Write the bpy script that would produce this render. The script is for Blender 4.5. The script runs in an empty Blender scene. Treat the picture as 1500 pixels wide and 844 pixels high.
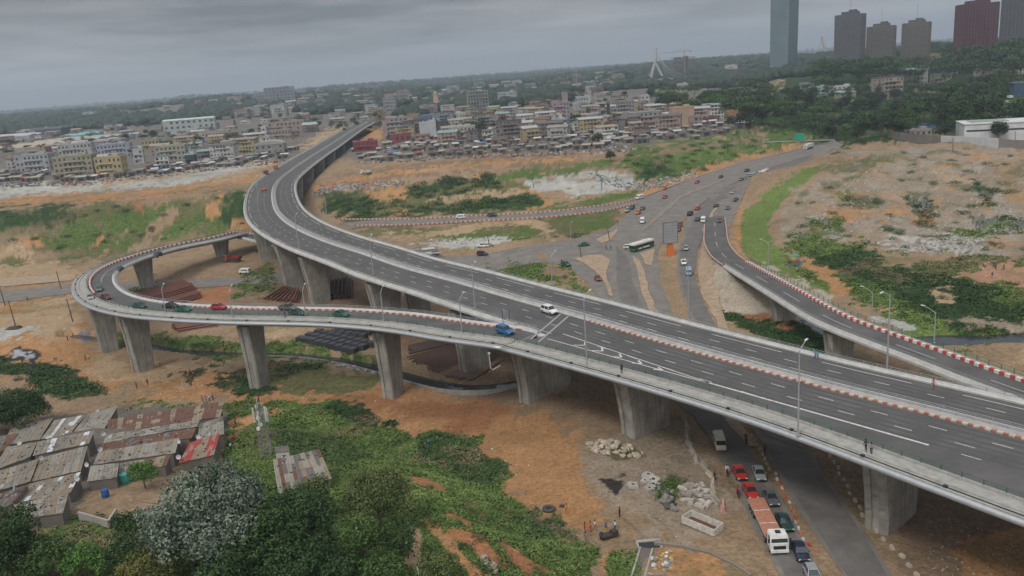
import bpy, bmesh, math, random
import numpy as np
from mathutils import Vector, Matrix
random.seed(7); RNG = np.random.default_rng(7)
R_ = math.radians
SC = bpy.context.scene
COL = SC.collection

# ------------------------------------------------------------------ camera
CAMZ = 66.0; FPX = 1220.0; ROLL = R_(4.3); OFF = 319.0 * math.cos(ROLL); PITCH = math.atan(OFF / FPX)
cR, sR = math.cos(ROLL), math.sin(ROLL); cP, sP = math.cos(PITCH), math.sin(PITCH)
cam = bpy.data.cameras.new('camera'); camo = bpy.data.objects.new('camera', cam); COL.objects.link(camo)
Fv = Vector((0, cP, -sP)); U0 = Vector((0, sP, cP)); X0 = Vector((1, 0, 0))
ax = X0 * cR - U0 * sR; ay = X0 * sR + U0 * cR
m = Matrix((ax, ay, -Fv)).transposed().to_4x4(); m.translation = (0, 0, CAMZ)
camo.matrix_world = m
cam.sensor_width = 36; cam.lens = 36 * FPX / 1500; cam.clip_start = 1; cam.clip_end = 60000
SC.camera = camo

# ------------------------------------------------------------------ world: overcast sky, soft sun
SUN_EL, SUN_AZ = 52, 215      # sun behind and to the left of the camera
w = bpy.data.worlds.new('World'); SC.world = w; w.use_nodes = True
nt = w.node_tree; nt.nodes.clear()
out = nt.nodes.new('ShaderNodeOutputWorld'); bg = nt.nodes.new('ShaderNodeBackground')
sky = nt.nodes.new('ShaderNodeTexSky'); sky.sky_type = 'NISHITA'; sky.sun_disc = False
sky.sun_elevation = R_(SUN_EL); sky.sun_rotation = R_(SUN_AZ); sky.dust_density = 4; sky.air_density = 1.2
bg.inputs[1].default_value = 0.10
tc = nt.nodes.new('ShaderNodeTexCoord'); sep = nt.nodes.new('ShaderNodeSeparateXYZ')
nt.links.new(tc.outputs['Generated'], sep.inputs[0])
def wmath(op, a, b=None):
    n = nt.nodes.new('ShaderNodeMath'); n.operation = op
    for i, v in enumerate((a, b)):
        if v is None: continue
        if hasattr(v, 'links'): nt.links.new(v, n.inputs[i])
        else: n.inputs[i].default_value = v
    return n.outputs[0]
zz = wmath('ADD', wmath('MAXIMUM', sep.outputs[2], 0.0), 0.055)
cx = wmath('DIVIDE', sep.outputs[0], zz); cy = wmath('DIVIDE', sep.outputs[1], zz)
cmb = nt.nodes.new('ShaderNodeCombineXYZ'); nt.links.new(cx, cmb.inputs[0]); nt.links.new(cy, cmb.inputs[1])
nz = nt.nodes.new('ShaderNodeTexNoise'); nz.inputs['Scale'].default_value = 0.30; nz.inputs['Detail'].default_value = 9; nz.inputs['Roughness'].default_value = 0.6
nt.links.new(cmb.outputs[0], nz.inputs['Vector'])
nz2 = nt.nodes.new('ShaderNodeTexNoise'); nz2.inputs['Scale'].default_value = 0.10; nz2.inputs['Detail'].default_value = 4
nt.links.new(cmb.outputs[0], nz2.inputs['Vector'])
nsum = wmath('ADD', wmath('MULTIPLY', nz.outputs[0], 0.55), wmath('MULTIPLY', nz2.outputs[0], 0.45))
ramp = nt.nodes.new('ShaderNodeValToRGB'); nt.links.new(nsum, ramp.inputs[0])
ramp.color_ramp.elements[0].position = 0.43; ramp.color_ramp.elements[0].color = (1.02, 1.08, 1.15, 1)
ramp.color_ramp.elements[1].position = 0.58; ramp.color_ramp.elements[1].color = (3.1, 3.14, 3.18, 1)
# the cloud deck pales towards the horizon
hz = wmath('SUBTRACT', 1.0, wmath('MULTIPLY', wmath('MAXIMUM', sep.outputs[2], 0.0), 16.0))
hzc = nt.nodes.new('ShaderNodeClamp'); nt.links.new(hz, hzc.inputs[0])
mxh = nt.nodes.new('ShaderNodeMix'); mxh.data_type = 'RGBA'
nt.links.new(wmath('MULTIPLY', wmath('POWER', hzc.outputs[0], 1.5), 0.8), mxh.inputs[0]); nt.links.new(ramp.outputs[0], mxh.inputs[6]); mxh.inputs[7].default_value = (4.6, 4.64, 4.68, 1)
# thick cloud higher up is brighter overall (it is what lights the ground)
up = nt.nodes.new('ShaderNodeMapRange'); nt.links.new(sep.outputs[2], up.inputs[0]); up.inputs[1].default_value = 0.2; up.inputs[2].default_value = 0.9; up.inputs[3].default_value = 1.0; up.inputs[4].default_value = 4.4
vm = nt.nodes.new('ShaderNodeVectorMath'); vm.operation = 'SCALE'; nt.links.new(mxh.outputs[2], vm.inputs[0]); nt.links.new(up.outputs[0], vm.inputs[3])
mx = nt.nodes.new('ShaderNodeMix'); mx.data_type = 'RGBA'; mx.inputs[0].default_value = 0.93
nt.links.new(sky.outputs[0], mx.inputs[6]); nt.links.new(vm.outputs[0], mx.inputs[7])
nt.links.new(mx.outputs[2], bg.inputs[0]); nt.links.new(bg.outputs[0], out.inputs[0])
sl = bpy.data.lights.new('sun', 'SUN'); sl.energy = 1.0; sl.angle = R_(14); sl.color = (1.0, 0.96, 0.9)
slo = bpy.data.objects.new('sun', sl); COL.objects.link(slo)
sd = Vector((math.sin(R_(SUN_AZ)) * math.cos(R_(SUN_EL)), math.cos(R_(SUN_AZ)) * math.cos(R_(SUN_EL)), math.sin(R_(SUN_EL))))
slo.rotation_euler = sd.to_track_quat('Z', 'Y').to_euler()
SC.view_settings.view_transform = 'Standard'; SC.view_settings.look = 'None'; SC.view_settings.gamma = 1
SC.view_settings.use_curve_mapping = False; SC.view_settings.exposure = 0.54
SC.cycles.volume_bounces = 0; SC.cycles.max_bounces = 5; SC.cycles.diffuse_bounces = 2; SC.cycles.transparent_max_bounces = 12
SC.cycles.use_denoising = True

# ------------------------------------------------------------------ survey: photo pixel <-> place
def proj(X, Y, Z):
    Z = Z - CAMZ
    d = Y * cP - Z * sP; v = -(Z * cP + Y * sP) / d * FPX; u = X / d * FPX
    return 750 + u * cR + v * sR, 422 - u * sR + v * cR
def P(x, y, z=0.0):
    dx = x - 750; dy = y - 422
    u = dx * cR - dy * sR; v = dx * sR + dy * cR
    yy = FPX * cP - v * sP; zz_ = FPX * sP + v * cP
    t = (CAMZ - z) / zz_
    return u * t, yy * t
def S(x, a, b):
    t = np.clip((x - a) / (b - a), 0, 1); return t * t * (3 - 2 * t)
def _hash(i, j, s):
    n = (i.astype(np.int64) * 374761393 + j.astype(np.int64) * 668265263 + s * 1442695041) & 0x7fffffff
    n = ((n ^ (n >> 13)) * 1274126177) & 0x7fffffff
    return ((n ^ (n >> 16)) & 0xffff) / 65535.0
def vnoise(x, y, s=0):
    x = np.asarray(x, float); y = np.asarray(y, float)
    i = np.floor(x); j = np.floor(y); fx = x - i; fy = y - j
    fx = fx * fx * (3 - 2 * fx); fy = fy * fy * (3 - 2 * fy)
    a = _hash(i, j, s); b = _hash(i + 1, j, s); c = _hash(i, j + 1, s); d = _hash(i + 1, j + 1, s)
    return (a + (b - a) * fx) * (1 - fy) + (c + (d - c) * fx) * fy
def fbm(x, y, s=0, o=4):
    r = 0; a = 0.5
    for k in range(o):
        r = r + a * (vnoise(x, y, s + k * 17) - 0.5); x = x * 2.03 + 3.1; y = y * 2.03 + 1.7; a *= 0.5
    return r
def sdf(X, Y, poly):
    """signed distance to a polygon, positive inside"""
    X = np.asarray(X, float); Y = np.asarray(Y, float)
    d = np.full(X.shape, 1e18); ins = np.zeros(X.shape, bool)
    n = len(poly)
    for k in range(n):
        x0, y0 = poly[k]; x1, y1 = poly[(k + 1) % n]
        ex, ey = x1 - x0, y1 - y0; L = ex * ex + ey * ey + 1e-12
        t = np.clip(((X - x0) * ex + (Y - y0) * ey) / L, 0, 1)
        d = np.minimum(d, (X - x0 - ex * t) ** 2 + (Y - y0 - ey * t) ** 2)
        if y0 != y1:
            c = ((y0 > Y) != (y1 > Y)) & (X < (x1 - x0) * (Y - y0) / (y1 - y0) + x0)
            ins ^= c
    d = np.sqrt(d); return np.where(ins, d, -d)
def pdist(X, Y, pts):
    """distance to a polyline and the z of its nearest point (points x, y, z)"""
    d = np.full(np.shape(X), 1e18); z = np.zeros(np.shape(X))
    for (a, b) in zip(pts, pts[1:]):
        ex, ey = b[0] - a[0], b[1] - a[1]; L = ex * ex + ey * ey + 1e-12
        t = np.clip(((X - a[0]) * ex + (Y - a[1]) * ey) / L, 0, 1)
        q = (X - a[0] - ex * t) ** 2 + (Y - a[1] - ey * t) ** 2
        m_ = q < d; d = np.where(m_, q, d); z = np.where(m_, a[2] + (b[2] - a[2]) * t, z)
    return np.sqrt(d), z

# ------------------------------------------------------------------ the lie of the land
XV_Y = [0, 250, 380, 460, 530, 640, 960, 1400]; XV_X = [150, -30, -100, -124, -134, -144, -166, -170]     # line of the viaduct
XH_Y = [0, 300, 402, 431, 480, 577, 750, 1200]; XH_X = [30, 36, 58, 92, 130, 205, 330, 600]                # left edge of the highway
HILLP = [P(*q, z=2) for q in [(300, 592), (495, 597), (560, 622), (640, 640), (730, 690), (800, 765), (880, 815), (860, 1100), (-300, 1300), (-400, 660), (0, 640), (80, 612), (170, 592)]]
RAMPC = [(84, 330, .1), (81, 315, .6), (75, 287, 1.7), (70.5, 260, 3.2), (68.6, 245, 4.2), (68.3, 237, 4.7), (66.5, 222, 2.6), (64.5, 208, .6)]
CANAL = [(100, 494), (190, 505), (260, 517), (350, 522), (430, 523), (500, 531), (560, 545), (620, 563), (680, 577), (760, 578), (850, 556)]
CANAL = [(*P(x, y, -5.5), 0) for x, y in CANAL]
CREEK = [(1180, 468), (1225, 492), (1290, 508), (1380, 503), (1500, 500), (1600, 500)]
CREEK = [(*P(x, y, -1.5), 0) for x, y in CREEK]
def hs(X, Y):
    X = np.asarray(X, float); Y = np.asarray(Y, float)
    xv = np.interp(Y, XV_Y, XV_X); xh = np.interp(Y, XH_Y, XH_X)
    z = -4.2 * S(-X, -14, 14) * S(Y, 105, 140) * (1 - S(Y, 290, 345) * S(X, -110, -60))
    zl = np.where(Y < 350, 1.0, 1.0) * S(Y, 385, 450) * 17.0 * S(xv - X, -6, 14)
    z = z + zl
    zm = S(Y, 410, 560) * 11.0 * (1 - S(xv - X, -14, -2)) * S(xh - X, 3, 70)
    z = z * 1.0 + zm + (4.2 * S(Y, 345, 420)) * (1 - S(xv - X, -14, 0)) * 0
    zr = S(Y, 235, 440) * 11.0 * S(X - (xh + 26), 8, 45) * S(X, 95, 125)
    z = z + zr
    z = z + S(Y, 470, 1300) * 17 * S(X - (xh + 26), 10, 120)
    z = z + 13 * S(Y, 850, 1150) * S(X / np.maximum(Y, 1), .27, .34)
    z = z + 7.0 * S(sdf(X, Y, HILLP), -2, 16)
    far = S(Y, 1500, 3200)
    hill = 14 + 62 * (fbm(X / 900 + 3, Y / 1300, 5, 4) + .14)
    z = z * (1 - far) + far * hill
    lag = S(Y, 2700, 3100) * (1 - S(Y, 7000, 8000)) * S(X / np.maximum(Y, 1), .34, .40)
    z = z * (1 - lag) - 6 * lag
    d, zc = pdist(X, Y, RAMPC)
    z = np.maximum(z, zc - 0.45 - np.maximum(0, d - 5.2) * 0.62 + 0 * z) if True else z
    z = z - 2.4 * (1 - S(pdist(X, Y, CANAL)[0], 2.2, 3.6)) - 1.6 * (1 - S(pdist(X, Y, CREEK)[0], 3, 6))
    return z
def G1(x, y, it=30):
    z = 0.0
    for k in range(it):
        X, Y = P(x, y, z); z = z * .45 + .55 * float(hs(X, Y))
    return X, Y, z

HWY = [(1222, 205), (1210, 209), (1174, 218), (1132, 228), (1088, 238), (1044, 252), (1000, 266), (959, 288), (932, 301), (908, 325), (887, 338), (860, 346), (820, 354), (760, 360), (700, 366), (640, 369),
       (560, 378), (470, 383), (370, 390), (250, 397), (120, 400), (0, 412), (-200, 425), (-200, 440), (0, 428), (120, 412), (250, 408), (370, 401), (470, 397), (560, 394), (640, 388), (700, 384), (800, 384), (833, 391), (852, 407), (868, 424), (884, 440), (940, 520), (990, 590), (1023, 617), (1075, 710), (1142, 844), (1175, 900),
       (1235, 900), (1205, 844), (1165, 762), (1119, 695), (1096, 638), (1010, 500), (985, 458), (967, 410), (963, 378), (967, 362), (977, 345), (990, 330), (1007, 319), (1003, 330), (996, 365), (993, 399), (996, 421), (1012, 463), (1050, 530), (1107, 635), (1153, 721),
       (1234, 844), (1262, 900), (1350, 900), (1310, 844), (1226, 721), (1191, 667), (1090, 530), (1047, 474), (1025, 431), (1017, 399), (1023, 365), (1033, 338), (1037, 324), (1039, 340), (1044, 352), (1078, 348), (1068, 335), (1079, 306), (1088, 296), (1103, 281), (1132, 261), (1161, 243), (1193, 232), (1215, 225), (1240, 216)]
HWYW = [P(x, y, 0) for x, y in HWY]
RWR = [(495, 322), (600, 322), (700, 316), (800, 311), (880, 302), (930, 293), (962, 283), (968, 288), (935, 300), (885, 311), (800, 320), (700, 325), (600, 331), (520, 333)]
RWRW = [P(x, y, 0) for x, y in RWR]
def h(X, Y):
    z = hs(X, Y)
    keep = S(-sdf(X, Y, HWYW), .3, 5) * S(-sdf(X, Y, RWRW), .3, 4) * (1 - S(Y, 1500, 2500))
    mound = S(X, 110, 150) * S(Y, 215, 260) * (1 - S(Y, 600, 900))
    z = z + keep * (fbm(X / 9, Y / 9, 1, 4) * .9 + fbm(X / 35, Y / 35, 2, 3) * 1.6 * S(Y, 60, 130) + mound * fbm(X / 16, Y / 22, 9, 4) * 6.5)
    return z
# ------------------------------------------------------------------ naming
def tag(o, label=None, cat=None, group=None, kind=None):
    if label: o['label'] = label
    if cat: o['category'] = cat
    if group: o['group'] = group
    if kind: o['kind'] = kind
    return o
def empty(name, loc, rz=0):
    o = bpy.data.objects.new(name, None); COL.objects.link(o); o.location = loc; o.rotation_euler = (0, 0, rz); o.empty_display_size = .5
    return o
def children(o): return [c for c in ALLCH.get(o.name, [])]
ALLCH = {}
def par(c, p):
    c.parent = p; ALLCH.setdefault(p.name, []).append(c)
def copy_tree(o, parent=None):
    c = o.copy(); COL.objects.link(c)
    if parent is not None: par(c, parent)
    for ch in list(ALLCH.get(o.name, [])): copy_tree(ch, c)
    return c

# ------------------------------------------------------------------ materials
MATS = {}
def mat(name, col, rough=.8, var=.12, scale=1.5, bump=0.0, metal=0, alpha=1, spec=.3, var2=None, world=True, detail=5):
    if name in MATS: return MATS[name]
    m_ = bpy.data.materials.new(name); m_.use_nodes = True; n = m_.node_tree; b = n.nodes['Principled BSDF']
    b.inputs['Roughness'].default_value = rough; b.inputs['Metallic'].default_value = metal; b.inputs['Specular IOR Level'].default_value = spec
    b.inputs['Alpha'].default_value = alpha
    if var > 0:
        tc_ = n.nodes.new('ShaderNodeTexCoord'); nz_ = n.nodes.new('ShaderNodeTexNoise'); nz_.inputs['Scale'].default_value = scale; nz_.inputs['Detail'].default_value = detail; nz_.inputs['Roughness'].default_value = .65
        n.links.new(tc_.outputs['Object'], nz_.inputs['Vector'])
        if world:
            ge = n.nodes.new('ShaderNodeNewGeometry'); n.links.new(ge.outputs['Position'], nz_.inputs['Vector'])
        rp = n.nodes.new('ShaderNodeValToRGB'); n.links.new(nz_.outputs[0], rp.inputs[0])
        c2 = var2 or [min(1, c * (1 + var)) for c in col]
        rp.color_ramp.elements[0].position = .32; rp.color_ramp.elements[0].color = (*[c * (1 - var) for c in col], 1)
        rp.color_ramp.elements[1].position = .68; rp.color_ramp.elements[1].color = (*c2, 1)
        n.links.new(rp.outputs[0], b.inputs['Base Color'])
        if bump > 0:
            bp = n.nodes.new('ShaderNodeBump'); bp.inputs['Strength'].default_value = bump; bp.inputs['Distance'].default_value = .1
            n.links.new(nz_.outputs[0], bp.inputs['Height']); n.links.new(bp.outputs[0], b.inputs['Normal'])
    else: b.inputs['Base Color'].default_value = (*col, 1)
    MATS[name] = m_; return m_
class MB:
    def __init__(s): s.v = []; s.f = []; s.m = []
    def add(s, vs, fs, mi=0):
        o = len(s.v); s.v += [tuple(map(float, q)) for q in vs]; s.f += [tuple(i + o for i in f) for f in fs]; s.m += [mi] * len(fs)
    def box(s, cx, cy, cz, sx, sy, sz, rz=0, mi=0, tx=1, ty=1):
        c, q = math.cos(rz), math.sin(rz); vs = []
        for k, (dz, fx, fy) in enumerate(((-.5, 1, 1), (.5, tx, ty))):
            for (a, b) in ((-.5, -.5), (.5, -.5), (.5, .5), (-.5, .5)):
                x = a * sx * fx; y = b * sy * fy; vs.append((cx + x * c - y * q, cy + x * q + y * c, cz + dz * sz))
        s.add(vs, [(3, 2, 1, 0), (4, 5, 6, 7), (0, 1, 5, 4), (1, 2, 6, 5), (2, 3, 7, 6), (3, 0, 4, 7)], mi)
    def tube(s, pts, r, n=6, mi=0, r2=None, cap=True):
        pts = [Vector(p) for p in pts]; L = len(pts); rings = []
        for i, p in enumerate(pts):
            d = (pts[min(i + 1, L - 1)] - pts[max(i - 1, 0)]); d = d.normalized() if d.length > 1e-6 else Vector((0, 0, 1))
            a = d.orthogonal().normalized(); b = d.cross(a)
            rr = r if r2 is None else r + (r2 - r) * i / max(1, L - 1)
            if isinstance(r, (list, tuple)): rr = r[i]
            rings.append([p + (a * math.cos(t) + b * math.sin(t)) * rr for t in [2 * math.pi * k / n for k in range(n)]])
        # keep rings aligned
        vs = [q for rg in rings for q in rg]; fs = []
        for i in range(L - 1):
            best = min(range(n), key=lambda sft: sum((rings[i][k] - rings[i + 1][(k + sft) % n]).length for k in range(n)))
            for k in range(n):
                fs.append((i * n + k, i * n + (k + 1) % n, (i + 1) * n + (k + 1 + best) % n, (i + 1) * n + (k + best) % n))
        if cap: fs.append(tuple(range(n - 1, -1, -1))); fs.append(tuple((L - 1) * n + k for k in range(n)))
        s.add(vs, fs, mi)
    def prism(s, poly, z0, z1, mi=0):
        n = len(poly); vs = [(x, y, z0) for x, y in poly] + [(x, y, z1) for x, y in poly]
        s.add(vs, [tuple(range(n - 1, -1, -1)), tuple(range(n, 2 * n))] + [(k, (k + 1) % n, n + (k + 1) % n, n + k) for k in range(n)], mi)
    def xprism(s, prof, x0, x1, mi=0):
        """profile in y,z swept along x"""
        n = len(prof); vs = [(x0, y, z) for y, z in prof] + [(x1, y, z) for y, z in prof]
        s.add(vs, [tuple(range(n - 1, -1, -1)), tuple(range(n, 2 * n))] + [(k, (k + 1) % n, n + (k + 1) % n, n + k) for k in range(n)], mi)
    def lump(s, cx, cy, cz, rx, ry, rz, seed=0, mi=0, jag=.25, rot=0):
        rn = random.Random(seed); vs = []; fs = []; nu, nv = 7, 4
        c, q = math.cos(rot), math.sin(rot)
        for j in range(nv + 1):
            ph = math.pi * j / nv
            for i in range(nu):
                t = 2 * math.pi * i / nu; k = 1 + rn.uniform(-jag, jag)
                x = rx * math.sin(ph) * math.cos(t) * k; y = ry * math.sin(ph) * math.sin(t) * k
                vs.append((cx + x * c - y * q, cy + x * q + y * c, cz + rz * math.cos(ph) * k))
        for j in range(nv):
            for i in range(nu): fs.append((j * nu + i, (j + 1) * nu + i, (j + 1) * nu + (i + 1) % nu, j * nu + (i + 1) % nu))
        s.add(vs, fs, mi)
    def mesh(s, name, mats, smooth=False):
        me = bpy.data.meshes.new(name); me.from_pydata(s.v, [], s.f)
        for x in (mats if isinstance(mats, (list, tuple)) else [mats]): me.materials.append(x)
        if len(set(s.m)) > 1 or (s.m and s.m[0]): me.polygons.foreach_set('material_index', s.m)
        if smooth: me.polygons.foreach_set('use_smooth', [True] * len(s.f))
        me.update(); return me
    def build(s, name, mats, parent=None, smooth=False, loc=None):
        o = bpy.data.objects.new(name, s.mesh(name, mats, smooth)); COL.objects.link(o)
        if loc: o.location = loc
        if parent is not None: par(o, parent)
        return o
def npmesh(name, V, F, mats, mi=None, smooth=False):
    me = bpy.data.meshes.new(name); V = np.asarray(V, np.float32); F = np.asarray(F, np.int32); k = F.shape[1]
    me.vertices.add(len(V)); me.vertices.foreach_set('co', V.ravel())
    me.loops.add(F.size); me.loops.foreach_set('vertex_index', F.ravel())
    me.polygons.add(len(F)); me.polygons.foreach_set('loop_start', np.arange(0, F.size, k, dtype=np.int32))
    try: me.polygons.foreach_set('loop_total', np.full(len(F), k, dtype=np.int32))
    except Exception: pass
    for x in (mats if isinstance(mats, (list, tuple)) else [mats]): me.materials.append(x)
    if mi is not None: me.polygons.foreach_set('material_index', np.asarray(mi, np.int32))
    if smooth: me.polygons.foreach_set('use_smooth', np.ones(len(F), bool))
    me.update(calc_edges=True); return me

# ------------------------------------------------------------------ terrain
def catmull(pts, step):
    pts = [np.array(p, float) for p in pts]; out_ = []
    for i in range(len(pts) - 1):
        p0 = pts[i - 1] if i else 2 * pts[0] - pts[1]; p1 = pts[i]; p2 = pts[i + 1]; p3 = pts[i + 2] if i + 2 < len(pts) else 2 * pts[-1] - pts[-2]
        n = max(1, int(np.linalg.norm(p2 - p1) / step))
        for k in range(n):
            t = k / n; out_.append(.5 * (2 * p1 + (p2 - p0) * t + (2 * p0 - 5 * p1 + 4 * p2 - p3) * t * t + (3 * p1 - p0 - 3 * p2 + p3) * t ** 3))
    out_.append(pts[-1]); return np.array(out_)
def resample(pts, step):
    pts = catmull(pts, step / 3); d = np.r_[0, np.cumsum(np.linalg.norm(np.diff(pts[:, :2], axis=0), axis=1))]
    n = int(d[-1] / step); s_ = np.linspace(0, d[-1], n + 1)
    return np.stack([np.interp(s_, d, pts[:, k]) for k in range(pts.shape[1])], 1), s_

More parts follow.
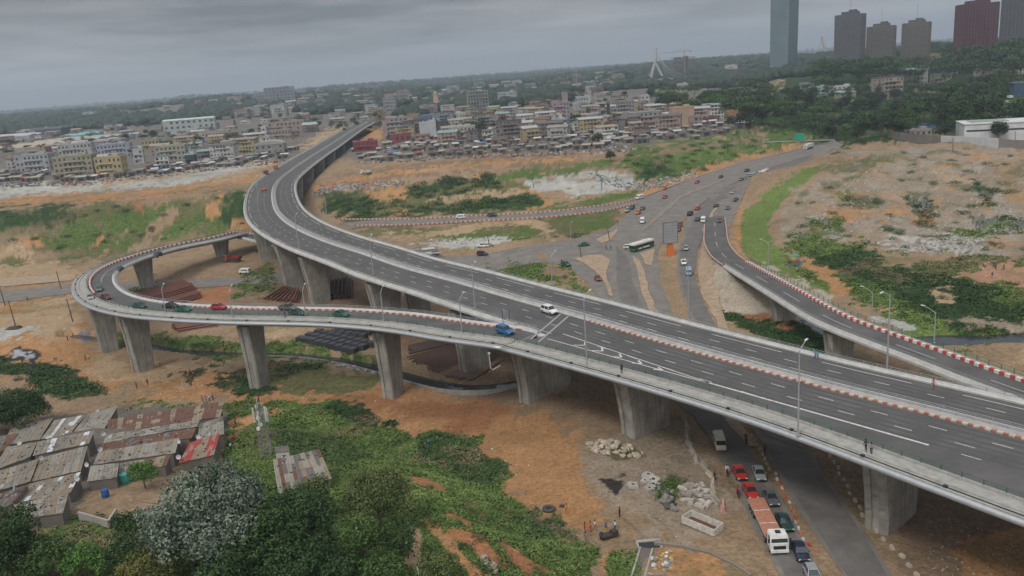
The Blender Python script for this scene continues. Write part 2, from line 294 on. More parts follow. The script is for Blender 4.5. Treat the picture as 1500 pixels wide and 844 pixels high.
C_TAN = (.255, .178, .112); C_OR = (.345, .188, .088); C_RED = (.28, .13, .064); C_SAND = (.335, .24, .145); C_GREY = (.34, .33, .30); C_RUB = (.25, .20, .145)
C_G = (.095, .14, .038); C_GB = (.125, .172, .048); C_GD = (.035, .065, .022); C_OL = (.13, .125, .055); C_BLK = (.035, .032, .03); C_TOWN = (.145, .128, .11); C_BR = (.20, .135, .09); C_ST = (.36, .31, .24)
Z = [  # colour, leafiness, edge softness, outline as seen from the camera
 (C_TOWN, 0, 3, [(-400, 320), (0, 283), (400, 236), (540, 232), (700, 232), (930, 218), (1060, 205), (1130, 190), (1130, 90), (-400, 180)]),
 (C_GD, 1, 4, [(1050, 205), (1120, 150), (1160, 100), (1700, 80), (1700, 205), (1500, 200), (1320, 206), (1210, 218), (1180, 205), (1120, 196)]),
 (C_GREY, 0, 2, [(-400, 305), (0, 272), (120, 270), (250, 255), (330, 238), (400, 235), (400, 242), (330, 262), (230, 277), (100, 284), (0, 292), (-400, 330)]),
 (C_OR, 0, 2, [(-400, 330), (0, 292), (230, 279), (400, 250), (395, 262), (330, 272), (230, 290), (0, 304), (-400, 340)]),
 (C_SAND, 0, 2, [(150, 268), (270, 250), (290, 254), (150, 275)]), (C_SAND, 0, 2, [(300, 264), (340, 252), (400, 240), (385, 252), (320, 268)]),
 (C_SAND, 0, 2, [(440, 215), (480, 190), (505, 186), (495, 200), (450, 218)]), (C_OR, 0, 2, [(528, 200), (552, 184), (565, 188), (562, 205), (530, 212)]),
 (C_OL, .6, 3, [(-300, 345), (0, 304), (230, 296), (350, 280), (365, 300), (355, 330), (320, 348), (250, 352), (215, 372), (150, 385), (90, 380), (60, 372), (40, 350), (0, 345), (-300, 390)]),
 (C_G, .9, 3, [(90, 372), (60, 350), (95, 335), (160, 318), (225, 300), (262, 298), (235, 325), (200, 350), (190, 365), (150, 372)]),
 (C_G, .9, 3, [(250, 330), (300, 310), (330, 300), (345, 325), (320, 345), (250, 350), (235, 342)]),
 (C_GD, .9, 3, [(0, 308), (100, 304), (104, 322), (60, 333), (0, 336)]), (C_GD, .8, 3, [(330, 290), (362, 285), (368, 320), (335, 340), (325, 320)]),
 (C_TAN, 0, 3, [(190, 368), (215, 340), (245, 305), (262, 305), (245, 335), (215, 362)]), (C_TAN, 0, 3, [(115, 392), (150, 372), (185, 340), (170, 362), (140, 385)]),
 (C_OR, 0, 2, [(120, 352), (160, 344), (158, 356), (130, 362)]), (C_OR, 0, 2, [(22, 348), (55, 346), (60, 356), (30, 360)]), (C_OR, 0, 2, [(303, 300), (325, 285), (322, 310), (310, 322)]),
 (C_OR, 0, 3, [(320, 345), (350, 325), (366, 335), (372, 347), (330, 352)]), (C_RED, 0, 2, [(195, 300), (212, 297), (210, 310), (200, 313)]),
 (C_SAND, 0, 3, [(0, 352), (25, 360), (60, 385), (110, 400), (0, 410), (-200, 420), (-200, 360)]),
 (C_OL, .5, 2, [(0, 380), (40, 382), (40, 387), (0, 388)]),
 (C_OR, 0, 8, [(-300, 430), (0, 425), (110, 420), (120, 470), (150, 530), (350, 540), (560, 560), (700, 590), (860, 640), (860, 700), (900, 760), (870, 800), (780, 760), (640, 660), (330, 590), (0, 560), (-300, 600)]),
 (C_SAND, 0, 6, [(0, 455), (60, 440), (110, 425), (115, 470), (90, 500), (0, 490)]), (C_SAND, 0, 6, [(150, 520), (200, 545), (330, 530), (350, 545), (200, 570), (130, 545)]),
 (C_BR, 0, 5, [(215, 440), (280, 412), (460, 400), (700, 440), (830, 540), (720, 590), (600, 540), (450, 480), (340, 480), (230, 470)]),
 (C_RED, 0, 3, [(280, 440), (330, 410), (350, 415), (330, 450)]), (C_OL, .6, 3, [(165, 440), (230, 412), (215, 440), (190, 450)]),
 (C_G, .9, 3, [(340, 430), (355, 400), (400, 395), (410, 425), (370, 432)]),
 (C_SAND, 0, 4, [(380, 480), (500, 482), (560, 490), (540, 500), (440, 495), (380, 500)]),
 (C_G, .9, 3, [(160, 480), (215, 490), (300, 495), (430, 500), (560, 522), (560, 545), (480, 530), (350, 523), (230, 512), (160, 500)]),
 (C_GD, .9, 3, [(250, 550), (330, 540), (430, 528), (470, 540), (440, 548), (400, 570), (340, 578), (300, 560)]),
 (C_OR, 0, 3, [(290, 548), (340, 545), (330, 556), (290, 560)]),
 (C_GD, 1, 3, [(-100, 510), (0, 520), (40, 535), (95, 540), (155, 575), (110, 585), (60, 580), (60, 562), (0, 548), (-100, 548)]),
 (C_BLK, 0, 2, [(8, 520), (30, 511), (58, 518), (50, 529), (20, 531)]), ((.30, .30, .32), 0, 1, [(14, 518), (30, 514), (34, 519), (20, 523)]), ((.30, .30, .32), 0, 1, [(34, 523), (50, 519), (48, 525), (38, 527)]),
 ((.14, .15, .19), 0, 1, [(106, 492), (128, 485), (136, 505), (120, 504)]),
 (C_GREY, 0, 2, [(-100, 486), (0, 482), (40, 477), (58, 484), (30, 492), (0, 494), (-100, 498)]),
 (C_RED, 0, 5, [(470, 575), (560, 580), (660, 590), (740, 600), (700, 625), (620, 612), (520, 592)]), (C_RED, 0, 3, [(640, 620), (700, 600), (740, 605), (660, 640)]),
 (C_OL, .5, 3, [(400, 560), (480, 545), (560, 555), (530, 575), (420, 578)]),
 (C_G, 1, 4, [(160, 600), (335, 590), (490, 593), (560, 620), (600, 638), (640, 636), (700, 650), (760, 690), (735, 720), (800, 757), (885, 800), (872, 844), (860, 1100), (-200, 1100), (-200, 700), (0, 640), (80, 610)]),
 (C_TAN, 0, 4, [(40, 610), (120, 600), (330, 600), (330, 700), (250, 780), (170, 770), (90, 760), (-100, 760), (-100, 640)]),
 (C_OR, 0, 2, [(332, 620), (375, 608), (405, 603), (410, 608), (370, 618), (340, 640), (330, 650)]),
 ((.06, .095, .03), 1, 4, [(400, 625), (500, 640), (560, 655), (520, 690), (470, 690), (420, 660), (360, 640)]), ((.055, .09, .03), 1, 4, [(620, 645), (690, 650), (755, 690), (720, 712), (650, 690), (620, 665)]), ((.055, .09, .03), 1, 4, [(735, 750), (820, 757), (860, 795), (770, 790)]),
 (C_GD, 1, 3, [(485, 596), (530, 598), (575, 625), (545, 625), (500, 606)]), (C_GB, .9, 4, [(560, 690), (640, 700), (720, 740), (700, 750), (600, 740)]), (C_GB, .9, 4, [(430, 605), (560, 640), (600, 655), (500, 640)]),
 (C_GB, .9, 4, [(780, 800), (860, 800), (850, 840), (780, 835)]),
 (C_OR, 0, 2, [(618, 762), (636, 765), (712, 844), (690, 850)]), (C_RED, 0, 2, [(688, 742), (722, 756), (705, 762)]), (C_RED, 0, 2, [(605, 700), (655, 718), (640, 725)]), (C_RED, 0, 2, [(655, 775), (705, 790), (740, 830), (700, 815)]), (C_RED, 0, 2, [(735, 800), (800, 835), (770, 844)]), (C_SAND, 0, 3, [(597, 780), (614, 776), (622, 828), (596, 830)]),
 (C_RED, 0, 2, [(645, 750), (700, 762), (690, 770)]), (C_OR, 0, 2, [(870, 844), (888, 800), (905, 800), (885, 850)]),
 ((.26, .205, .15), 0, 10, [(840, 650), (960, 620), (1010, 630), (1075, 740), (1040, 800), (950, 790), (880, 730)]),
 (C_G, .9, 2, [(883, 850), (892, 808), (935, 792), (934, 850)]), (C_G, .9, 2, [(955, 715), (985, 700), (990, 715), (965, 735)]), (C_OL, .5, 2, [(880, 655), (930, 658), (945, 668), (900, 674)]),
 (C_BLK, 0, 3, [(886, 705), (916, 698), (922, 712), (905, 726)]), (C_BLK, 0, 3, [(958, 724), (990, 728), (985, 745), (962, 742)]),
 (C_OR, 0, 4, [(985, 844), (960, 800), (1060, 815), (1080, 870)]),
 (C_BR, 0, 6, [(1310, 700), (1340, 690), (1500, 765), (1700, 850), (1700, 950), (1370, 950), (1340, 850)]), (C_OR, 0, 6, [(1400, 800), (1500, 780), (1520, 850), (1420, 860)]),
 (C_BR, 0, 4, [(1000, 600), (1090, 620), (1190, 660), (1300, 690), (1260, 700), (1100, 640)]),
 ((.13, .11, .095), 0, 3, [(-100, 650), (0, 635), (80, 612), (175, 600), (330, 600), (330, 645), (262, 685), (170, 690), (128, 715), (110, 755), (60, 765), (-100, 765)]),
 # middle ground
 (C_OL, .5, 2, [(470, 285), (600, 268), (760, 262), (800, 290), (830, 310), (500, 322), (470, 300)]),
 (C_BR, .3, 3, [(460, 268), (560, 245), (640, 234), (760, 226), (905, 226), (900, 250), (760, 256), (560, 272), (465, 284)]), (C_OR, 0, 2, [(460, 272), (560, 253), (640, 243), (760, 233), (905, 231), (900, 236), (760, 241), (560, 260), (465, 277)]), (C_RED, 0, 2, [(470, 272), (560, 262), (640, 253), (560, 266), (475, 278)]),
 (C_TAN, 0, 3, [(560, 262), (700, 246), (780, 246), (700, 262), (600, 272)]),
 (C_SAND, 0, 2, [(630, 293), (700, 284), (765, 275), (777, 280), (745, 292), (700, 302), (632, 303)]), (C_OR, 0, 2, [(535, 287), (560, 282), (600, 300), (572, 301)]), (C_OR, 0, 2, [(555, 275), (590, 270), (605, 280), (580, 290)]), (C_OR, 0, 2, [(690, 258), (715, 256), (712, 270), (695, 270)]),
 (C_GD, .9, 3, [(478, 290), (520, 286), (548, 295), (545, 322), (505, 322), (478, 308)]), (C_GD, .9, 2, [(595, 272), (640, 268), (640, 285), (605, 288)]), (C_GD, .9, 2, [(645, 262), (672, 258), (672, 275), (648, 280)]), (C_GD, .7, 2, [(700, 262), (725, 258), (728, 268), (702, 272)]),
 (C_OR, 0, 2, [(765, 275), (790, 280), (812, 290), (805, 300), (775, 308), (768, 304), (795, 294)]), (C_OR, 0, 2, [(575, 308), (600, 305), (600, 316), (575, 318)]),
 (C_GD, .7, 2, [(600, 305), (640, 303), (770, 288), (795, 286), (792, 298), (760, 306), (650, 314), (600, 314)]),
 (C_GREY, 0, 2, [(755, 268), (780, 262), (860, 250), (925, 252), (946, 260), (925, 278), (850, 285), (790, 278)]), (C_TAN, 0, 2, [(845, 262), (870, 260), (870, 272), (848, 272)]),
 (C_G, .9, 2, [(728, 262), (770, 248), (850, 238), (896, 232), (900, 242), (860, 249), (790, 256), (750, 264)]),
 (C_G, .9, 3, [(905, 238), (930, 218), (1000, 204), (1130, 196), (1205, 192), (1205, 208), (1100, 230), (1040, 248), (985, 262), (945, 262), (900, 245)]), (C_GB, .8, 3, [(980, 225), (1060, 212), (1070, 222), (1000, 238)]), (C_GD, .8, 3, [(935, 240), (975, 236), (985, 255), (945, 262)]),
 (C_BR, 0, 1, [(900, 232), (1000, 216), (1120, 202), (1120, 204), (1000, 220), (900, 236)]),
 (C_OR, 0, 2, [(880, 300), (960, 281), (1040, 250), (1100, 233), (1180, 215), (1180, 210), (1095, 228), (1030, 245), (950, 276), (880, 294)]),
 (C_G, .8, 2, [(795, 308), (860, 292), (945, 275), (930, 290), (860, 302)]),
 (C_OL, .7, 3, [(500, 334), (700, 327), (905, 308), (905, 328), (860, 343), (810, 351), (640, 352), (545, 348)]), (C_G, .8, 3, [(600, 342), (700, 336), (790, 332), (800, 350), (650, 358)]), (C_G, .6, 3, [(830, 325), (890, 315), (895, 325), (860, 340)]),
 (C_SAND, 0, 2, [(560, 346), (640, 337), (720, 326), (760, 322), (785, 322), (806, 338), (812, 352), (800, 352), (795, 340), (778, 328), (720, 332), (600, 352)]),
 (C_GREY, 0, 2, [(600, 354), (700, 350), (740, 347), (745, 352), (650, 361), (600, 361)]),
 (C_G, .8, 3, [(700, 387), (790, 388), (830, 396), (862, 425), (858, 430), (800, 418), (720, 400)]), (C_BR, 0, 3, [(800, 398), (830, 402), (845, 420), (820, 418)]),
 (C_TAN, 0, 3, [(835, 385), (880, 372), (896, 370), (898, 438), (885, 442), (866, 415), (850, 398)]),
 # right

 (C_GB, .4, 1.2, [(1080, 345), (1088, 312), (1118, 283), (1162, 256), (1192, 243), (1214, 240), (1165, 280), (1134, 312), (1128, 345), (1150, 372), (1240, 435), (1200, 427), (1130, 397), (1088, 370)]),
 (C_OR, 0, 1, [(1074, 338), (1080, 314), (1088, 303), (1083, 330), (1086, 366), (1092, 378), (1084, 372), (1076, 358)]),
 (C_RUB, .12, 5, [(1146, 345), (1142, 315), (1168, 285), (1212, 255), (1300, 222), (1700, 205), (1700, 385), (1400, 372), (1290, 362), (1250, 355), (1150, 355)]),
 (C_OL, .6, 3, [(1195, 245), (1260, 232), (1320, 225), (1290, 245), (1260, 262), (1240, 262), (1270, 245), (1210, 252)]),
 (C_OR, 0, 4, [(1280, 305), (1330, 298), (1345, 312), (1290, 318)]), (C_OR, 0, 3, [(1355, 290), (1380, 288), (1378, 300), (1358, 298)]), (C_OR, 0, 3, [(1430, 295), (1460, 305), (1450, 318)]), (C_TAN, 0, 5, [(1440, 225), (1500, 230), (1500, 300), (1470, 290)]), (C_OR, 0, 3, [(1215, 312), (1262, 318), (1240, 328)]), (C_OR, 0, 3, [(1380, 240), (1450, 225), (1480, 235), (1400, 248)]), (C_SAND, 0, 5, [(1370, 255), (1430, 248), (1420, 268), (1372, 270)]),
 (C_GREY, 0, 6, [(1290, 358), (1400, 350), (1450, 352), (1440, 368), (1340, 368)]),
 (C_GD, 1, 3, [(1330, 292), (1365, 285), (1372, 330), (1355, 335), (1340, 325)]), (C_GD, 1, 3, [(1425, 320), (1500, 315), (1500, 335), (1430, 345)]), (C_G, .9, 3, [(1400, 335), (1480, 322), (1470, 345), (1410, 345)]), (C_GD, .9, 3, [(1430, 270), (1455, 280), (1450, 305), (1440, 300)]), (C_G, .9, 3, [(1220, 282), (1250, 275), (1240, 288)]), (C_G, .9, 3, [(1185, 325), (1230, 325), (1235, 345), (1195, 340)]),
 (C_G, .9, 5, [(1150, 360), (1175, 352), (1250, 354), (1290, 372), (1340, 380), (1700, 385), (1700, 505), (1400, 500), (1320, 480), (1230, 430), (1180, 400)]),
 (C_GD, 1, 5, [(1190, 380), (1260, 365), (1400, 410), (1500, 440), (1500, 495), (1380, 490), (1300, 430), (1240, 410)]), (C_OL, .6, 4, [(1340, 378), (1500, 384), (1430, 398), (1350, 400)]), (C_GB, .7, 4, [(1310, 460), (1360, 460), (1400, 490), (1340, 490)]),
 (C_TAN, 0, 3, [(1290, 372), (1335, 380), (1350, 398), (1305, 390)]), (C_OR, 0, 3, [(1160, 375), (1190, 385), (1250, 420), (1242, 440), (1220, 432), (1210, 410)]), (C_SAND, 0, 3, [(1355, 425), (1388, 425), (1395, 442), (1370, 438)]), (C_RUB, 0, 2, [(1390, 466), (1440, 464), (1500, 472), (1600, 480), (1600, 490), (1420, 480)]), (C_SAND, 0, 2, [(1285, 450), (1310, 448), (1312, 456), (1290, 458)]),
 ((.33, .19, .12), 0, 3, [(1402, 402), (1440, 392), (1700, 392), (1700, 440), (1500, 424), (1450, 414)]),
 (C_GREY, 0, 2, [(1270, 462), (1310, 470), (1340, 482), (1290, 475)]), (C_SAND, 0, 2, [(1470, 510), (1600, 505), (1600, 550), (1500, 530)]),
 (C_SAND, 0, 4, [(1030, 400), (1062, 395), (1075, 450), (1062, 478), (1048, 465), (1036, 430)]),
 (C_RED, 0, 4, [(1062, 452), (1150, 455), (1185, 480), (1150, 490), (1090, 470)]), (C_GD, 1, 4, [(1065, 462), (1110, 470), (1150, 488), (1180, 470), (1225, 495), (1240, 530), (1160, 512), (1100, 490)]),
 (C_G, .9, 3, [(1270, 535), (1340, 540), (1420, 575), (1400, 590), (1300, 555)]),
 (C_ST, 0, 1, [(1033, 344), (1042, 352), (1056, 376), (1070, 394), (1095, 412), (1128, 430), (1130, 460), (1100, 460), (1062, 453), (1046, 420), (1036, 385)]),
 (C_ST, 0, 3, [(1118, 392), (1165, 410), (1218, 435), (1212, 445), (1150, 420), (1112, 404)]),
]
def terrain():
    us = np.linspace(-1.02, 1.02, 960)
    sl = np.r_[np.linspace(1.15, .058, 700), np.geomspace(.0575, .0033, 110)]
    Ys = CAMZ / sl; YY, UU = np.meshgrid(Ys, us, indexing='ij'); XX = UU * YY
    ZZ = h(XX, YY); nr, nc = XX.shape
    px, py = proj(XX, YY, ZZ)
    sc_ = np.maximum(1, YY / 180); j1 = fbm(XX / 9, YY / 9, 31, 6); j2 = fbm(XX / 2.0, YY / 2.0, 37, 4)
    col = np.empty((nr, nc, 3)); col[:] = C_TAN; veg = np.zeros((nr, nc))
    far = S(YY, 1150, 1700); col = col * (1 - far[..., None]) + np.array((.035, .055, .03)) * far[..., None]
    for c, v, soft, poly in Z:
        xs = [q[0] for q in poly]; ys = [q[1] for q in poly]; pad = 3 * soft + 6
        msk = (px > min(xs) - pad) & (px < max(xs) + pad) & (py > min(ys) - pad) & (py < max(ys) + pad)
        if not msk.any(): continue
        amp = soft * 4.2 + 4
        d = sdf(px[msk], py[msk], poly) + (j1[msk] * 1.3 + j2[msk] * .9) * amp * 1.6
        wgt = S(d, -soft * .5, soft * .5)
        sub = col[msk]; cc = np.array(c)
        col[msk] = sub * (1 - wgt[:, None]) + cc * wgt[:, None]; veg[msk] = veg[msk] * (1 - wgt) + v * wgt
    # patches where bare soil shows through the weeds, and weeds in the soil
    bare = S(fbm(XX / 12, YY / 12, 55, 5) + .5 * fbm(XX / 1.7, YY / 1.7, 56, 3), .11, .2) * (YY < 900)
    tgt = np.where((veg > .5)[..., None], np.array(C_TAN) * .85, np.array(C_OL))
    wb = bare * np.where(veg > .5, .5, np.where((py < 470) | (px > 950), .4, .15)) * (far < .1)
    col = col * (1 - wb[..., None]) + tgt * wb[..., None]
    # trodden and stained ground under the decks
    big = fbm(XX / 40, YY / 40, 77, 4); tr_ = np.abs(np.sin((XX * .35 + YY * .12 + 9 * fbm(XX / 30, YY / 30, 61, 3)) * 2.2)); rut = (S(tr_, .93, 1.0) * S(fbm(XX / 18, YY / 18, 66, 3), .0, .1) * (veg < .3) * .16)
    col = col * (1 + .42 * big[..., None]) * (1 + .30 * j2[..., None]) * (1 - rut[..., None])
    # mottled rubble on the mound
    md = sdf(px, py, [(1146, 345), (1142, 315), (1168, 285), (1212, 255), (1300, 222), (1700, 205), (1700, 385), (1400, 372), (1290, 362), (1250, 355)]) > 0
    q = fbm(XX / 5, YY / 7, 91, 5); wq = md * S(q, .05, .16) * .5; col = col * (1 - wq[..., None]) + np.array((.30, .28, .255)) * wq[..., None]
    q = fbm(XX / 9 + 40, YY / 13, 95, 5); wq = md * S(q, .10, .17) * .55; col = col * (1 - wq[..., None]) + np.array((.06, .085, .03)) * wq[..., None]; veg = np.maximum(veg, wq)
    q = fbm(XX / 14 + 80, YY / 20, 97, 5); wq = md * S(q, .10, .18) * .45; col = col * (1 - wq[..., None]) + np.array(C_OR) * wq[..., None]
    V = np.stack([XX, YY, ZZ], -1).reshape(-1, 3)
    idx = np.arange(nr * nc).reshape(nr, nc)
    F = np.stack([idx[:-1, :-1], idx[:-1, 1:], idx[1:, 1:], idx[1:, :-1]], -1).reshape(-1, 4)
    m_ = bpy.data.materials.new('earth_and_weeds'); m_.use_nodes = True; n = m_.node_tree; b = n.nodes['Principled BSDF']; b.inputs['Roughness'].default_value = .95; b.inputs['Specular IOR Level'].default_value = .1
    at = n.nodes.new('ShaderNodeVertexColor'); at.layer_name = 'soil'
    ge = n.nodes.new('ShaderNodeNewGeometry')
    def noise(sc, det=6, ro=.7):
        q_ = n.nodes.new('ShaderNodeTexNoise'); q_.inputs['Scale'].default_value = sc; q_.inputs['Detail'].default_value = det; q_.inputs['Roughness'].default_value = ro
        n.links.new(ge.outputs['Position'], q_.inputs['Vector']); return q_
    def mr(a, lo, hi, o0, o1):
        q_ = n.nodes.new('ShaderNodeMapRange'); n.links.new(a, q_.inputs[0])
        for i_, v_ in enumerate((lo, hi, o0, o1)): q_.inputs[i_ + 1].default_value = v_
        return q_.outputs[0]
    n1 = noise(1.3); n2 = noise(.16)
    f1 = mr(n1.outputs[0], .25, .75, .62, 1.38); f2 = mr(n2.outputs[0], .3, .7, .86, 1.14)
    mu = n.nodes.new('ShaderNodeMath'); mu.operation = 'MULTIPLY'; n.links.new(f1, mu.inputs[0]); n.links.new(f2, mu.inputs[1])
    vmn = n.nodes.new('ShaderNodeVectorMath'); vmn.operation = 'SCALE'; n.links.new(at.outputs[0], vmn.inputs[0]); n.links.new(mu.outputs[0], vmn.inputs[3])
    # clumps of darker weeds where it is green, crumbly dark spots where it is bare
    n3 = noise(.75, 9, .78); cl_ = mr(n3.outputs[0], .44, .58, .52, 1.18); n4 = noise(2.6, 8, .8); cr_ = mr(n4.outputs[0], .33, .46, .62, 1.04)
    mxa = n.nodes.new('ShaderNodeMix'); n.links.new(at.outputs[1], mxa.inputs[0]); n.links.new(cr_, mxa.inputs[2]); n.links.new(cl_, mxa.inputs[3])
    vm3 = n.nodes.new('ShaderNodeVectorMath'); vm3.operation = 'SCALE'; n.links.new(vmn.outputs[0], vm3.inputs[0]); n.links.new(mxa.outputs[0], vm3.inputs[3]); n.links.new(vm3.outputs[0], b.inputs['Base Color'])
    bp = n.nodes.new('ShaderNodeBump'); bp.inputs['Strength'].default_value = .8; bp.inputs['Distance'].default_value = .6
    n.links.new(n1.outputs[0], bp.inputs['Height']); n.links.new(bp.outputs[0], b.inputs['Normal'])
    me = npmesh('ground', V, F, m_, smooth=True)
    ca = me.color_attributes.new('soil', 'FLOAT_COLOR', 'POINT')
    ca.data.foreach_set('color', np.concatenate([np.clip(col, .01, .9).reshape(-1, 3), veg.reshape(-1, 1)], 1).astype(np.float32).ravel())
    o = bpy.data.objects.new('ground', me); COL.objects.link(o); tag(o, kind='structure')
    return XX, YY, ZZ, veg, px, py, col
TX, TY, TZ, TVEG, TPX, TPY, TCOL = terrain()

def drape(name, poly, lift, m_, step=4.0, hf=hs, kind='structure', parent=None, rough=0.0):
    """a thin sheet laid over the ground, cut to the outline poly (world x, y)"""
    from mathutils.geometry import delaunay_2d_cdt
    n = len(poly); bx = []; be = []; poly = [tuple(q) for q in poly]
    for k in range(n):
        p, q = np.array(poly[k]), np.array(poly[(k + 1) % n]); m2 = max(1, int(np.linalg.norm(q - p) / (step * 1.5)))
        for t in range(m2):
            e_ = p + (q - p) * t / m2; e_ = e_ + rough * np.array([float(fbm(e_[0] / 3, e_[1] / 3, 3)), float(fbm(e_[0] / 3, e_[1] / 3, 8))]) * (1 + e_[1] / 200); bx.append(tuple(e_))
    nb = len(bx); be = [(k, (k + 1) % nb) for k in range(nb)]
    poly = bx if rough else poly
    xs = [q[0] for q in poly]; ys = [q[1] for q in poly]; gx = []
    y = math.floor(min(ys) / step) * step
    while y < max(ys):
        st = step if y < 250 else step * 2
        row = np.arange(math.floor(min(xs) / st) * st, max(xs), st); ok = sdf(row, np.full(row.shape, y), poly) > st * .35
        gx += [(float(a_), float(y)) for a_ in row[ok]]; y += st
    vv, ee, ff = delaunay_2d_cdt([Vector(p) for p in bx + gx], be, [], 1, 1e-4)[:3]
    co = np.array([(v[0], v[1]) for v in vv]); cen = np.array([co[list(f)].mean(0) for f in ff]); ins = sdf(cen[:, 0], cen[:, 1], poly) > 0
    zz_ = hf(co[:, 0], co[:, 1]) + lift + np.maximum(0, co[:, 1] - 200) * .0004
    fs = []
    for f, o_ in zip(ff, ins):
        if not o_: continue
        f = list(f); a_, b_, c_ = co[f[0]], co[f[1]], co[f[2]]
        if (b_[0] - a_[0]) * (c_[1] - a_[1]) - (b_[1] - a_[1]) * (c_[0] - a_[0]) < 0: f.reverse()
        fs.append(f)
    me = bpy.data.meshes.new(name); me.from_pydata([(c_[0], c_[1], z_) for c_, z_ in zip(co, zz_)], [], fs); me.update(); me.materials.append(m_)
    o = bpy.data.objects.new(name, me); COL.objects.link(o)
    if parent is not None: par(o, parent)
    elif kind: tag(o, kind=kind)
    return o
M_OLDASP = mat('worn_asphalt', (.165, .148, .132), .9, .22, .22, .15, detail=8, spec=.2)
M_MED = mat('median_kerb', (.14, .09, .07), .95, .2, .5, .1)
M_DUSTY = mat('dusty_asphalt', (.205, .172, .14), .95, .2, .3, .1)
M_DUST = mat('dusty_shoulder', (.30, .22, .15), .95, .25, .5, .2)
M_WORN2 = mat('darker_asphalt', (.125, .115, .106), .9, .22, .3, .1, detail=8)
drape('highway', HWYW, .10, M_OLDASP, rough=.8)
for i_, pl in enumerate([
    [(927, 376), (934, 400), (940, 430), (950, 452), (985, 520), (1050, 600), (1096, 655), (1110, 655), (1060, 590), (1000, 510), (960, 452), (950, 425), (945, 400), (936, 382)],
    [(872, 352), (898, 340), (908, 333), (894, 352), (882, 358)], [(895, 372), (915, 360), (940, 366), (962, 358), (966, 364), (950, 376), (930, 378)][0:0],
    [(841, 380), (860, 375), (881, 374), (893, 382), (888, 400), (893, 420), (899, 437), (893, 432), (884, 412), (871, 398), (855, 387)],
    [(1047, 285), (1012, 314), (1009, 314), (1045, 284.6), (1100, 254.6), (1190, 227.6), (1190, 228.6), (1101, 256)], [(1000, 290), (960, 325), (942, 340), (938, 340), (955, 322), (995, 288), (1060, 262), (1062, 264)],
    [(1033, 345), (1026, 370), (1022, 398), (1028, 430), (1048, 470), (1060, 492), (1070, 492), (1064, 470), (1055, 445), (1045, 400), (1040, 370)], [(936, 372), (960, 365), (955, 390), (946, 388)],
    [(1028, 337), (1036, 322), (1050, 300), (1053, 302), (1040, 325), (1035, 350)]]):
    if pl: drape('dirt_verge', [P(x, y, 0) for x, y in pl], .24, (M_DUST if i_ not in (4, 5) else M_MED if i_ == 4 else M_DUSTY), rough=.7)
# newer, darker lanes laid over the old carriageway
for pl in [[(1047, 474), (1025, 431), (1017, 399), (1023, 365), (1033, 338), (1045, 310), (1080, 282), (1110, 262), (1190, 234), (1190, 226), (1100, 256), (1047, 285), (1020, 312), (1003, 350), (996, 375), (996, 400), (1000, 425), (1016, 463), (1060, 535), (1107, 620), (1120, 640), (1185, 660), (1085, 530)],
           [(1118, 648), (1160, 720), (1240, 844), (1270, 900), (1340, 900), (1302, 844), (1220, 722), (1183, 665)],
           [(1040, 645), (1085, 710), (1150, 844), (1180, 900), (1225, 900), (1196, 844), (1155, 762), (1112, 700), (1088, 640)],
           [(903, 360), (903, 400), (908, 436), (980, 560), (1030, 630), (1088, 640), (940, 447), (925, 410), (922, 380)]]:
    drape('carriageway', [P(x, y, 0) for x, y in pl], .17, M_WORN2, rough=.5)
drape('block_road', RWRW, .08, M_OLDASP)
drape('construction_road', [P(x, y, -4) for x, y in [(-20, 432), (0, 420), (100, 411), (110, 407), (110, 401), (0, 407), (-200, 418), (-200, 440)]], .12, M_DUST)
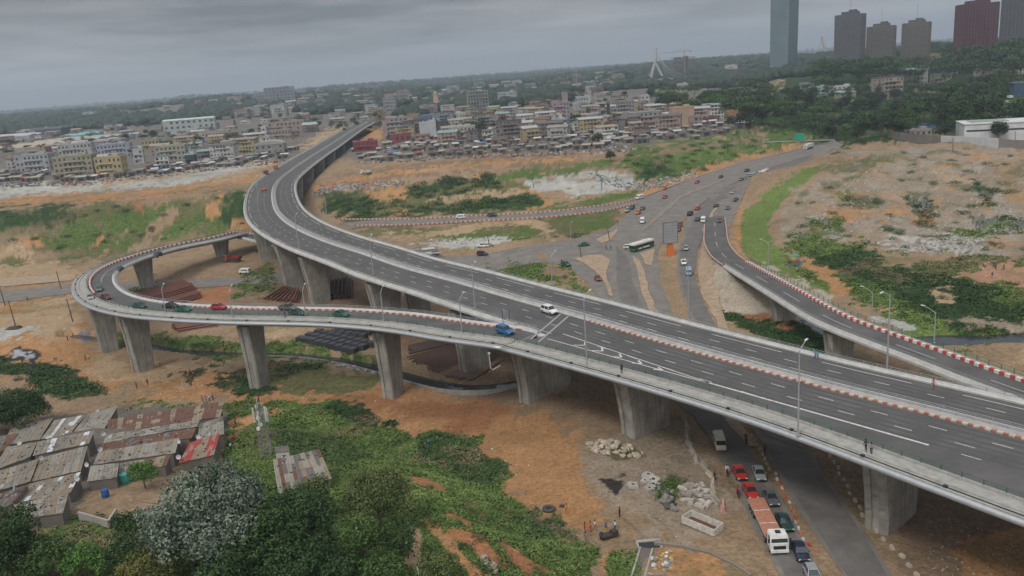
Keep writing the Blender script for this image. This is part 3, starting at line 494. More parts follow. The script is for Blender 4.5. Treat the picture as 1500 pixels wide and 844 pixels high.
# ------------------------------------------------------------------ bridges
M_ASPH = mat('fresh_asphalt', (.092, .087, .084), .85, .24, .16, .05, detail=8, spec=.25)
M_CONC = mat('pale_concrete', (.41, .40, .38), .85, .16, .5, .05, detail=7)
M_CONC2 = mat('pier_concrete', (.325, .305, .27), .9, .22, .35, .08, detail=8)
def formwork(m_):
    n = m_.node_tree; b = n.nodes['Principled BSDF']; src = b.inputs['Base Color'].links[0].from_socket; ge = n.nodes.new('ShaderNodeNewGeometry'); sp = n.nodes.new('ShaderNodeSeparateXYZ'); n.links.new(ge.outputs['Position'], sp.inputs[0])
    def ma(op, a, b_):
        q = n.nodes.new('ShaderNodeMath'); q.operation = op
        for i_, v in enumerate((a, b_)):
            if hasattr(v, 'links'): n.links.new(v, q.inputs[i_])
            else: q.inputs[i_].default_value = v
        return q.outputs[0]
    hx = ma('ADD', ma('MULTIPLY', sp.outputs[0], .8), ma('MULTIPLY', sp.outputs[1], .6)); cb = n.nodes.new('ShaderNodeCombineXYZ'); n.links.new(hx, cb.inputs[0]); n.links.new(sp.outputs[2], cb.inputs[1])
    br = n.nodes.new('ShaderNodeTexBrick'); n.links.new(cb.outputs[0], br.inputs['Vector']); br.offset = 0; br.inputs['Scale'].default_value = 1; br.inputs['Brick Width'].default_value = 1.3; br.inputs['Row Height'].default_value = 2.4; br.inputs['Mortar Size'].default_value = .035
    br.inputs['Color1'].default_value = (1, 1, 1, 1); br.inputs['Color2'].default_value = (.88, .88, .87, 1); br.inputs['Mortar'].default_value = (.68, .67, .65, 1)
    cb2 = n.nodes.new('ShaderNodeCombineXYZ'); n.links.new(ma('MULTIPLY', hx, 1.6), cb2.inputs[0]); n.links.new(ma('MULTIPLY', sp.outputs[2], .1), cb2.inputs[1]); ns = n.nodes.new('ShaderNodeTexNoise'); ns.inputs['Scale'].default_value = 1.3; ns.inputs['Detail'].default_value = 5; n.links.new(cb2.outputs[0], ns.inputs['Vector'])
    mr_ = n.nodes.new('ShaderNodeMapRange'); n.links.new(ns.outputs[0], mr_.inputs[0]); mr_.inputs[1].default_value = .35; mr_.inputs[2].default_value = .65; mr_.inputs[3].default_value = .74; mr_.inputs[4].default_value = 1.1
    m1 = n.nodes.new('ShaderNodeMix'); m1.data_type = 'RGBA'; m1.blend_type = 'MULTIPLY'; m1.inputs[0].default_value = 1; n.links.new(src, m1.inputs[6]); n.links.new(br.outputs[0], m1.inputs[7])
    v_ = n.nodes.new('ShaderNodeVectorMath'); v_.operation = 'SCALE'; n.links.new(m1.outputs[2], v_.inputs[0]); n.links.new(mr_.outputs[0], v_.inputs[3]); n.links.new(v_.outputs[0], b.inputs['Base Color'])
formwork(M_CONC2)
M_WALK = mat('walkway_concrete', (.29, .28, .255), .9, .22, .7, .05, detail=8)
M_STEEL = mat('galvanised_steel', (.42, .43, .44), .45, .1, 2, 0, metal=.6)
M_PIPE = mat('painted_edge_beam', (.40, .41, .42), .4, .1, 1, 0, metal=.5)
M_WHITE = mat('road_paint', (.47, .46, .43), .8, .28, 2)
M_PINK = mat('faded_red_paint', (.33, .12, .09), .8, .25, 2)
M_CREAM = mat('faded_white_paint', (.46, .40, .34), .8, .2, 2)
M_TRACK = mat('tyre_darkened_asphalt', (.073, .070, .068), .8, .14, .25, .05, detail=8)
M_RED = mat('red_block_paint', (.42, .065, .05), .7, .22, 2)
M_WHB = mat('white_block_paint', (.62, .58, .53), .7, .15, 2)
M_GREEN = mat('green_fence_paint', (.03, .12, .085), .5, .1, 2)
M_DARK = mat('dark_gap', (.03, .03, .03), .9, 0)
def mesh_panel():
    m_ = bpy.data.materials.new('green_wire_panel'); m_.use_nodes = True; n = m_.node_tree; b = n.nodes['Principled BSDF']
    b.inputs['Base Color'].default_value = (.05, .16, .12, 1); b.inputs['Roughness'].default_value = .6; b.inputs['Alpha'].default_value = .12
    return m_
M_PANEL = mesh_panel()

DZ = 14.0
MEDPX = [(1500, 640), (1420, 616), (1233, 573), (1100, 535.5), (967, 499), (828, 457), (747, 436), (670, 412), (590, 392), (537, 372), (483, 356), (425, 329), (403, 303), (403, 272), (422, 253), (457, 229), (478, 216), (520, 190)]
MED = [P(x, y, DZ) for x, y in MEDPX]
d0 = np.array(MED[0]) - np.array(MED[2]); d0 /= np.linalg.norm(d0)
MED = [tuple(np.array(MED[0]) + d0 * 75)] + MED
MED[-1] = (-165.5, 961); MED += [(-172, 1100)]
# smooth the survey a little
def smooth(pts, k=2):
    a = np.array(pts)
    for _ in range(k): a[1:-1] = .25 * a[:-2] + .5 * a[1:-1] + .25 * a[2:]
    return a
MC, MS = resample(MED, 2.0)
MC = smooth(MC, 60)
def frames(C):
    T = np.gradient(C[:, :2], axis=0); T /= np.linalg.norm(T, axis=1)[:, None]
    return T, np.stack([T[:, 1], -T[:, 0]], 1)
def z_of(C): return np.full(len(C), DZ) if C.shape[1] < 3 else C[:, 2]
def locate(C, x, y):
    T, N = frames(C); d = np.hypot(C[:, 0] - x, C[:, 1] - y); i = int(d.argmin()); return i, float((x - C[i, 0]) * N[i, 0] + (y - C[i, 1]) * N[i, 1])
I_SPLIT = locate(MC, *P(828, 461, DZ))[0]; S_SPLIT = MS[I_SPLIT] if I_SPLIT < len(MS) else 0
def sweep(mb, C, prof, i0=0, i1=None, mi=0, closed=True, caps=True, z0=0.0):
    """profile [(offset, dz)] (offset number or per-point array) along C[i0:i1]"""
    i1 = len(C) if i1 is None else i1
    T, N = frames(C); zc = z_of(C); n = len(prof); vs = []; fs = []
    for k in range(i0, i1):
        for o, dz in prof:
            oo = o[k] if isinstance(o, np.ndarray) else o
            vs.append((C[k, 0] + N[k, 0] * oo, C[k, 1] + N[k, 1] * oo, zc[k] + dz + z0))
    L = i1 - i0
    for k in range(L - 1):
        for j in range(n if closed else n - 1):
            a = k * n + j; b = k * n + (j + 1) % n; fs.append((a, b, b + n, a + n))
    if closed and caps: fs.append(tuple(range(n))); fs.append(tuple((L - 1) * n + j for j in range(n - 1, -1, -1)))
    mb.add(vs, fs, mi)
def strip(mb, C, o0, o1, dz, i0=0, i1=None, mi=0): sweep(mb, C, [(o1, dz), (o0, dz)], i0, i1, mi, closed=False)
def at_s(C, s_, off):
    S_ = np.r_[0, np.cumsum(np.linalg.norm(np.diff(C[:, :2], axis=0), axis=1))]; T, N = frames(C)
    f = [np.interp(s_, S_, a) for a in (C[:, 0], C[:, 1], T[:, 0], T[:, 1], z_of(C))]
    return f[0] + f[3] * off, f[1] - f[2] * off, f[4], math.atan2(f[3], f[2])
def length(C): return float(np.sum(np.linalg.norm(np.diff(C[:, :2], axis=0), axis=1)))
def dashes(mb, C, off, a, b, period, dash, wdt=.16, dz=.012, phase=0):
    s_ = a + phase
    while s_ < b:
        p0 = at_s(C, s_, off - wdt / 2); p1 = at_s(C, s_, off + wdt / 2); p2 = at_s(C, s_ + dash, off + wdt / 2); p3 = at_s(C, s_ + dash, off - wdt / 2)
        mb.add([(*p[:2], p[2] + dz) for p in (p0, p1, p2, p3)], [(0, 1, 2, 3)]); s_ += period
def kerb(C, off, a, b, seg, wdt, hgt, parent, dz=0.0, faded=False):
    mb = MB(); s_ = a; k = 0
    while s_ < b:
        x, y, z, ang = at_s(C, s_ + seg / 2, off); mb.box(x, y, z + dz + hgt / 2, seg * .985, wdt, hgt, ang, mi=k % 2); s_ += seg; k += 1
    return mb.build('kerb', [M_PINK, M_CREAM] if faded else [M_RED, M_WHB], parent)
def rail(C, off, a, b, step, hgt, rails, m_, parent, name='guard_rail', pr=.05, rr=.045, dz=0.0, thick=None):
    mb = MB(); s_ = a
    while s_ < b:
        x, y, z, ang = at_s(C, s_, off); mb.box(x, y, z + dz + hgt / 2, pr * 2, pr * 2, hgt, ang); s_ += step
    n = max(2, int((b - a) / 3))
    for rz_ in rails:
        q = [at_s(C, a + (b - a) * k / n, off) for k in range(n + 1)]
        mb.tube([(p[0], p[1], p[2] + dz + rz_) for p in q], rr, 4)
    return mb.build(name, m_, parent)
def panels(C, off, a, b, hgt, parent, dz=0):
    mb = MB(); n = int((b - a) / 2.6)
    q = [at_s(C, a + (b - a) * k / n, off) for k in range(n + 1)]
    for p, r in zip(q, q[1:]): mb.add([(p[0], p[1], p[2] + dz + .15), (r[0], r[1], r[2] + dz + .15), (r[0], r[1], r[2] + dz + hgt), (p[0], p[1], p[2] + dz + hgt)], [(0, 1, 2, 3)])
    return mb.build('mesh_panel', M_PANEL, parent)
def walkway(C, o_out, sgn, a, b, parent, fence=True):
    """service walkway with cable trough and rounded steel edge; sgn=-1 when it lies on the negative side; o_out is the outer edge"""
    i0 = int(np.searchsorted(np.r_[0, np.cumsum(np.linalg.norm(np.diff(C[:, :2], axis=0), axis=1))], a)); S_ = np.r_[0, np.cumsum(np.linalg.norm(np.diff(C[:, :2], axis=0), axis=1))]
    i1 = int(np.searchsorted(S_, b)); mb = MB(); o = lambda d: o_out - sgn * d
    sweep(mb, C, [(o(.3), .0), (o(.3), .22), (o(1.3), .22), (o(1.35), .42), (o(1.75), .42), (o(1.8), .22), (o(3.7), .22), (o(3.75), .55), (o(4.15), .5), (o(4.15), .0)], i0, i1)
    mb.build('walkway', M_WALK, parent)
    mb = MB(); n = max(2, int((b - a) / 2.5)); q = [at_s(C, a + (b - a) * k / n, o(.02)) for k in range(n + 1)]
    mb.tube([(p[0], p[1], p[2] - .22) for p in q], .42, 10); mb.build('edge_beam', M_PIPE, parent, smooth=True)
    mb = MB(); s_ = a + 3
    while s_ < b:
        x, y, z, ang = at_s(C, s_, o(.75)); mb.box(x, y, z + .35, .5, .35, .3, ang); s_ += 11
    mb.tube([(at_s(C, a + (b - a) * k / n, o(.75))[0], at_s(C, a + (b - a) * k / n, o(.75))[1], at_s(C, a + (b - a) * k / n, o(.75))[2] + .3) for k in range(n + 1)], .07, 4)
    mb.build('cable_tray', M_DARK, parent)
    if fence:
        rail(C, o(3.95), a, b, 2.6, 1.2, (1.18, .5), M_GREEN, parent, 'safety_fence', pr=.05, rr=.03, dz=.0); panels(C, o(3.95), a, b, 1.15, parent)
def pier(x, y, ang, across, along, ztop, parent, flare=2.0, zb=None):
    """wall pier, ang = direction of the deck; wide across the deck, flaring out under the girder"""
    zb = float(hs(x, y)) - 1.5 if zb is None else zb; H_ = ztop - zb; mb = MB(); c, q = math.cos(ang), math.sin(ang)
    lv = [(0, 0), (H_ * .3, flare * .1), (H_ * .55, flare * .36), (H_ * .8, flare * .74), (H_, flare * 1.1)]; g = .28; gw = along * .16
    # outline (u along the deck, v across), with a groove down each narrow face
    vs = []; fs = []
    for z_, fl in lv:
        V_ = across / 2 + fl; U_ = along / 2
        ol = [(-U_, -V_ + .3), (-U_ + .3, -V_), (-gw, -V_), (-gw, -V_ + g), (gw, -V_ + g), (gw, -V_), (U_ - .3, -V_), (U_, -V_ + .3), (U_, V_ - .3), (U_ - .3, V_), (gw, V_), (gw, V_ - g), (-gw, V_ - g), (-gw, V_), (-U_ + .3, V_), (-U_, V_ - .3)]
        for u, v in ol: vs.append((x + u * c - v * q, y + u * q + v * c, zb + z_))
    n = 16
    for k in range(len(lv) - 1):
        for j in range(n): fs.append((k * n + j, k * n + (j + 1) % n, (k + 1) * n + (j + 1) % n, (k + 1) * n + j))
    fs.append(tuple(range((len(lv) - 1) * n, len(lv) * n))); mb.add(vs, fs)
    return mb.build('pier', M_CONC2, parent)

VIA = empty('viaduct', (0, 0, 0)); tag(VIA, 'long grey concrete viaduct of two dark carriageways sweeping from far town to lower right', 'viaduct')
LM = length(MC); S_arr = np.r_[0, np.cumsum(np.linalg.norm(np.diff(MC[:, :2], axis=0), axis=1))]; SSP = S_arr[I_SPLIT]
NEP = [(1500, 767), (1340, 707), (1165, 640), (1078, 610), (967, 576), (860, 545), (735, 511.5)]
NEP = [P(x, y, 13.8) for x, y in NEP]; _d = np.array(NEP[0]) - np.array(NEP[1]); NEP = [tuple(np.array(NEP[0]) + _d * 3)] + NEP
NEC, _ = resample([(*q, DZ) for q in NEP], 2.0); NEC = smooth(NEC, 30); NEL = length(NEC)
I_SPLIT = locate(MC, *at_s(MC, S_arr[locate(MC, NEC[-1, 0], NEC[-1, 1])[0]], 0)[:2])[0]; SSP = S_arr[I_SPLIT]
NO = np.array([-float(np.min(np.hypot(NEC[:, 0] - MC[i, 0], NEC[:, 1] - MC[i, 1]))) for i in range(len(MC))])
NEAR = np.where(np.arange(len(MC)) < I_SPLIT, -20.9, -14.0).astype(float)
# deck slab and girder, in two lengths (with and without the merging ramp)
for (i0, i1, near) in ((0, I_SPLIT + 1, NO), (I_SPLIT, len(MC), -14.2)):
    mb = MB(); sweep(mb, MC, [(near + .25, -.02), (11.6, -.02), (11.6, -.45), (9.4, -.9), (8.2, -2.1), (near + 5.0, -2.1), (near + 3.6, -.9), (near + .25, -.5)], i0, i1); mb.build('deck', M_CONC, VIA)
mb = MB()
strip(mb, MC, NO + 3.9, -1.1, 0, 0, I_SPLIT + 1); strip(mb, MC, -12.6, -1.1, 0, I_SPLIT, len(MC)); strip(mb, MC, 1.2, 10.5, 0); mb.build('roadway', M_ASPH, VIA)
walkway(NEC, 0, -1, 0, NEL, VIA)
# expansion joint
mb = MB()
for ds in (-1.3, 1.3):
    p0 = at_s(MC, SSP + ds - 1, -16.5); p1 = at_s(MC, SSP + ds + 8, -1.5)
    vx, vy = p1[0] - p0[0], p1[1] - p0[1]; L = math.hypot(vx, vy); mb.box((p0[0] + p1[0]) / 2, (p0[1] + p1[1]) / 2, DZ + .012, L, .45, .02, math.atan2(vy, vx))
mb.build('expansion_joint', M_STEEL, VIA)
# median
mb = MB(); sweep(mb, MC, [(-1.1, 0), (-1.1, .16), (1.2, .16), (1.2, 0)]); sweep(mb, MC, [(-.55, .16), (-.45, .62), (-.2, .62), (-.15, .16)]); sweep(mb, MC, [(.45, .16), (.5, .72), (.78, .72), (.9, .16)]); mb.build('median', M_CONC, VIA)
rail(MC, -.35, 0, LM, 2.2, 1.05, (1.0, .8), M_STEEL, VIA, pr=.05, rr=.045); rail(MC, .62, 0, LM, 2.2, 1.3, (1.25, 1.0), M_STEEL, VIA, pr=.05, rr=.05)
kerb(MC, -1.0, 0, SSP, .75, .5, .24, VIA, faded=True)
# parapets: far side all along, near side beyond the ramp
def parapet(C, off, sgn, a, b, parent, rr=(1.15, .85), base=.62):
    S_ = np.r_[0, np.cumsum(np.linalg.norm(np.diff(C[:, :2], axis=0), axis=1))]; i0 = int(np.searchsorted(S_, a)); i1 = int(np.searchsorted(S_, b)); mb = MB()
    sweep(mb, C, [(off, -.5), (off, .25), (off + sgn * .35, .35), (off + sgn * .5, base), (off + sgn * .85, base), (off + sgn * 1.1, .2), (off + sgn * 1.3, -.05), (off + sgn * 1.3, -.5)], i0, max(i1, i0 + 2)); mb.build('parapet', M_CONC, parent)
    rail(C, off + sgn * .65, a, b, 2.4, 1.2, rr, M_STEEL, parent, pr=.05, rr=.05)
parapet(MC, 10.4, 1, 0, LM, VIA); parapet(MC, -12.6, -1, SSP + 2, LM, VIA)
# tyre darkened lanes
for o_ in (-2.9, -6.05, -8.95, 2.3, 4.9, 7.65):
    mb = MB()
    for e in (-.72, .72):
        i = 0
        strip(mb, MC, o_ + e - .3, o_ + e + .3, .005, 0, len(MC) if o_ > -8 else I_SPLIT)
    mb.build('tyre_track', M_TRACK, VIA)
# markings
mb = MB()
for o_, ph in ((-4.6, 0), (-7.5, 3.5), (-10.35, 1.5), (3.5, 2), (6.3, 5)):
    for k_ in range(18): m1 = MB(); dashes(m1, MC, o_, k_ * 8.3, k_ * 8.3 + ph + .1, 8.3, 2.5, .15, phase=ph); m1.build('lane_marking', M_WHITE, VIA)
    dashes(mb, MC, o_, 18 * 8.3, LM if o_ > -8 else SSP - 70, 8.3, 2.5, .15, phase=ph)
i = 0
while i < len(MC) - 9: strip(mb, MC, 8.95, 9.12, .012, i, min(i + 9, len(MC))); i += 12
i = 0
while i < I_SPLIT - 30: strip(mb, MC, NO + 7.2, NO + 7.36, .012, i, i + 7); i += 8; i = I_SPLIT
while i < len(MC) - 9: strip(mb, MC, -11.6, -11.43, .012, i, min(i + 9, len(MC))); i += 12
# painted nose between viaduct and ramp
for a_, b_, o0, o1 in ((SSP - 2, SSP - 40, -10.0, -10.8), (SSP - 2, SSP - 40, -14.1, -11.0)):
    q0 = at_s(MC, a_, o0); q1 = at_s(MC, b_, o1); vx, vy = q1[0] - q0[0], q1[1] - q0[1]; mb.box((q0[0] + q1[0]) / 2, (q0[1] + q1[1]) / 2, DZ + .01, math.hypot(vx, vy), .22, .008, math.atan2(vy, vx))
for k, ds in enumerate((9, 14, 19, 24, 29)):
    wd = 1.9 * (1 - ds / 42)
    for sg in (-1, 1):
        q0 = at_s(MC, SSP - ds - 1.6, -11.6 - ds * .0); q1 = at_s(MC, SSP - ds, -11.6 + sg * wd)
        vx, vy = q1[0] - q0[0], q1[1] - q0[1]; mb.box((q0[0] + q1[0]) / 2, (q0[1] + q1[1]) / 2, DZ + .016 + .002 * (sg > 0), math.hypot(vx, vy), .36, .006, math.atan2(vy, vx))
q0 = at_s(MC, SSP - 38, -10.95); q1 = at_s(MC, SSP - 75, -10.4); vx, vy = q1[0] - q0[0], q1[1] - q0[1]
mb.box((q0[0] + q1[0]) / 2, (q0[1] + q1[1]) / 2, DZ + .01, math.hypot(vx, vy), .38, .008, math.atan2(vy, vx))
tag(mb.build('lane_marking', M_WHITE, VIA), kind='stuff')
for i_, (px_, py_, ac, fl, off) in enumerate([(1290, 700, 11, 1.6, -8), (925, 590, 12, 1.8, -9), (790, 530, 15, 2.0, -10.5), (560, 440, 9, 2.2, -7.5), (455, 395, 9, 2.2, -7.5), (402, 360, 9, 2.2, -7.5)]):
    pass
def pier_at(px_, py_, C, off, across, along, fl, parent, gz, z_under=2.05):
    X, Y = P(px_, py_, gz); i, o = locate(C, X, Y); T, N = frames(C); zc = z_of(C)[i]
    x = C[i, 0] + N[i, 0] * off; y = C[i, 1] + N[i, 1] * off
    return pier(x, y, math.atan2(T[i, 1], T[i, 0]), across, along, zc - z_under, parent, fl)
for px_, py_, gz, off, ac in [(1310, 752, 0, -8.5, 9.0), (948, 634, -1, -9.5, 9.5), (785, 592, -3, -9.5, 12), (690, 545, -4.2, -7.5, 7), (548, 500, -4.2, -8.0, 6.5), (450, 447, -4.2, -8.0, 6.5), (405, 425, -4.2, -8.0, 6.5), (385, 383, -4.2, -7.5, 6.5),
                              (617, 470, -4.2, 5.5, 6), (517, 455, -4.2, 5.5, 6), (478, 420, -4.2, 5.5, 6), (430, 395, -4.2, 5.5, 6)]:
    pier_at(px_, py_, MC, off, ac, 3.4, 1.7, VIA, gz)
for s_ in (LM - 640, LM - 590, LM - 535, LM - 475, LM - 410, LM - 340):
    for o_ in (-7, 5.5):
        x, y, z, ang = at_s(MC, s_, o_)
        if y > 470 and hs(x, y) < 9: pier(x, y, ang, 8, 3, z - 2.05, VIA, 1.2)

# ---- loop ramp on the left
LOUT = [(737, 512, 14), (715, 506.5, 13.6), (643, 497.5, 13.6), (563, 483.5, 13.6), (457, 475.5, 13.6), (397, 474.5, 13.6), (320, 473, 13.6), (227, 468, 13.6), (171, 461.5, 13.5), (139, 453.5, 13.3), (120, 445, 13.0), (109, 434, 12.6), (106, 421, 12), (113, 408, 11.2), (133, 395, 10.2), (168, 381, 9), (227, 364, 7.2), (293, 351, 5.2), (368, 339, 3)]
LP = [(*P(x, y, z), z) for x, y, z in LOUT]
LP += [(-60, 322, 1.4), (-30, 325, .4)]
LP = [(NEC[-1, 0], NEC[-1, 1], DZ)] + LP[1:]
LC, _ = resample(LP, 2.0); LC = smooth(LC, 14)      # outer edge line; the deck lies to its right-hand (positive) side
RAMP1 = empty('loop_ramp', (0, 0, 0)); tag(RAMP1, 'curving loop ramp on tall piers at left, with red and white kerb blocks', 'ramp')
LC[:, 2] += .15; LL = length(LC); W = 11.8; i_turn = locate(LC, *P(108, 428, 12.5)[:2])[0]; SLa = np.r_[0, np.cumsum(np.linalg.norm(np.diff(LC[:, :2], axis=0), axis=1))]; s_turn = SLa[i_turn]
mb = MB(); sweep(mb, LC, [(.25, -.02), (W, -.02), (W, -.4), (W - 2.2, -.8), (W - 3.2, -1.9), (3.4, -1.9), (2.2, -.8), (.25, -.45)]); mb.build('deck', M_CONC, RAMP1)
mb = MB(); strip(mb, LC, 3.9, W - .7, .0); mb.build('roadway', M_ASPH, RAMP1)
walkway(LC, 0, -1, 0, LL - 5, RAMP1)
s_in0 = 4
kerb(LC, W - 1.25, s_in0, s_turn - 62, .85, .4, .34, RAMP1, faded=True); kerb(LC, 4.75, s_turn - 12, LL - 12, 1.5, .5, .6, RAMP1)
parapet(LC, W - .8, 1, 1, LL - 2, RAMP1, base=.5)
for o_, a_, b_ in ((5.3, 10, i_turn - 10), (7.9, i_turn + 5, len(LC) - 30)): mb = MB(); strip(mb, LC, o_, o_ + .12, .012, a_, b_); mb.build('lane_marking', M_WHITE, RAMP1)
for px_, py_, gz, ac in [(592, 572, -4.2, 4.6), (392, 560, -4.2, 4.6), (228, 538, -4.2, 4.8), (163, 513, -4.2, 4.8), (229, 421, -4.2, 4.6), (347, 376, -4.0, 4.6), (490, 0, 0, 0)]:
    if ac: pier_at(px_, py_, LC, 5.6, ac, 3.2, 1.1, RAMP1, gz, 1.85)

# ---- ramp at the right, from the highway over its embankment and on
RPW = [(92.5, 345, .15), (85.7, 316.9, .6), (79.7, 293, 1.5), (76.2, 274.9, 2.3), (73.7, 255.9, 3.5), (73.0, 238.7, 4.9), (72.8, 214.4, 6.6), (72.9, 197.4, 7.6), (74.4, 175.1, 8), (77.4, 164.3, 8), (82.9, 147.9, 8), (87.2, 133.9, 8), (97, 110, 8), (108, 86, 8)]
RP = [(x, y, z + .12) for x, y, z in RPW][::-1]      # runs away from the camera, deck to its left (negative side)
RC, _ = resample(RP, 2.0); RC = smooth(RC, 8); RL = length(RC); WR = 9.6
S_ABUT = RL - 112; RSA = np.r_[0, np.cumsum(np.linalg.norm(np.diff(RC[:, :2], axis=0), axis=1))]; S_ABUT = RSA[locate(RC, 73.0, 240)[0]]; iA = int(np.searchsorted(RSA, S_ABUT))
RAMP2 = empty('slip_ramp', (0, 0, 0)); tag(RAMP2, 'dark slip ramp at right with bold red and white kerb blocks and green fence', 'ramp')
mb = MB(); sweep(mb, RC, [(0, -.02), (0, -.4), (-2.0, -.8), (-2.6, -1.9), (-WR + 2.6, -1.9), (-WR + 2.0, -.8), (-WR, -.4), (-WR, -.02)][::-1], 0, iA + 2); mb.build('deck', M_CONC, RAMP2)
mb = MB(); strip(mb, RC, -WR + .5, -1.3, .0); mb.build('roadway', M_ASPH, RAMP2)
mb = MB(); sweep(mb, RC, [(-1.4, 0), (-1.4, .25), (0.05, .25), (0.05, -.4)], 0, iA + 4); mb.build('walkway', M_WALK, RAMP2)
rail(RC, -.25, 2, S_ABUT + 6, 2.6, 1.3, (1.28, .6), M_GREEN, RAMP2, 'safety_fence', rr=.03); panels(RC, -.25, 2, S_ABUT + 6, 1.25, RAMP2)
kerb(RC, -1.7, 2, S_ABUT + 4, 1.05, .5, .6, RAMP2); kerb(RC, -1.0, S_ABUT + 8, RL - 6, 1.2, .4, .3, RAMP2, faded=True); kerb(RC, -WR + .3, S_ABUT + 2, RL - 20, 1.2, .4, .3, RAMP2, faded=True)
parapet(RC, -WR + 1.2, -1, 1, S_ABUT + 2, RAMP2)
i = 0
while i < len(RC) - 12: mb = MB(); strip(mb, RC, -5.3, -5.16, .012, i, i + 6); mb.build('lane_marking', M_WHITE, RAMP2); i += 11
mb = MB(); strip(mb, RC, -8.3, -8.18, .012, 0, iA); mb.build('lane_marking', M_WHITE, RAMP2)
for px_, py_ in [(1143, 473), (1240, 529), (1420, 620)]: pier_at(px_, py_, RC, -5.0, 5, 3.2, .8, RAMP2, -.5, 1.85)
x, y, z, an = at_s(RC, S_ABUT - 1, -WR / 2); mb = MB(); mb.box(x, y, z - 2.6, 1.6, WR - 1.2, 3.6, an); mb.box(x, y, z - 2.0, 2.6, 3.6, 1.2, an + 1.57); mb.build('abutment', M_CONC2, RAMP2)
cca = RC
# kerb blocks along the narrow road between fields
bw = empty('painted_block_kerb', (0, 0, 0)); tag(bw, 'two long lines of red and white blocks edging the narrow dirt road', 'kerb line')
for pts in ([(498, 322.5), (600, 322), (700, 317), (800, 311.5), (880, 302.5), (930, 293.5), (1000, 268), (1044, 253), (1088, 239), (1132, 229), (1172, 219)], [(520, 332), (600, 330.5), (700, 325), (800, 319.5), (885, 310), (935, 299)]):
    q, _ = resample([(*P(x, y, 0), .1) for x, y in pts], 4); kerb(q, 0, 0, length(q) - 1, 1.1, .6, .7, bw, faded=True)
# canal and creek water
M_WATER = mat('dark_water', (.03, .033, .036), .12, .15, .3, .02, spec=.5)
def ribbon(name, pts, wdt, z_fn, m_, kind='structure'):
    C_, _ = resample([(p[0], p[1], 0) for p in pts], 4); C_[:, 2] = z_fn(C_[:, 0], C_[:, 1]); C_[:, 2] = smooth(C_[:, 2:3], 30)[:, 0]; mb = MB(); strip(mb, C_, -wdt / 2, wdt / 2, 0); return tag(mb.build(name, m_), kind=kind)
ribbon('canal_water', CANAL, 6.6, lambda x, y: hs(x, y) + 1.1, M_WATER); ribbon('creek_water', CREEK, 9, lambda x, y: hs(x, y) + .6, M_WATER)
# concrete wall of the canal
mb = MB(); C_, _ = resample(CANAL[3:], 3); C_[:, 2] = smooth((hs(C_[:, 0], C_[:, 1]))[:, None], 30)[:, 0]
sweep(mb, C_, [(2.9, -1), (2.9, 2.5), (3.4, 2.6), (3.4, -1)]); tag(mb.build('canal_wall', M_WALK), 'stained concrete retaining wall of the dark canal under the ramps', 'wall')
mb = MB(); n_ = 24; mb.add([(X_, Y_, 1.0) for X_, Y_ in ((900, 2600), (8000, 2600), (9000, 9000), (2500, 9000))], [(0, 1, 2, 3)])
tag(mb.build('lagoon_water', mat('lagoon', (.12, .14, .15), .2, .1, .01)), kind='structure')
# ------------------------------------------------------------------ vehicles
M_GLASS = mat('vehicle_glass', (.02, .025, .03), .08, 0, spec=.6); M_TYRE = mat('tyre_rubber', (.02, .02, .02), .9, 0); M_RIM = mat('wheel_rim', (.3, .3, .3), .4, 0, metal=.7)
M_LAMPW = mat('lamp_lens', (.7, .7, .66), .15, 0); M_LAMPR = mat('tail_lens', (.4, .02, .02), .2, 0); M_BLACKP = mat('black_trim', (.025, .025, .025), .6, 0); M_PLATE = mat('number_plate', (.6, .6, .5), .5, 0)
PAINT = {}
def paint(n, c, ro=.32, me=.0):
    if n not in PAINT: PAINT[n] = mat('paint_' + n, c, ro, .16, 1.2, 0, metal=me, spec=.5)
    return PAINT[n]
PC = dict(red=(.38, .028, .022), orange=(.50, .10, .03), white=(.62, .62, .60), silver=(.33, .34, .35), grey=(.12, .125, .13), black=(.018, .018, .02), blue=(.02, .11, .28), dkblue=(.018, .023, .045), green=(.015, .09, .055), dkred=(.13, .02, .022), teal=(.18, .34, .33), brown=(.12, .10, .08), dkgreen=(.02, .05, .04), ltblue=(.22, .30, .38), maroon=(.16, .03, .04), cream=(.55, .5, .4), rust=(.25, .09, .05))
def loft(mb, secs, mi=0, caps=True):
    n = len(secs[0]); vs = [p for s_ in secs for p in s_]; fs = []
    for k in range(len(secs) - 1):
        for j in range(n): fs.append((k * n + j, k * n + (j + 1) % n, (k + 1) * n + (j + 1) % n, (k + 1) * n + j))
    if caps: fs.append(tuple(range(n - 1, -1, -1))); fs.append(tuple((len(secs) - 1) * n + j for j in range(n)))
    mb.add(vs, fs, mi)
def wheel(root, x, y, r=.32, wd=.22):
    mb = MB(); s_ = 1 if y > 0 else -1; n = 14
    mb.tube([(x, y - wd / 2, r), (x, y + wd / 2, r)], r, n, 0); mb.tube([(x, y + s_ * wd * .5, r), (x, y + s_ * (wd * .5 + .012), r)], r * .6, n, 1)
    return mb.build('wheel', [M_TYRE, M_RIM], root)
def bodysec(x, w_, zl, zb, crown=.02):
    return [(x, -w_ * .96, zl), (x, -w_, zl + .12), (x, -w_, zb - .14), (x, -w_ * .93, zb - .02), (x, -w_ * .5, zb + crown), (x, w_ * .5, zb + crown), (x, w_ * .93, zb - .02), (x, w_, zb - .14), (x, w_, zl + .12), (x, w_ * .96, zl)]
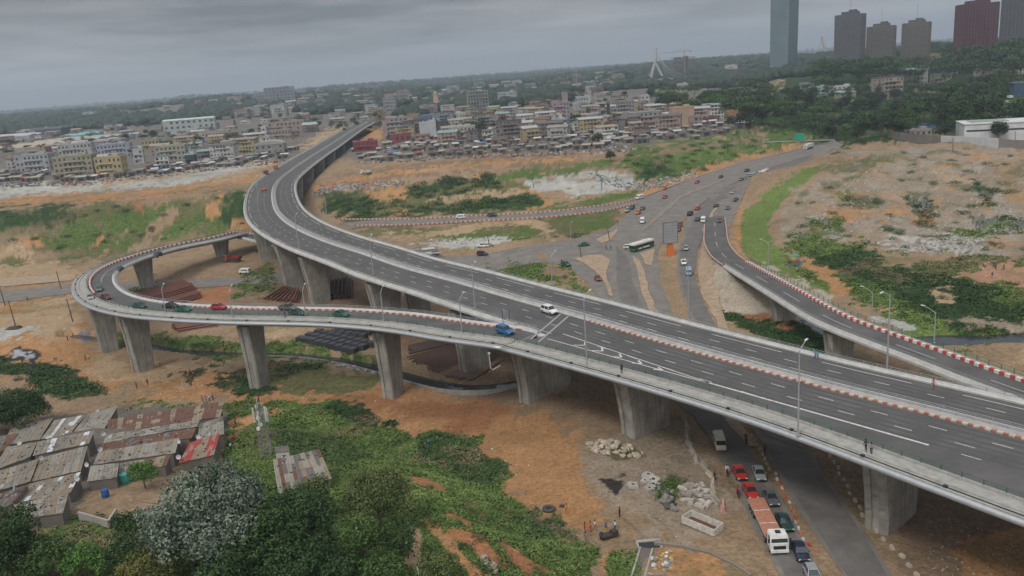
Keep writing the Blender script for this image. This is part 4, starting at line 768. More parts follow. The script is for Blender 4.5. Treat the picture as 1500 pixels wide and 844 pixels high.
def make_car(kind):
    r = empty('car', (0, 0, 0)); L, W_, belt, top, g0, g1, t0, t1 = {'sedan': (4.4, .87, .90, 1.44, -1.45, 1.0, -.85, .28), 'hatch': (3.9, .84, .95, 1.50, -1.75, .95, -1.35, .25), 'suv': (4.5, .92, 1.08, 1.74, -2.1, 1.05, -1.9, .4), 'pickup': (5.0, .92, 1.02, 1.72, -.35, 1.35, -.2, .75)}[kind]
    h2 = L / 2; mb = MB(); zl = .24 if kind in ('sedan', 'hatch') else .36
    tail = belt - .02 if kind != 'pickup' else belt - .02
    loft(mb, [bodysec(-h2, W_ * .82, zl + .12, tail - .16), bodysec(-h2 + .1, W_ * .93, zl + .04, tail - .03), bodysec(-h2 + .6, W_, zl, tail + .01), bodysec(g1 - .2, W_, zl, belt), bodysec(g1 + .3, W_ * .99, zl, belt - .04), bodysec(h2 - .5, W_ * .96, zl, belt - .16), bodysec(h2 - .1, W_ * .88, zl + .03, belt - .26), bodysec(h2, W_ * .76, zl + .14, belt - .36)])
    # roof and pillars
    tw = W_ * .74; loft(mb, [[(x_, -y_, z_), (x_, y_, z_), (x_, y_, z_ + .05), (x_, -y_, z_ + .05)] for x_, y_, z_ in ((t0 - .06, tw * .92, top - .07), (t0 + .2, tw, top - .02), (t1 - .15, tw, top - .02), (t1 + .05, tw * .94, top - .06))])
    for sy in (-1, 1):
        for xb, xt in ((g0 + .06, t0), (g1 - .08, t1), ((g0 + g1) / 2 - .1, (t0 + t1) / 2 - .05)): mb.tube([(xb, sy * W_ * .9, belt - .02), (xt, sy * tw * .97, top - .04)], .04, 4)
        mb.box(g1 - .25, sy * (W_ + .08), belt + .08, .1, .16, .12)
    if kind == 'pickup': mb.box(-1.45, 0, belt + .0, 1.75, W_ * 1.7, .03, mi=1)
    mb.build('body', [M_BLACKP, M_BLACKP], r, smooth=False)
    mb = MB(); loft(mb, [[(x_, -y_, z_) for x_, y_, z_ in ()] or [(g0, -W_ * .88, belt - .03), (g1, -W_ * .88, belt - .03), (g1, W_ * .88, belt - .03), (g0, W_ * .88, belt - .03)], [(t0, -tw * .96, top - .05), (t1, -tw * .96, top - .05), (t1, tw * .96, top - .05), (t0, tw * .96, top - .05)]]); mb.build('window', M_GLASS, r)
    for sx in (-1, 1):
        for sy in (-1, 1): wheel(r, sx * L * .31, sy * (W_ - .08), .31 if kind in ('sedan', 'hatch') else .37)
    for sy in (-1, 1):
        mb = MB(); mb.box(h2 - .07, sy * W_ * .66, belt - .34, .1, .34, .14, sy * -.3); mb.build('headlight', M_LAMPW, r); mb = MB(); mb.box(-h2 + .03, sy * W_ * .72, belt - .2, .08, .24, .16, sy * .2); mb.build('tail_light', M_LAMPR, r)
    mb = MB(); mb.box(h2 - .01, 0, zl + .28, .06, .5, .12); mb.box(h2 - .03, 0, zl + .12, .08, W_ * 1.4, .12, mi=1); mb.build('grille', [M_BLACKP, M_BLACKP], r)
    return r
def make_van(L=4.8, W_=.9, H_=2.05, nwin=4, roofrack=False, truck=False):
    r = empty('van', (0, 0, 0)); h2 = L / 2; mb = MB()
    prof = lambda x_, y_, z0, z1: [(x_, -y_ * .97, z0), (x_, -y_, z0 + .15), (x_, -y_, z1 - .35), (x_, -y_ * .9, z1 - .05), (x_, -y_ * .6, z1), (x_, y_ * .6, z1), (x_, y_ * .9, z1 - .05), (x_, y_, z1 - .35), (x_, y_, z0 + .15), (x_, y_ * .97, z0)]
    loft(mb, [prof(-h2, W_ * .93, .35, H_ - .1), prof(-h2 + .12, W_, .3, H_), prof(h2 - 1.15, W_, .3, H_), prof(h2 - .75, W_ * .98, .3, H_ - .12), prof(h2 - .22, W_ * .95, .3, 1.2), prof(h2, W_ * .86, .38, .95)])
    mb.build('body', [M_BLACKP], r)
    st = (L - 1.7) / nwin
    for sy in (-1, 1):
        for k in range(nwin): m2 = MB(); m2.box(-h2 + .45 + st * (k + .5), sy * (W_ + .003), H_ - .62, st * .86, .03, .48); m2.build('side_window', M_GLASS, r)
        m2 = MB(); m2.box(h2 - .08, sy * W_ * .66, .82, .1, .26, .2); m2.build('headlight', M_LAMPW, r)
        m2 = MB(); m2.box(-h2 + .01, sy * W_ * .8, 1.0, .06, .16, .4); m2.build('tail_light', M_LAMPR, r)
        for sx in (-1, 1): wheel(r, sx * L * .3, sy * (W_ - .1), .34)
    m2 = MB(); m2.add([(h2 - .68, -W_ * .84, H_ - .2), (h2 - .18, -W_ * .86, 1.24), (h2 - .18, W_ * .86, 1.24), (h2 - .68, W_ * .84, H_ - .2), (h2 - .9, -W_ * .84, H_ - .25), (h2 - .5, -W_ * .86, 1.2), (h2 - .5, W_ * .86, 1.2), (h2 - .9, W_ * .84, H_ - .25)], [(0, 1, 2, 3), (4, 7, 6, 5), (0, 4, 5, 1), (3, 2, 6, 7), (0, 3, 7, 4), (1, 5, 6, 2)]); m2.build('windscreen', M_GLASS, r)
    m2 = MB(); m2.box(-h2 - .0, 0, H_ - .6, .04, W_ * 1.4, .45); m2.build('rear_window', M_GLASS, r)
    if roofrack:
        m2 = MB()
        for k in range(5): m2.box(-h2 + .6 + k * .6, 0, H_ + .06, .05, W_ * 1.5, .05)
        for sy in (-1, 1): m2.box(-h2 + 1.8, sy * W_ * .72, H_ + .08, 2.6, .05, .05)
        m2.build('roof_rack', M_BLACKP, r)
    return r
def make_bus():
    r = empty('bus', (0, 0, 0)); L, W_, H_ = 11.2, 1.25, 3.0; h2 = L / 2
    sec = lambda x_, y_, z0, z1: [(x_, -y_, z0), (x_, -y_, z1 - .2), (x_, -y_ * .9, z1), (x_, y_ * .9, z1), (x_, y_, z1 - .2), (x_, y_, z0)]
    mb = MB(); loft(mb, [sec(-h2, W_ * .97, .4, 1.35), sec(-h2 + .08, W_, .32, 1.4), sec(h2 - .1, W_, .32, 1.4), sec(h2, W_ * .96, .4, 1.35)]); mb.build('lower_body', mat('bus_green', (.02, .10, .05), .4, .05), r)
    mb = MB(); loft(mb, [sec(-h2 + .02, W_ * .985, 1.3, 2.55), sec(h2 - .04, W_ * .985, 1.3, 2.5)]); mb.build('window_band', M_GLASS, r)
    mb = MB(); loft(mb, [sec(-h2, W_ * .98, 2.35, H_ - .05), sec(-h2 + .1, W_, 2.3, H_), sec(h2 - .2, W_, 2.3, H_), sec(h2, W_ * .96, 2.35, H_ - .1)]); mb.box(-1.5, 0, H_ + .1, 2.4, 1.6, .22); mb.build('roof', mat('bus_roof', (.55, .55, .5), .5, .08), r)
    m2 = MB()
    for sy in (-1, 1):
        for k in range(9): m2.box(-h2 + .7 + k * 1.2, sy * W_ * .995, 1.9, .09, .03, 1.0)
    m2.build('window_post', mat('bus_green', (0, 0, 0)), r)
    for sy in (-1, 1):
        m2 = MB(); m2.box(-1.2, sy * (W_ + .004), .95, 3.6, .02, .5); m2.box(2.2, sy * (W_ + .004), .9, 2.0, .02, .45); m2.build('white_panel', paint('white', PC['white']), r)
        for x_ in (-3.3, 3.4): wheel(r, x_, sy * (W_ - .14), .48, .28)
        m2 = MB(); m2.box(h2 - .02, sy * .95, .75, .08, .35, .2); m2.build('headlight', M_LAMPW, r)
    m2 = MB(); m2.box(h2 - .02, 0, 1.85, .06, 2.2, 1.0); m2.build('windscreen', M_GLASS, r)
    return r
def cab(r, x, W_=1.22, H_=2.9, z0=.75, colour=None, L=2.0):
    mb = MB(); sec = lambda x_, y_, a, b: [(x_, -y_, a), (x_, -y_, b - .25), (x_, -y_ * .88, b), (x_, y_ * .88, b), (x_, y_, b - .25), (x_, y_, a)]
    loft(mb, [sec(x - L / 2, W_ * .97, z0, H_ - .05), sec(x + L / 2 - .35, W_, z0, H_), sec(x + L / 2 - .06, W_, z0, H_ - 1.05), sec(x + L / 2, W_ * .97, z0 - .1, H_ - 1.2)])
    mb.box(x + L / 2 + .04, 0, z0 - .12, .2, W_ * 2, .36); mb.build('cab', [colour], r)
    m2 = MB(); xw = x + L / 2; m2.add([(xw - .33, -W_ * .86, H_ - .17), (xw - .035, -W_ * .9, H_ - 1.0), (xw - .035, W_ * .9, H_ - 1.0), (xw - .33, W_ * .86, H_ - .17), (xw - .45, -W_ * .86, H_ - .2), (xw - .2, -W_ * .9, H_ - 1.02), (xw - .2, W_ * .9, H_ - 1.02), (xw - .45, W_ * .86, H_ - .2)], [(0, 1, 2, 3), (4, 7, 6, 5), (0, 4, 5, 1), (3, 2, 6, 7), (0, 3, 7, 4), (1, 5, 6, 2)]); m2.build('windscreen', M_GLASS, r)
    m2 = MB(); m2.box(xw + .02, 0, z0 + .42, .05, W_ * 1.35, .5); m2.build('grille', M_BLACKP, r)
    m2 = MB(); m2.box(x - .1, 0, H_ + .04, .7, .7, .1); m2.build('roof_hatch', M_BLACKP, r)
    for sy in (-1, 1):
        m2 = MB(); m2.box(x + .25, sy * (W_ + .004), H_ - .6, .8, .03, .55); m2.build('side_window', M_GLASS, r)
        m2 = MB(); m2.box(xw + .1, sy * W_ * .78, z0 - .1, .1, .34, .18); m2.build('headlight', M_LAMPW, r)
        m2 = MB(); m2.box(xw - .1, sy * (W_ + .22), H_ - .7, .08, .22, .6); m2.build('mirror', M_BLACKP, r)
def make_truck(kind, cabcol, loadcol):
    r = empty('truck', (0, 0, 0)); L = {'flatbed': 13.2, 'tipper': 8.0, 'tanker': 13.5, 'boxtruck': 12.5}[kind]; h2 = L / 2
    mb = MB(); mb.box(0, 0, .85, L * .94, .9, .25); mb.build('chassis', M_BLACKP, r)
    cab(r, h2 - 1.2, colour=cabcol)
    x1 = h2 - 2.6; x0 = -h2; xc = (x0 + x1) / 2; lx = x1 - x0
    if kind == 'flatbed':
        mb = MB(); mb.box(xc, 0, 1.3, lx, 2.46, .22); mb.box(x1 - .08, 0, 1.55, .14, 2.46, .4); mb.build('flatbed', [loadcol], r)
        mb = MB()
        for k in range(1, 3): mb.box(x0 + lx * k / 3, 0, 1.415, .18, 2.3, .02)
        for sy in (-1, 1): mb.box(xc, sy * 1.235, 1.3, lx, .03, .12)
        mb.build('strap', M_WHITE, r)
    elif kind == 'tipper':
        mb = MB(); z0, z1 = 1.15, 2.35
        mb.add([(x0, -1.1, z0), (x1, -1.1, z0), (x1, 1.1, z0), (x0, 1.1, z0), (x0 - .2, -1.24, z1), (x1, -1.24, z1), (x1, 1.24, z1), (x0 - .2, 1.24, z1), (x0 - .1, -1.14, z1), (x1 - .1, -1.14, z1), (x1 - .1, 1.14, z1), (x0 - .1, 1.14, z1), (x0 + .1, -1., z0 + .15), (x1 - .1, -1., z0 + .15), (x1 - .1, 1., z0 + .15), (x0 + .1, 1., z0 + .15)],
               [(0, 3, 2, 1), (0, 1, 5, 4), (1, 2, 6, 5), (2, 3, 7, 6), (3, 0, 4, 7), (4, 5, 9, 8), (5, 6, 10, 9), (6, 7, 11, 10), (7, 4, 8, 11), (8, 9, 13, 12), (9, 10, 14, 13), (10, 11, 15, 14), (11, 8, 12, 15), (12, 13, 14, 15)])
        for k in range(5):
            for sy in (-1, 1): mb.box(x0 + .3 + k * (lx - .6) / 4, sy * 1.2, 1.8, .1, .08, 1.1)
        mb.build('tipping_body', [loadcol], r)
    elif kind == 'tanker':
        mb = MB(); mb.tube([(x0, 0, 2.05), (x0 + .15, 0, 2.05), (x1 - .15, 0, 2.05), (x1, 0, 2.05)], [.75, 1.05, 1.05, .75], 16); mb.build('tank', [loadcol], r, smooth=True)
        mb = MB(); mb.box(xc, 0, 3.14, lx * .8, .5, .08)
        for k in range(3): mb.tube([(x0 + lx * (k + 1) / 4, 0, 3.1), (x0 + lx * (k + 1) / 4, 0, 3.3)], .25, 8)
        mb.build('walkway', M_STEEL, r)
    else:
        mb = MB(); mb.box(xc, 0, 2.4, lx, 2.45, 2.3); mb.build('box_body', [loadcol], r)
    xs = [h2 - 1.1] + ([x0 + 1.0, x0 + 2.2] if kind == 'tipper' else [x0 + .9, x0 + 2.0, x0 + 3.1, x1 - 1.0])
    for x_ in xs:
        for sy in (-1, 1): wheel(r, x_, sy * 1.02, .48, .34)
    return r
def make_bike():
    r = empty('motorbike', (0, 0, 0)); mb = MB(); mb.tube([(-.5, 0, .55), (-.1, 0, .75), (.35, 0, .85), (.55, 0, .4)], .06, 5); mb.tube([(-.5, 0, .35), (0, 0, .4), (.1, 0, .7)], .09, 5); mb.tube([(.33, -.32, 1.0), (.33, .32, 1.0)], .025, 4); mb.build('frame', [M_BLACKP], r)
    mb = MB(); mb.box(-.25, 0, .8, .65, .26, .1); mb.build('seat', M_BLACKP, r); mb = MB(); mb.lump(.12, 0, .85, .24, .15, .14, 1, jag=.05); mb.build('tank', [M_BLACKP], r)
    for x_ in (-.62, .62): mb = MB(); mb.tube([(x_, -.06, .3), (x_, .06, .3)], .3, 12); mb.build('wheel', M_TYRE, r)
    return r
# ---- people: one continuous skinned body per pose
def human(pose):
    J = {'pelvis': (0, 0, .93), 'waist': (0, 0, 1.1), 'chest': (0, 0, 1.35), 'neck': (0, 0, 1.5), 'head': (.02, 0, 1.6), 'crown': (.01, 0, 1.73)}
    st = {'stand': ((.02, .0), (-.0, .02), (.03, -.02)), 'walk': ((.22, -.24), (-.18, .2), (.2, -.2)), 'ride': ((.34, .34), (.3, .3), (.5, .5))}[pose]
    (fl, fr_), (al, ar), _ = st; E = [('pelvis', 'waist'), ('waist', 'chest'), ('chest', 'neck'), ('neck', 'head'), ('head', 'crown')]
    for s_, f_, a_ in ((1, fl, al), (-1, fr_, ar)):
        n = 'L' if s_ > 0 else 'R'
        if pose == 'ride':
            J['hip' + n] = (0, .09 * s_, .9); J['knee' + n] = (.38, .2 * s_, .8); J['ank' + n] = (.2, .2 * s_, .42); J['toe' + n] = (.34, .2 * s_, .38)
            J['sh' + n] = (.02, .19 * s_, 1.42); J['el' + n] = (.2, .27 * s_, 1.2); J['wr' + n] = (.42, .27 * s_, 1.08); J['ha' + n] = (.5, .27 * s_, 1.06)
        else:
            J['hip' + n] = (0, .09 * s_, .88); J['knee' + n] = (f_ * .5 + .04, .1 * s_, .48); J['ank' + n] = (f_, .1 * s_, .08 + abs(f_) * .1); J['toe' + n] = (f_ + .16, .11 * s_, .04 + abs(f_) * .05)
            J['sh' + n] = (0, .19 * s_, 1.42); J['el' + n] = (a_ * .4, .25 * s_, 1.14); J['wr' + n] = (a_ * 1.0 + .06, .24 * s_, .9); J['ha' + n] = (a_ * 1.1 + .09, .24 * s_, .8)
        E += [('pelvis', 'hip' + n), ('hip' + n, 'knee' + n), ('knee' + n, 'ank' + n), ('ank' + n, 'toe' + n), ('chest', 'sh' + n), ('sh' + n, 'el' + n), ('el' + n, 'wr' + n), ('wr' + n, 'ha' + n)]
    rad = {'pelvis': .145, 'waist': .13, 'chest': .155, 'neck': .06, 'head': .095, 'crown': .075, 'hip': .1, 'knee': .065, 'ank': .045, 'toe': .04, 'sh': .065, 'el': .045, 'wr': .032, 'ha': .04}
    ks = list(J); me = bpy.data.meshes.new('body'); me.from_pydata([J[k] for k in ks], [(ks.index(a), ks.index(b)) for a, b in E], [])
    o = bpy.data.objects.new('tmp', me); COL.objects.link(o); o.modifiers.new('s', 'SKIN')
    for i_, k in enumerate(ks):
        q = rad.get(k, rad.get(k[:-1], .05)); me.skin_vertices[0].data[i_].radius = (q, q * (.72 if k in ('pelvis', 'waist', 'chest') else 1))
        me.skin_vertices[0].data[i_].use_root = (k == 'pelvis')
    ss = o.modifiers.new('u', 'SUBSURF'); ss.levels = 1; ss.render_levels = 1
    dg = bpy.context.evaluated_depsgraph_get(); m2 = bpy.data.meshes.new_from_object(o.evaluated_get(dg)); bpy.data.objects.remove(o)
    m2.materials.clear()
    for _ in range(3): m2.materials.append(M_BLACKP)
    for p in m2.polygons:
        c_ = p.center; z_ = c_.z; arm = abs(c_.y) > .2
        p.material_index = 0 if (z_ > 1.47 or (arm and z_ < 1.12 and pose != 'ride') or z_ < .07) else (2 if z_ < .97 and not arm else 1)
        p.use_smooth = True
    m2.name = 'body'; return m2
SKIN = mat('skin', (.09, .045, .028), .6, 0); HAIR = mat('hair', (.012, .01, .01), .9, 0); HM = {k: human(k) for k in ('stand', 'walk', 'ride')}
_mb = MB(); _mb.lump(0, 0, 1.69, .105, .1, .09, 3, jag=.06); HAIRM = _mb.mesh('hair', HAIR, True)
SHIRT = dict(red=(.4, .03, .03), white=(.6, .6, .58), blue=(.03, .08, .3), black=(.02, .02, .02), yellow=(.5, .35, .04), orange=(.5, .13, .03), green=(.04, .2, .08), grey=(.2, .2, .2), pink=(.5, .12, .22), cyan=(.05, .35, .4))
def cloth(n): return mat('cloth_' + n, SHIRT[n], .9, .08, 5)
def person(x, y, z, ang, pose, shirt, trous, label, group=None):
    b = bpy.data.objects.new('person', HM[pose]); COL.objects.link(b); b.location = (x, y, z); b.rotation_euler = (0, 0, ang)
    for i_, m_ in enumerate((SKIN, cloth(shirt), cloth(trous))): b.material_slots[i_].link = 'OBJECT'; b.material_slots[i_].material = m_
    hh = bpy.data.objects.new('hair', HAIRM); COL.objects.link(hh); par(hh, b)
    if pose == 'ride': hh.location = (0, 0, 0)
    return tag(b, label, 'person', group)
# ---- placing
def zat(surf, px, py):
    """world point for a pixel on a named surface"""
    if surf == 'v': X, Y = P(px, py, DZ); return X, Y, DZ + .01
    if surf in 'lr':
        C = LC if surf == 'l' else RC; z = 8.0
        for _ in range(12): X, Y = P(px, py, z); i, _o = locate(C, X, Y); z = .4 * z + .6 * float(C[i, 2])
        return X, Y, z + .01
    if surf == 'a':
        z = .5
        for _ in range(12): X, Y = P(px, py, z); i, _o = locate(cca, X, Y); z = .4 * z + .6 * float(cca[i, 2])
        return X, Y, z + .01
    X, Y, z = G1(px, py)
    if surf == 'g': return X, Y, z + .17 + max(0, Y - 200) * .0004
    z = float(h(X, Y)); return X, Y, z
def heading(surf, a, b): p = zat(surf, *a); q = zat(surf, *b); return math.atan2(q[1] - p[1], q[0] - p[0])
PROTO = {}
def proto(key, fn):
    if key not in PROTO:
        r = fn(); PROTO[key] = r; r['_used'] = 0
    r = PROTO[key]
    if not r.get('_used'): r['_used'] = 1; return r
    return copy_tree(r)
def recolour(root, partname, m_):
    for c in ALLCH.get(root.name, []):
        if c.name.split('.')[0] == partname: c.material_slots[0].link = 'OBJECT'; c.material_slots[0].material = m_
CARS = [ # kind, colour, px, py, towards px, py, surface, label
 ('sedan', 'silver', 133, 438, 136, 452, 'l', 'pale car with green tint on the outer lane of the ramp bend, leftmost car', ),
 ('sedan', 'dkred', 156, 438, 175, 443, 'l', 'dark red car on the ramp bend beside a pale car'),
 ('sedan', 'grey', 146, 426, 141, 440, 'l', 'blue grey car behind the red car on the ramp bend'),
 ('sedan', 'dkgreen', 205, 451, 225, 453, 'l', 'dark green car on the ramp just right of its left bend'),
 ('sedan', 'black', 251, 451, 275, 452, 'l', 'black car on the ramp below a lamp, ahead of a green car'),
 ('sedan', 'green', 269, 456, 290, 457, 'l', 'green car close to the fence of the ramp, left of the bright red car'),
 ('hatch', 'red', 321, 453, 345, 453, 'l', 'bright red car alone on the near straight of the loop ramp'),
 ('pickup', 'brown', 422, 454, 445, 456, 'l', 'brown pickup on the ramp beside the kerb blocks'),
 ('sedan', 'dkgreen', 436, 461, 460, 463, 'l', 'dark green car on the ramp beside the brown pickup'),
 ('sedan', 'green', 500, 463, 525, 466, 'l', 'green car on the ramp halfway between its bend and the main deck'),
 ('suv', 'black', 231, 377, 200, 386, 'l', 'black car on the far upper arm of the loop ramp'),
 ('sedan', 'dkgreen', 175, 397, 150, 408, 'l', 'dark green car on the upper arm of the loop ramp near its bend'),
 ('suv', 'blue', 740, 489, 760, 495, 'v', 'bright blue car at the point where ramp and viaduct join'),
 ('suv', 'white', 805, 459, 830, 467, 'v', 'white off road car alone on the viaduct deck at the joint'),
 ('pickup', 'white', 708, 363, 690, 363, 'g', 'white pickup on the west road left of the junction'),
 ('suv', 'black', 707, 375, 730, 374, 'g', 'black off road car on the west road below the white pickup'),
 ('sedan', 'green', 855, 361, 830, 363, 'g', 'green car on the west road near the junction traffic island'),
 ('sedan', 'green', 829, 390, 845, 394, 'g', 'green car turning onto the curved slip beside the grass'),
 ('sedan', 'maroon', 876, 411, 885, 425, 'g', 'maroon car alone on the curved slip road'),
 ('hatch', 'white', 921, 365, 940, 364, 'g', 'small white car in front of the green bus'),
 ('sedan', 'red', 942, 364, 925, 366, 'g', 'red car just below the green bus'),
 ('suv', 'silver', 919, 311, 905, 322, 'g', 'silver car parked on the verge at the mouth of the block edged road'),
 ('suv', 'dkgreen', 926, 307, 915, 314, 'g', 'dark car parked behind the silver car on the verge'),
 ('hatch', 'orange', 935, 314, 920, 322, 'g', 'orange taxi beside two parked cars at the highway edge'),
 ('sedan', 'grey', 941, 308, 928, 316, 'g', 'grey car behind the orange taxi at the highway edge'),
 ('hatch', 'red', 1022, 308, 1040, 296, 'g', 'red car in the middle of the highway right of the central kerb'),
 ('suv', 'black', 1011, 316, 1030, 303, 'g', 'black off road car next to the central kerb above the billboard'),
 ('sedan', 'dkblue', 1022, 324, 1040, 308, 'g', 'dark blue car hidden half behind a white van'),
 ('sedan', 'black', 1049, 304, 1062, 292, 'g', 'black car on the highway right of the red car'),
 ('sedan', 'grey', 1066, 307, 1060, 322, 'g', 'grey car close to the outer kerb of the slip lane'),
 ('sedan', 'maroon', 1054, 325, 1050, 345, 'a', 'maroon car entering the right slip ramp'),
 ('hatch', 'dkred', 996, 332, 985, 345, 'g', 'dark red car right of the billboard, upper of two'),
 ('hatch', 'maroon', 994, 339, 985, 350, 'g', 'dark red car right of the billboard, lower of two'),
 ('hatch', 'silver', 1005, 367, 1004, 390, 'g', 'silver car alone on the road right of the billboard foot'),
 ('hatch', 'white', 1002, 388, 1003, 410, 'g', 'small white car just behind the pale blue van'),
 ('hatch', 'red', 1021, 269, 1000, 278, 'g', 'red car on the far carriageway of the highway, farthest red one'),
 ('sedan', 'dkgreen', 1056, 261, 1075, 252, 'g', 'dark car on the far carriageway right of the farthest red car'),
 ('pickup', 'black', 1094, 252, 1075, 259, 'g', 'black pickup beside the grey lorry on the highway'),
 ('sedan', 'brown', 1086, 265, 1070, 274, 'g', 'dark brown car in front of the grey lorry on the highway'),
 ('sedan', 'silver', 1074, 284, 1060, 296, 'g', 'silver car in the middle lanes of the highway'),
 ('sedan', 'dkblue', 1078, 295, 1066, 308, 'g', 'dark blue car near the highway kerb behind the silver car'),
 ('hatch', 'orange', 973, 278, 955, 287, 'g', 'orange red taxi by the red and white blocks of the highway'),
 ('hatch', 'red', 974, 291, 955, 302, 'g', 'red taxi on the highway below the orange red taxi'),
 ('sedan', 'red', 1083, 698, 1095, 720, 'g', 'bright red taxi under the viaduct, farther of the two in the queue'),
 ('sedan', 'red', 1099, 725, 1110, 745, 'g', 'bright red taxi right behind the flatbed lorry'),
 ('sedan', 'silver', 1112, 699, 1120, 720, 'g', 'silver car beside the farther red taxi'),
 ('sedan', 'grey', 1129, 735, 1140, 755, 'g', 'dark grey car beside the tail of the flatbed lorry'),
 ('sedan', 'dkgreen', 1149, 771, 1160, 790, 'g', 'dark green car beside the flatbed lorry'),
 ('sedan', 'dkblue', 1172, 814, 1182, 835, 'g', 'nearly black car right of the lorry cab'),
 ('hatch', 'silver', 1190, 849, 1200, 870, 'g', 'silver car cut by the bottom edge of the picture'),
 ('sedan', 'white', 722, 318, 740, 317, 'x', 'x'),
]
for kd, cl, x, y, x2, y2, sf, lb in CARS:
    if lb == 'x': kd, cl, sf, lb = 'suv', 'black', 'g', 'black car on the block edged road right of the white van'
    X, Y, zz2 = zat(sf, x, y); r = proto('car_' + kd, lambda: make_car(kd)); r.location = (X, Y, zz2); r.rotation_euler = (0, 0, heading(sf, (x, y), (x2, y2)))
    recolour(r, 'body', paint(cl, PC[cl], .3, .3 if cl in ('silver', 'grey') else 0)); tag(r, lb, 'car', 'cars on the roads')
VANS = [('white', 359, 401, 340, 401, 'p', 'white minibus on the dirt road under the loop ramp'), ('white', 675, 321, 655, 321, 'g', 'white van on the road edged by red and white blocks'), ('white', 941, 327, 936, 342, 'g', 'white high roofed van at the entrance of the junction'),
        ('white', 937, 292, 920, 296, 'g', 'long white van between two rows of painted blocks'), ('white', 1030, 326, 1026, 345, 'g', 'white van at the start of the slip lane'), ('ltblue', 1009, 403, 1010, 425, 'g', 'pale blue van on the road beside the island'), ('cream', 1054, 655, 1062, 680, 'g', 'cream minibus leaving the shade of the viaduct')]
for cl, x, y, x2, y2, sf, lb in VANS:
    sf2 = 'g' if sf == 'p' else sf; X, Y, zz2 = zat(sf2, x, y); r = proto('van', lambda: make_van(roofrack=False)); r.location = (X, Y, zz2); r.rotation_euler = (0, 0, heading(sf2, (x, y), (x2, y2))); recolour(r, 'body', paint(cl, PC[cl])); tag(r, lb, 'van', 'vans and minibuses')
b_ = make_bus(); X, Y, zz2 = zat('g', 940, 366); b_.location = (X, Y, zz2); b_.rotation_euler = (0, 0, heading('g', (945, 365), (925, 371))); tag(b_, 'long dark green city bus with pale roof crossing the junction', 'bus')
for kd, cc_, lc_, x, y, x2, y2, sf, lb in [
    ('flatbed', paint('white', PC['white']), mat('flatbed_deck', (.36, .16, .10), .8, .2, 2), 1124, 778, 1142, 815, 'g', 'long lorry with white cab and reddish flatbed in the queue'),
    ('tipper', paint('rust', PC['rust']), mat('dull_red_body', (.20, .035, .03), .6, .2, 2), 341, 384, 320, 384, 'g', 'dull red tipper truck parked beside a ramp pier'),
    ('tipper', paint('dkred', PC['dkred']), mat('dull_red_body', (0, 0, 0)), 390, 256, 380, 268, 'v', 'dark red tipper truck on the bend of the viaduct, nearer one'),
    ('tipper', paint('orange', PC['orange']), mat('dark_load', (.1, .04, .04), .7, .2, 2), 404, 248, 396, 258, 'v', 'red and orange truck on the viaduct just behind the dark red one'),
    ('tipper', paint('white', PC['white']), mat('pale_tipper', (.5, .47, .4), .6, .2, 2), 536, 256, 520, 258, 'g', 'white tipper truck on the orange earth road'),
    ('tanker', paint('white', PC['white']), mat('pale_tank', (.52, .52, .48), .35, .1, 2), 1119, 257, 1104, 264, 'g', 'cream tanker lorry in the middle of the highway'),
    ('tipper', paint('teal', PC['teal']), mat('grey_tipper', (.3, .34, .33), .5, .2, 2), 1102, 261, 1088, 268, 'g', 'grey green lorry ahead of the tanker'),
    ('boxtruck', paint('white', PC['white']), mat('white_box', (.55, .55, .55), .5, .1, 2), 1184, 219, 1168, 224, 'g', 'white box lorry at the far end of the highway')]:
    r = make_truck(kd, cc_, lc_); X, Y, zz2 = zat(sf, x, y); r.location = (X, Y, zz2); r.rotation_euler = (0, 0, heading(sf, (x, y), (x2, y2))); tag(r, lb, 'truck')
# loose tipper body, standing on the ground without a lorry
mb = MB(); lx, ly, lz = 5.6, 2.3, 1.1
mb.box(0, 0, .12, lx, ly, .14, mi=1); mb.box(0, -ly / 2, .65, lx, .1, lz); mb.box(0, ly / 2, .65, lx, .1, lz); mb.box(-lx / 2, 0, .65, .1, ly, lz); mb.box(lx / 2, 0, .65, .1, ly, lz)
for k in range(7): mb.box(-lx / 2 + .4 + k * .8, -ly / 2 - .07, .6, .1, .08, lz); mb.box(-lx / 2 + .4 + k * .8, ly / 2 + .07, .6, .1, .08, lz)
o = mb.build('truck_bed', [mat('dirty_white_steel', (.5, .47, .42), .6, .25, 2), mat('rusty_floor', (.10, .05, .035), .9, .3, 2)]); X, Y, zz2 = zat('t', 1029, 772); o.location = (X, Y, zz2 + .05); o.rotation_euler = (0, 0, heading('t', (1010, 764), (1048, 780)))
tag(o, 'dirty white steel truck bed lying empty on the bare ground', 'truck bed')
mb = None
for cl, x, y, x2, y2, lb in [('dkred', 1065, 697, 1069, 712, 'motorbike with rider beside the farther red taxi'), ('black', 1081, 728, 1086, 742, 'motorbike with rider in dark red left of the nearer red taxi'), ('black', 1093, 650, 1098, 662, 'motorbike with rider in the shade under the viaduct'), ('black', 715, 318, 700, 318, 'motorbike on the block edged road ahead of the black car'), ('black', 888, 366, 888, 380, 'motorbike waiting at the centre of the junction')]:
    X, Y, zz2 = zat('g', x, y); r = proto('bike', make_bike); hd = heading('g', (x, y), (x2, y2)); r.location = (X, Y, zz2); r.rotation_euler = (0, 0, hd); recolour(r, 'tank', paint(cl, PC[cl])); tag(r, lb, 'motorbike', 'motorbikes on the roads')
    c_, s_ = math.cos(hd), math.sin(hd); person(X - .2 * c_, Y - .2 * s_, zz2 + .0, hd, 'ride', {'dkred': 'white', 'black': 'red'}.get(cl, 'grey') if x < 1090 else 'black', 'blue', 'person riding the ' + lb.replace(' with rider', '').replace(' in dark red', ''), 'motorbike riders')

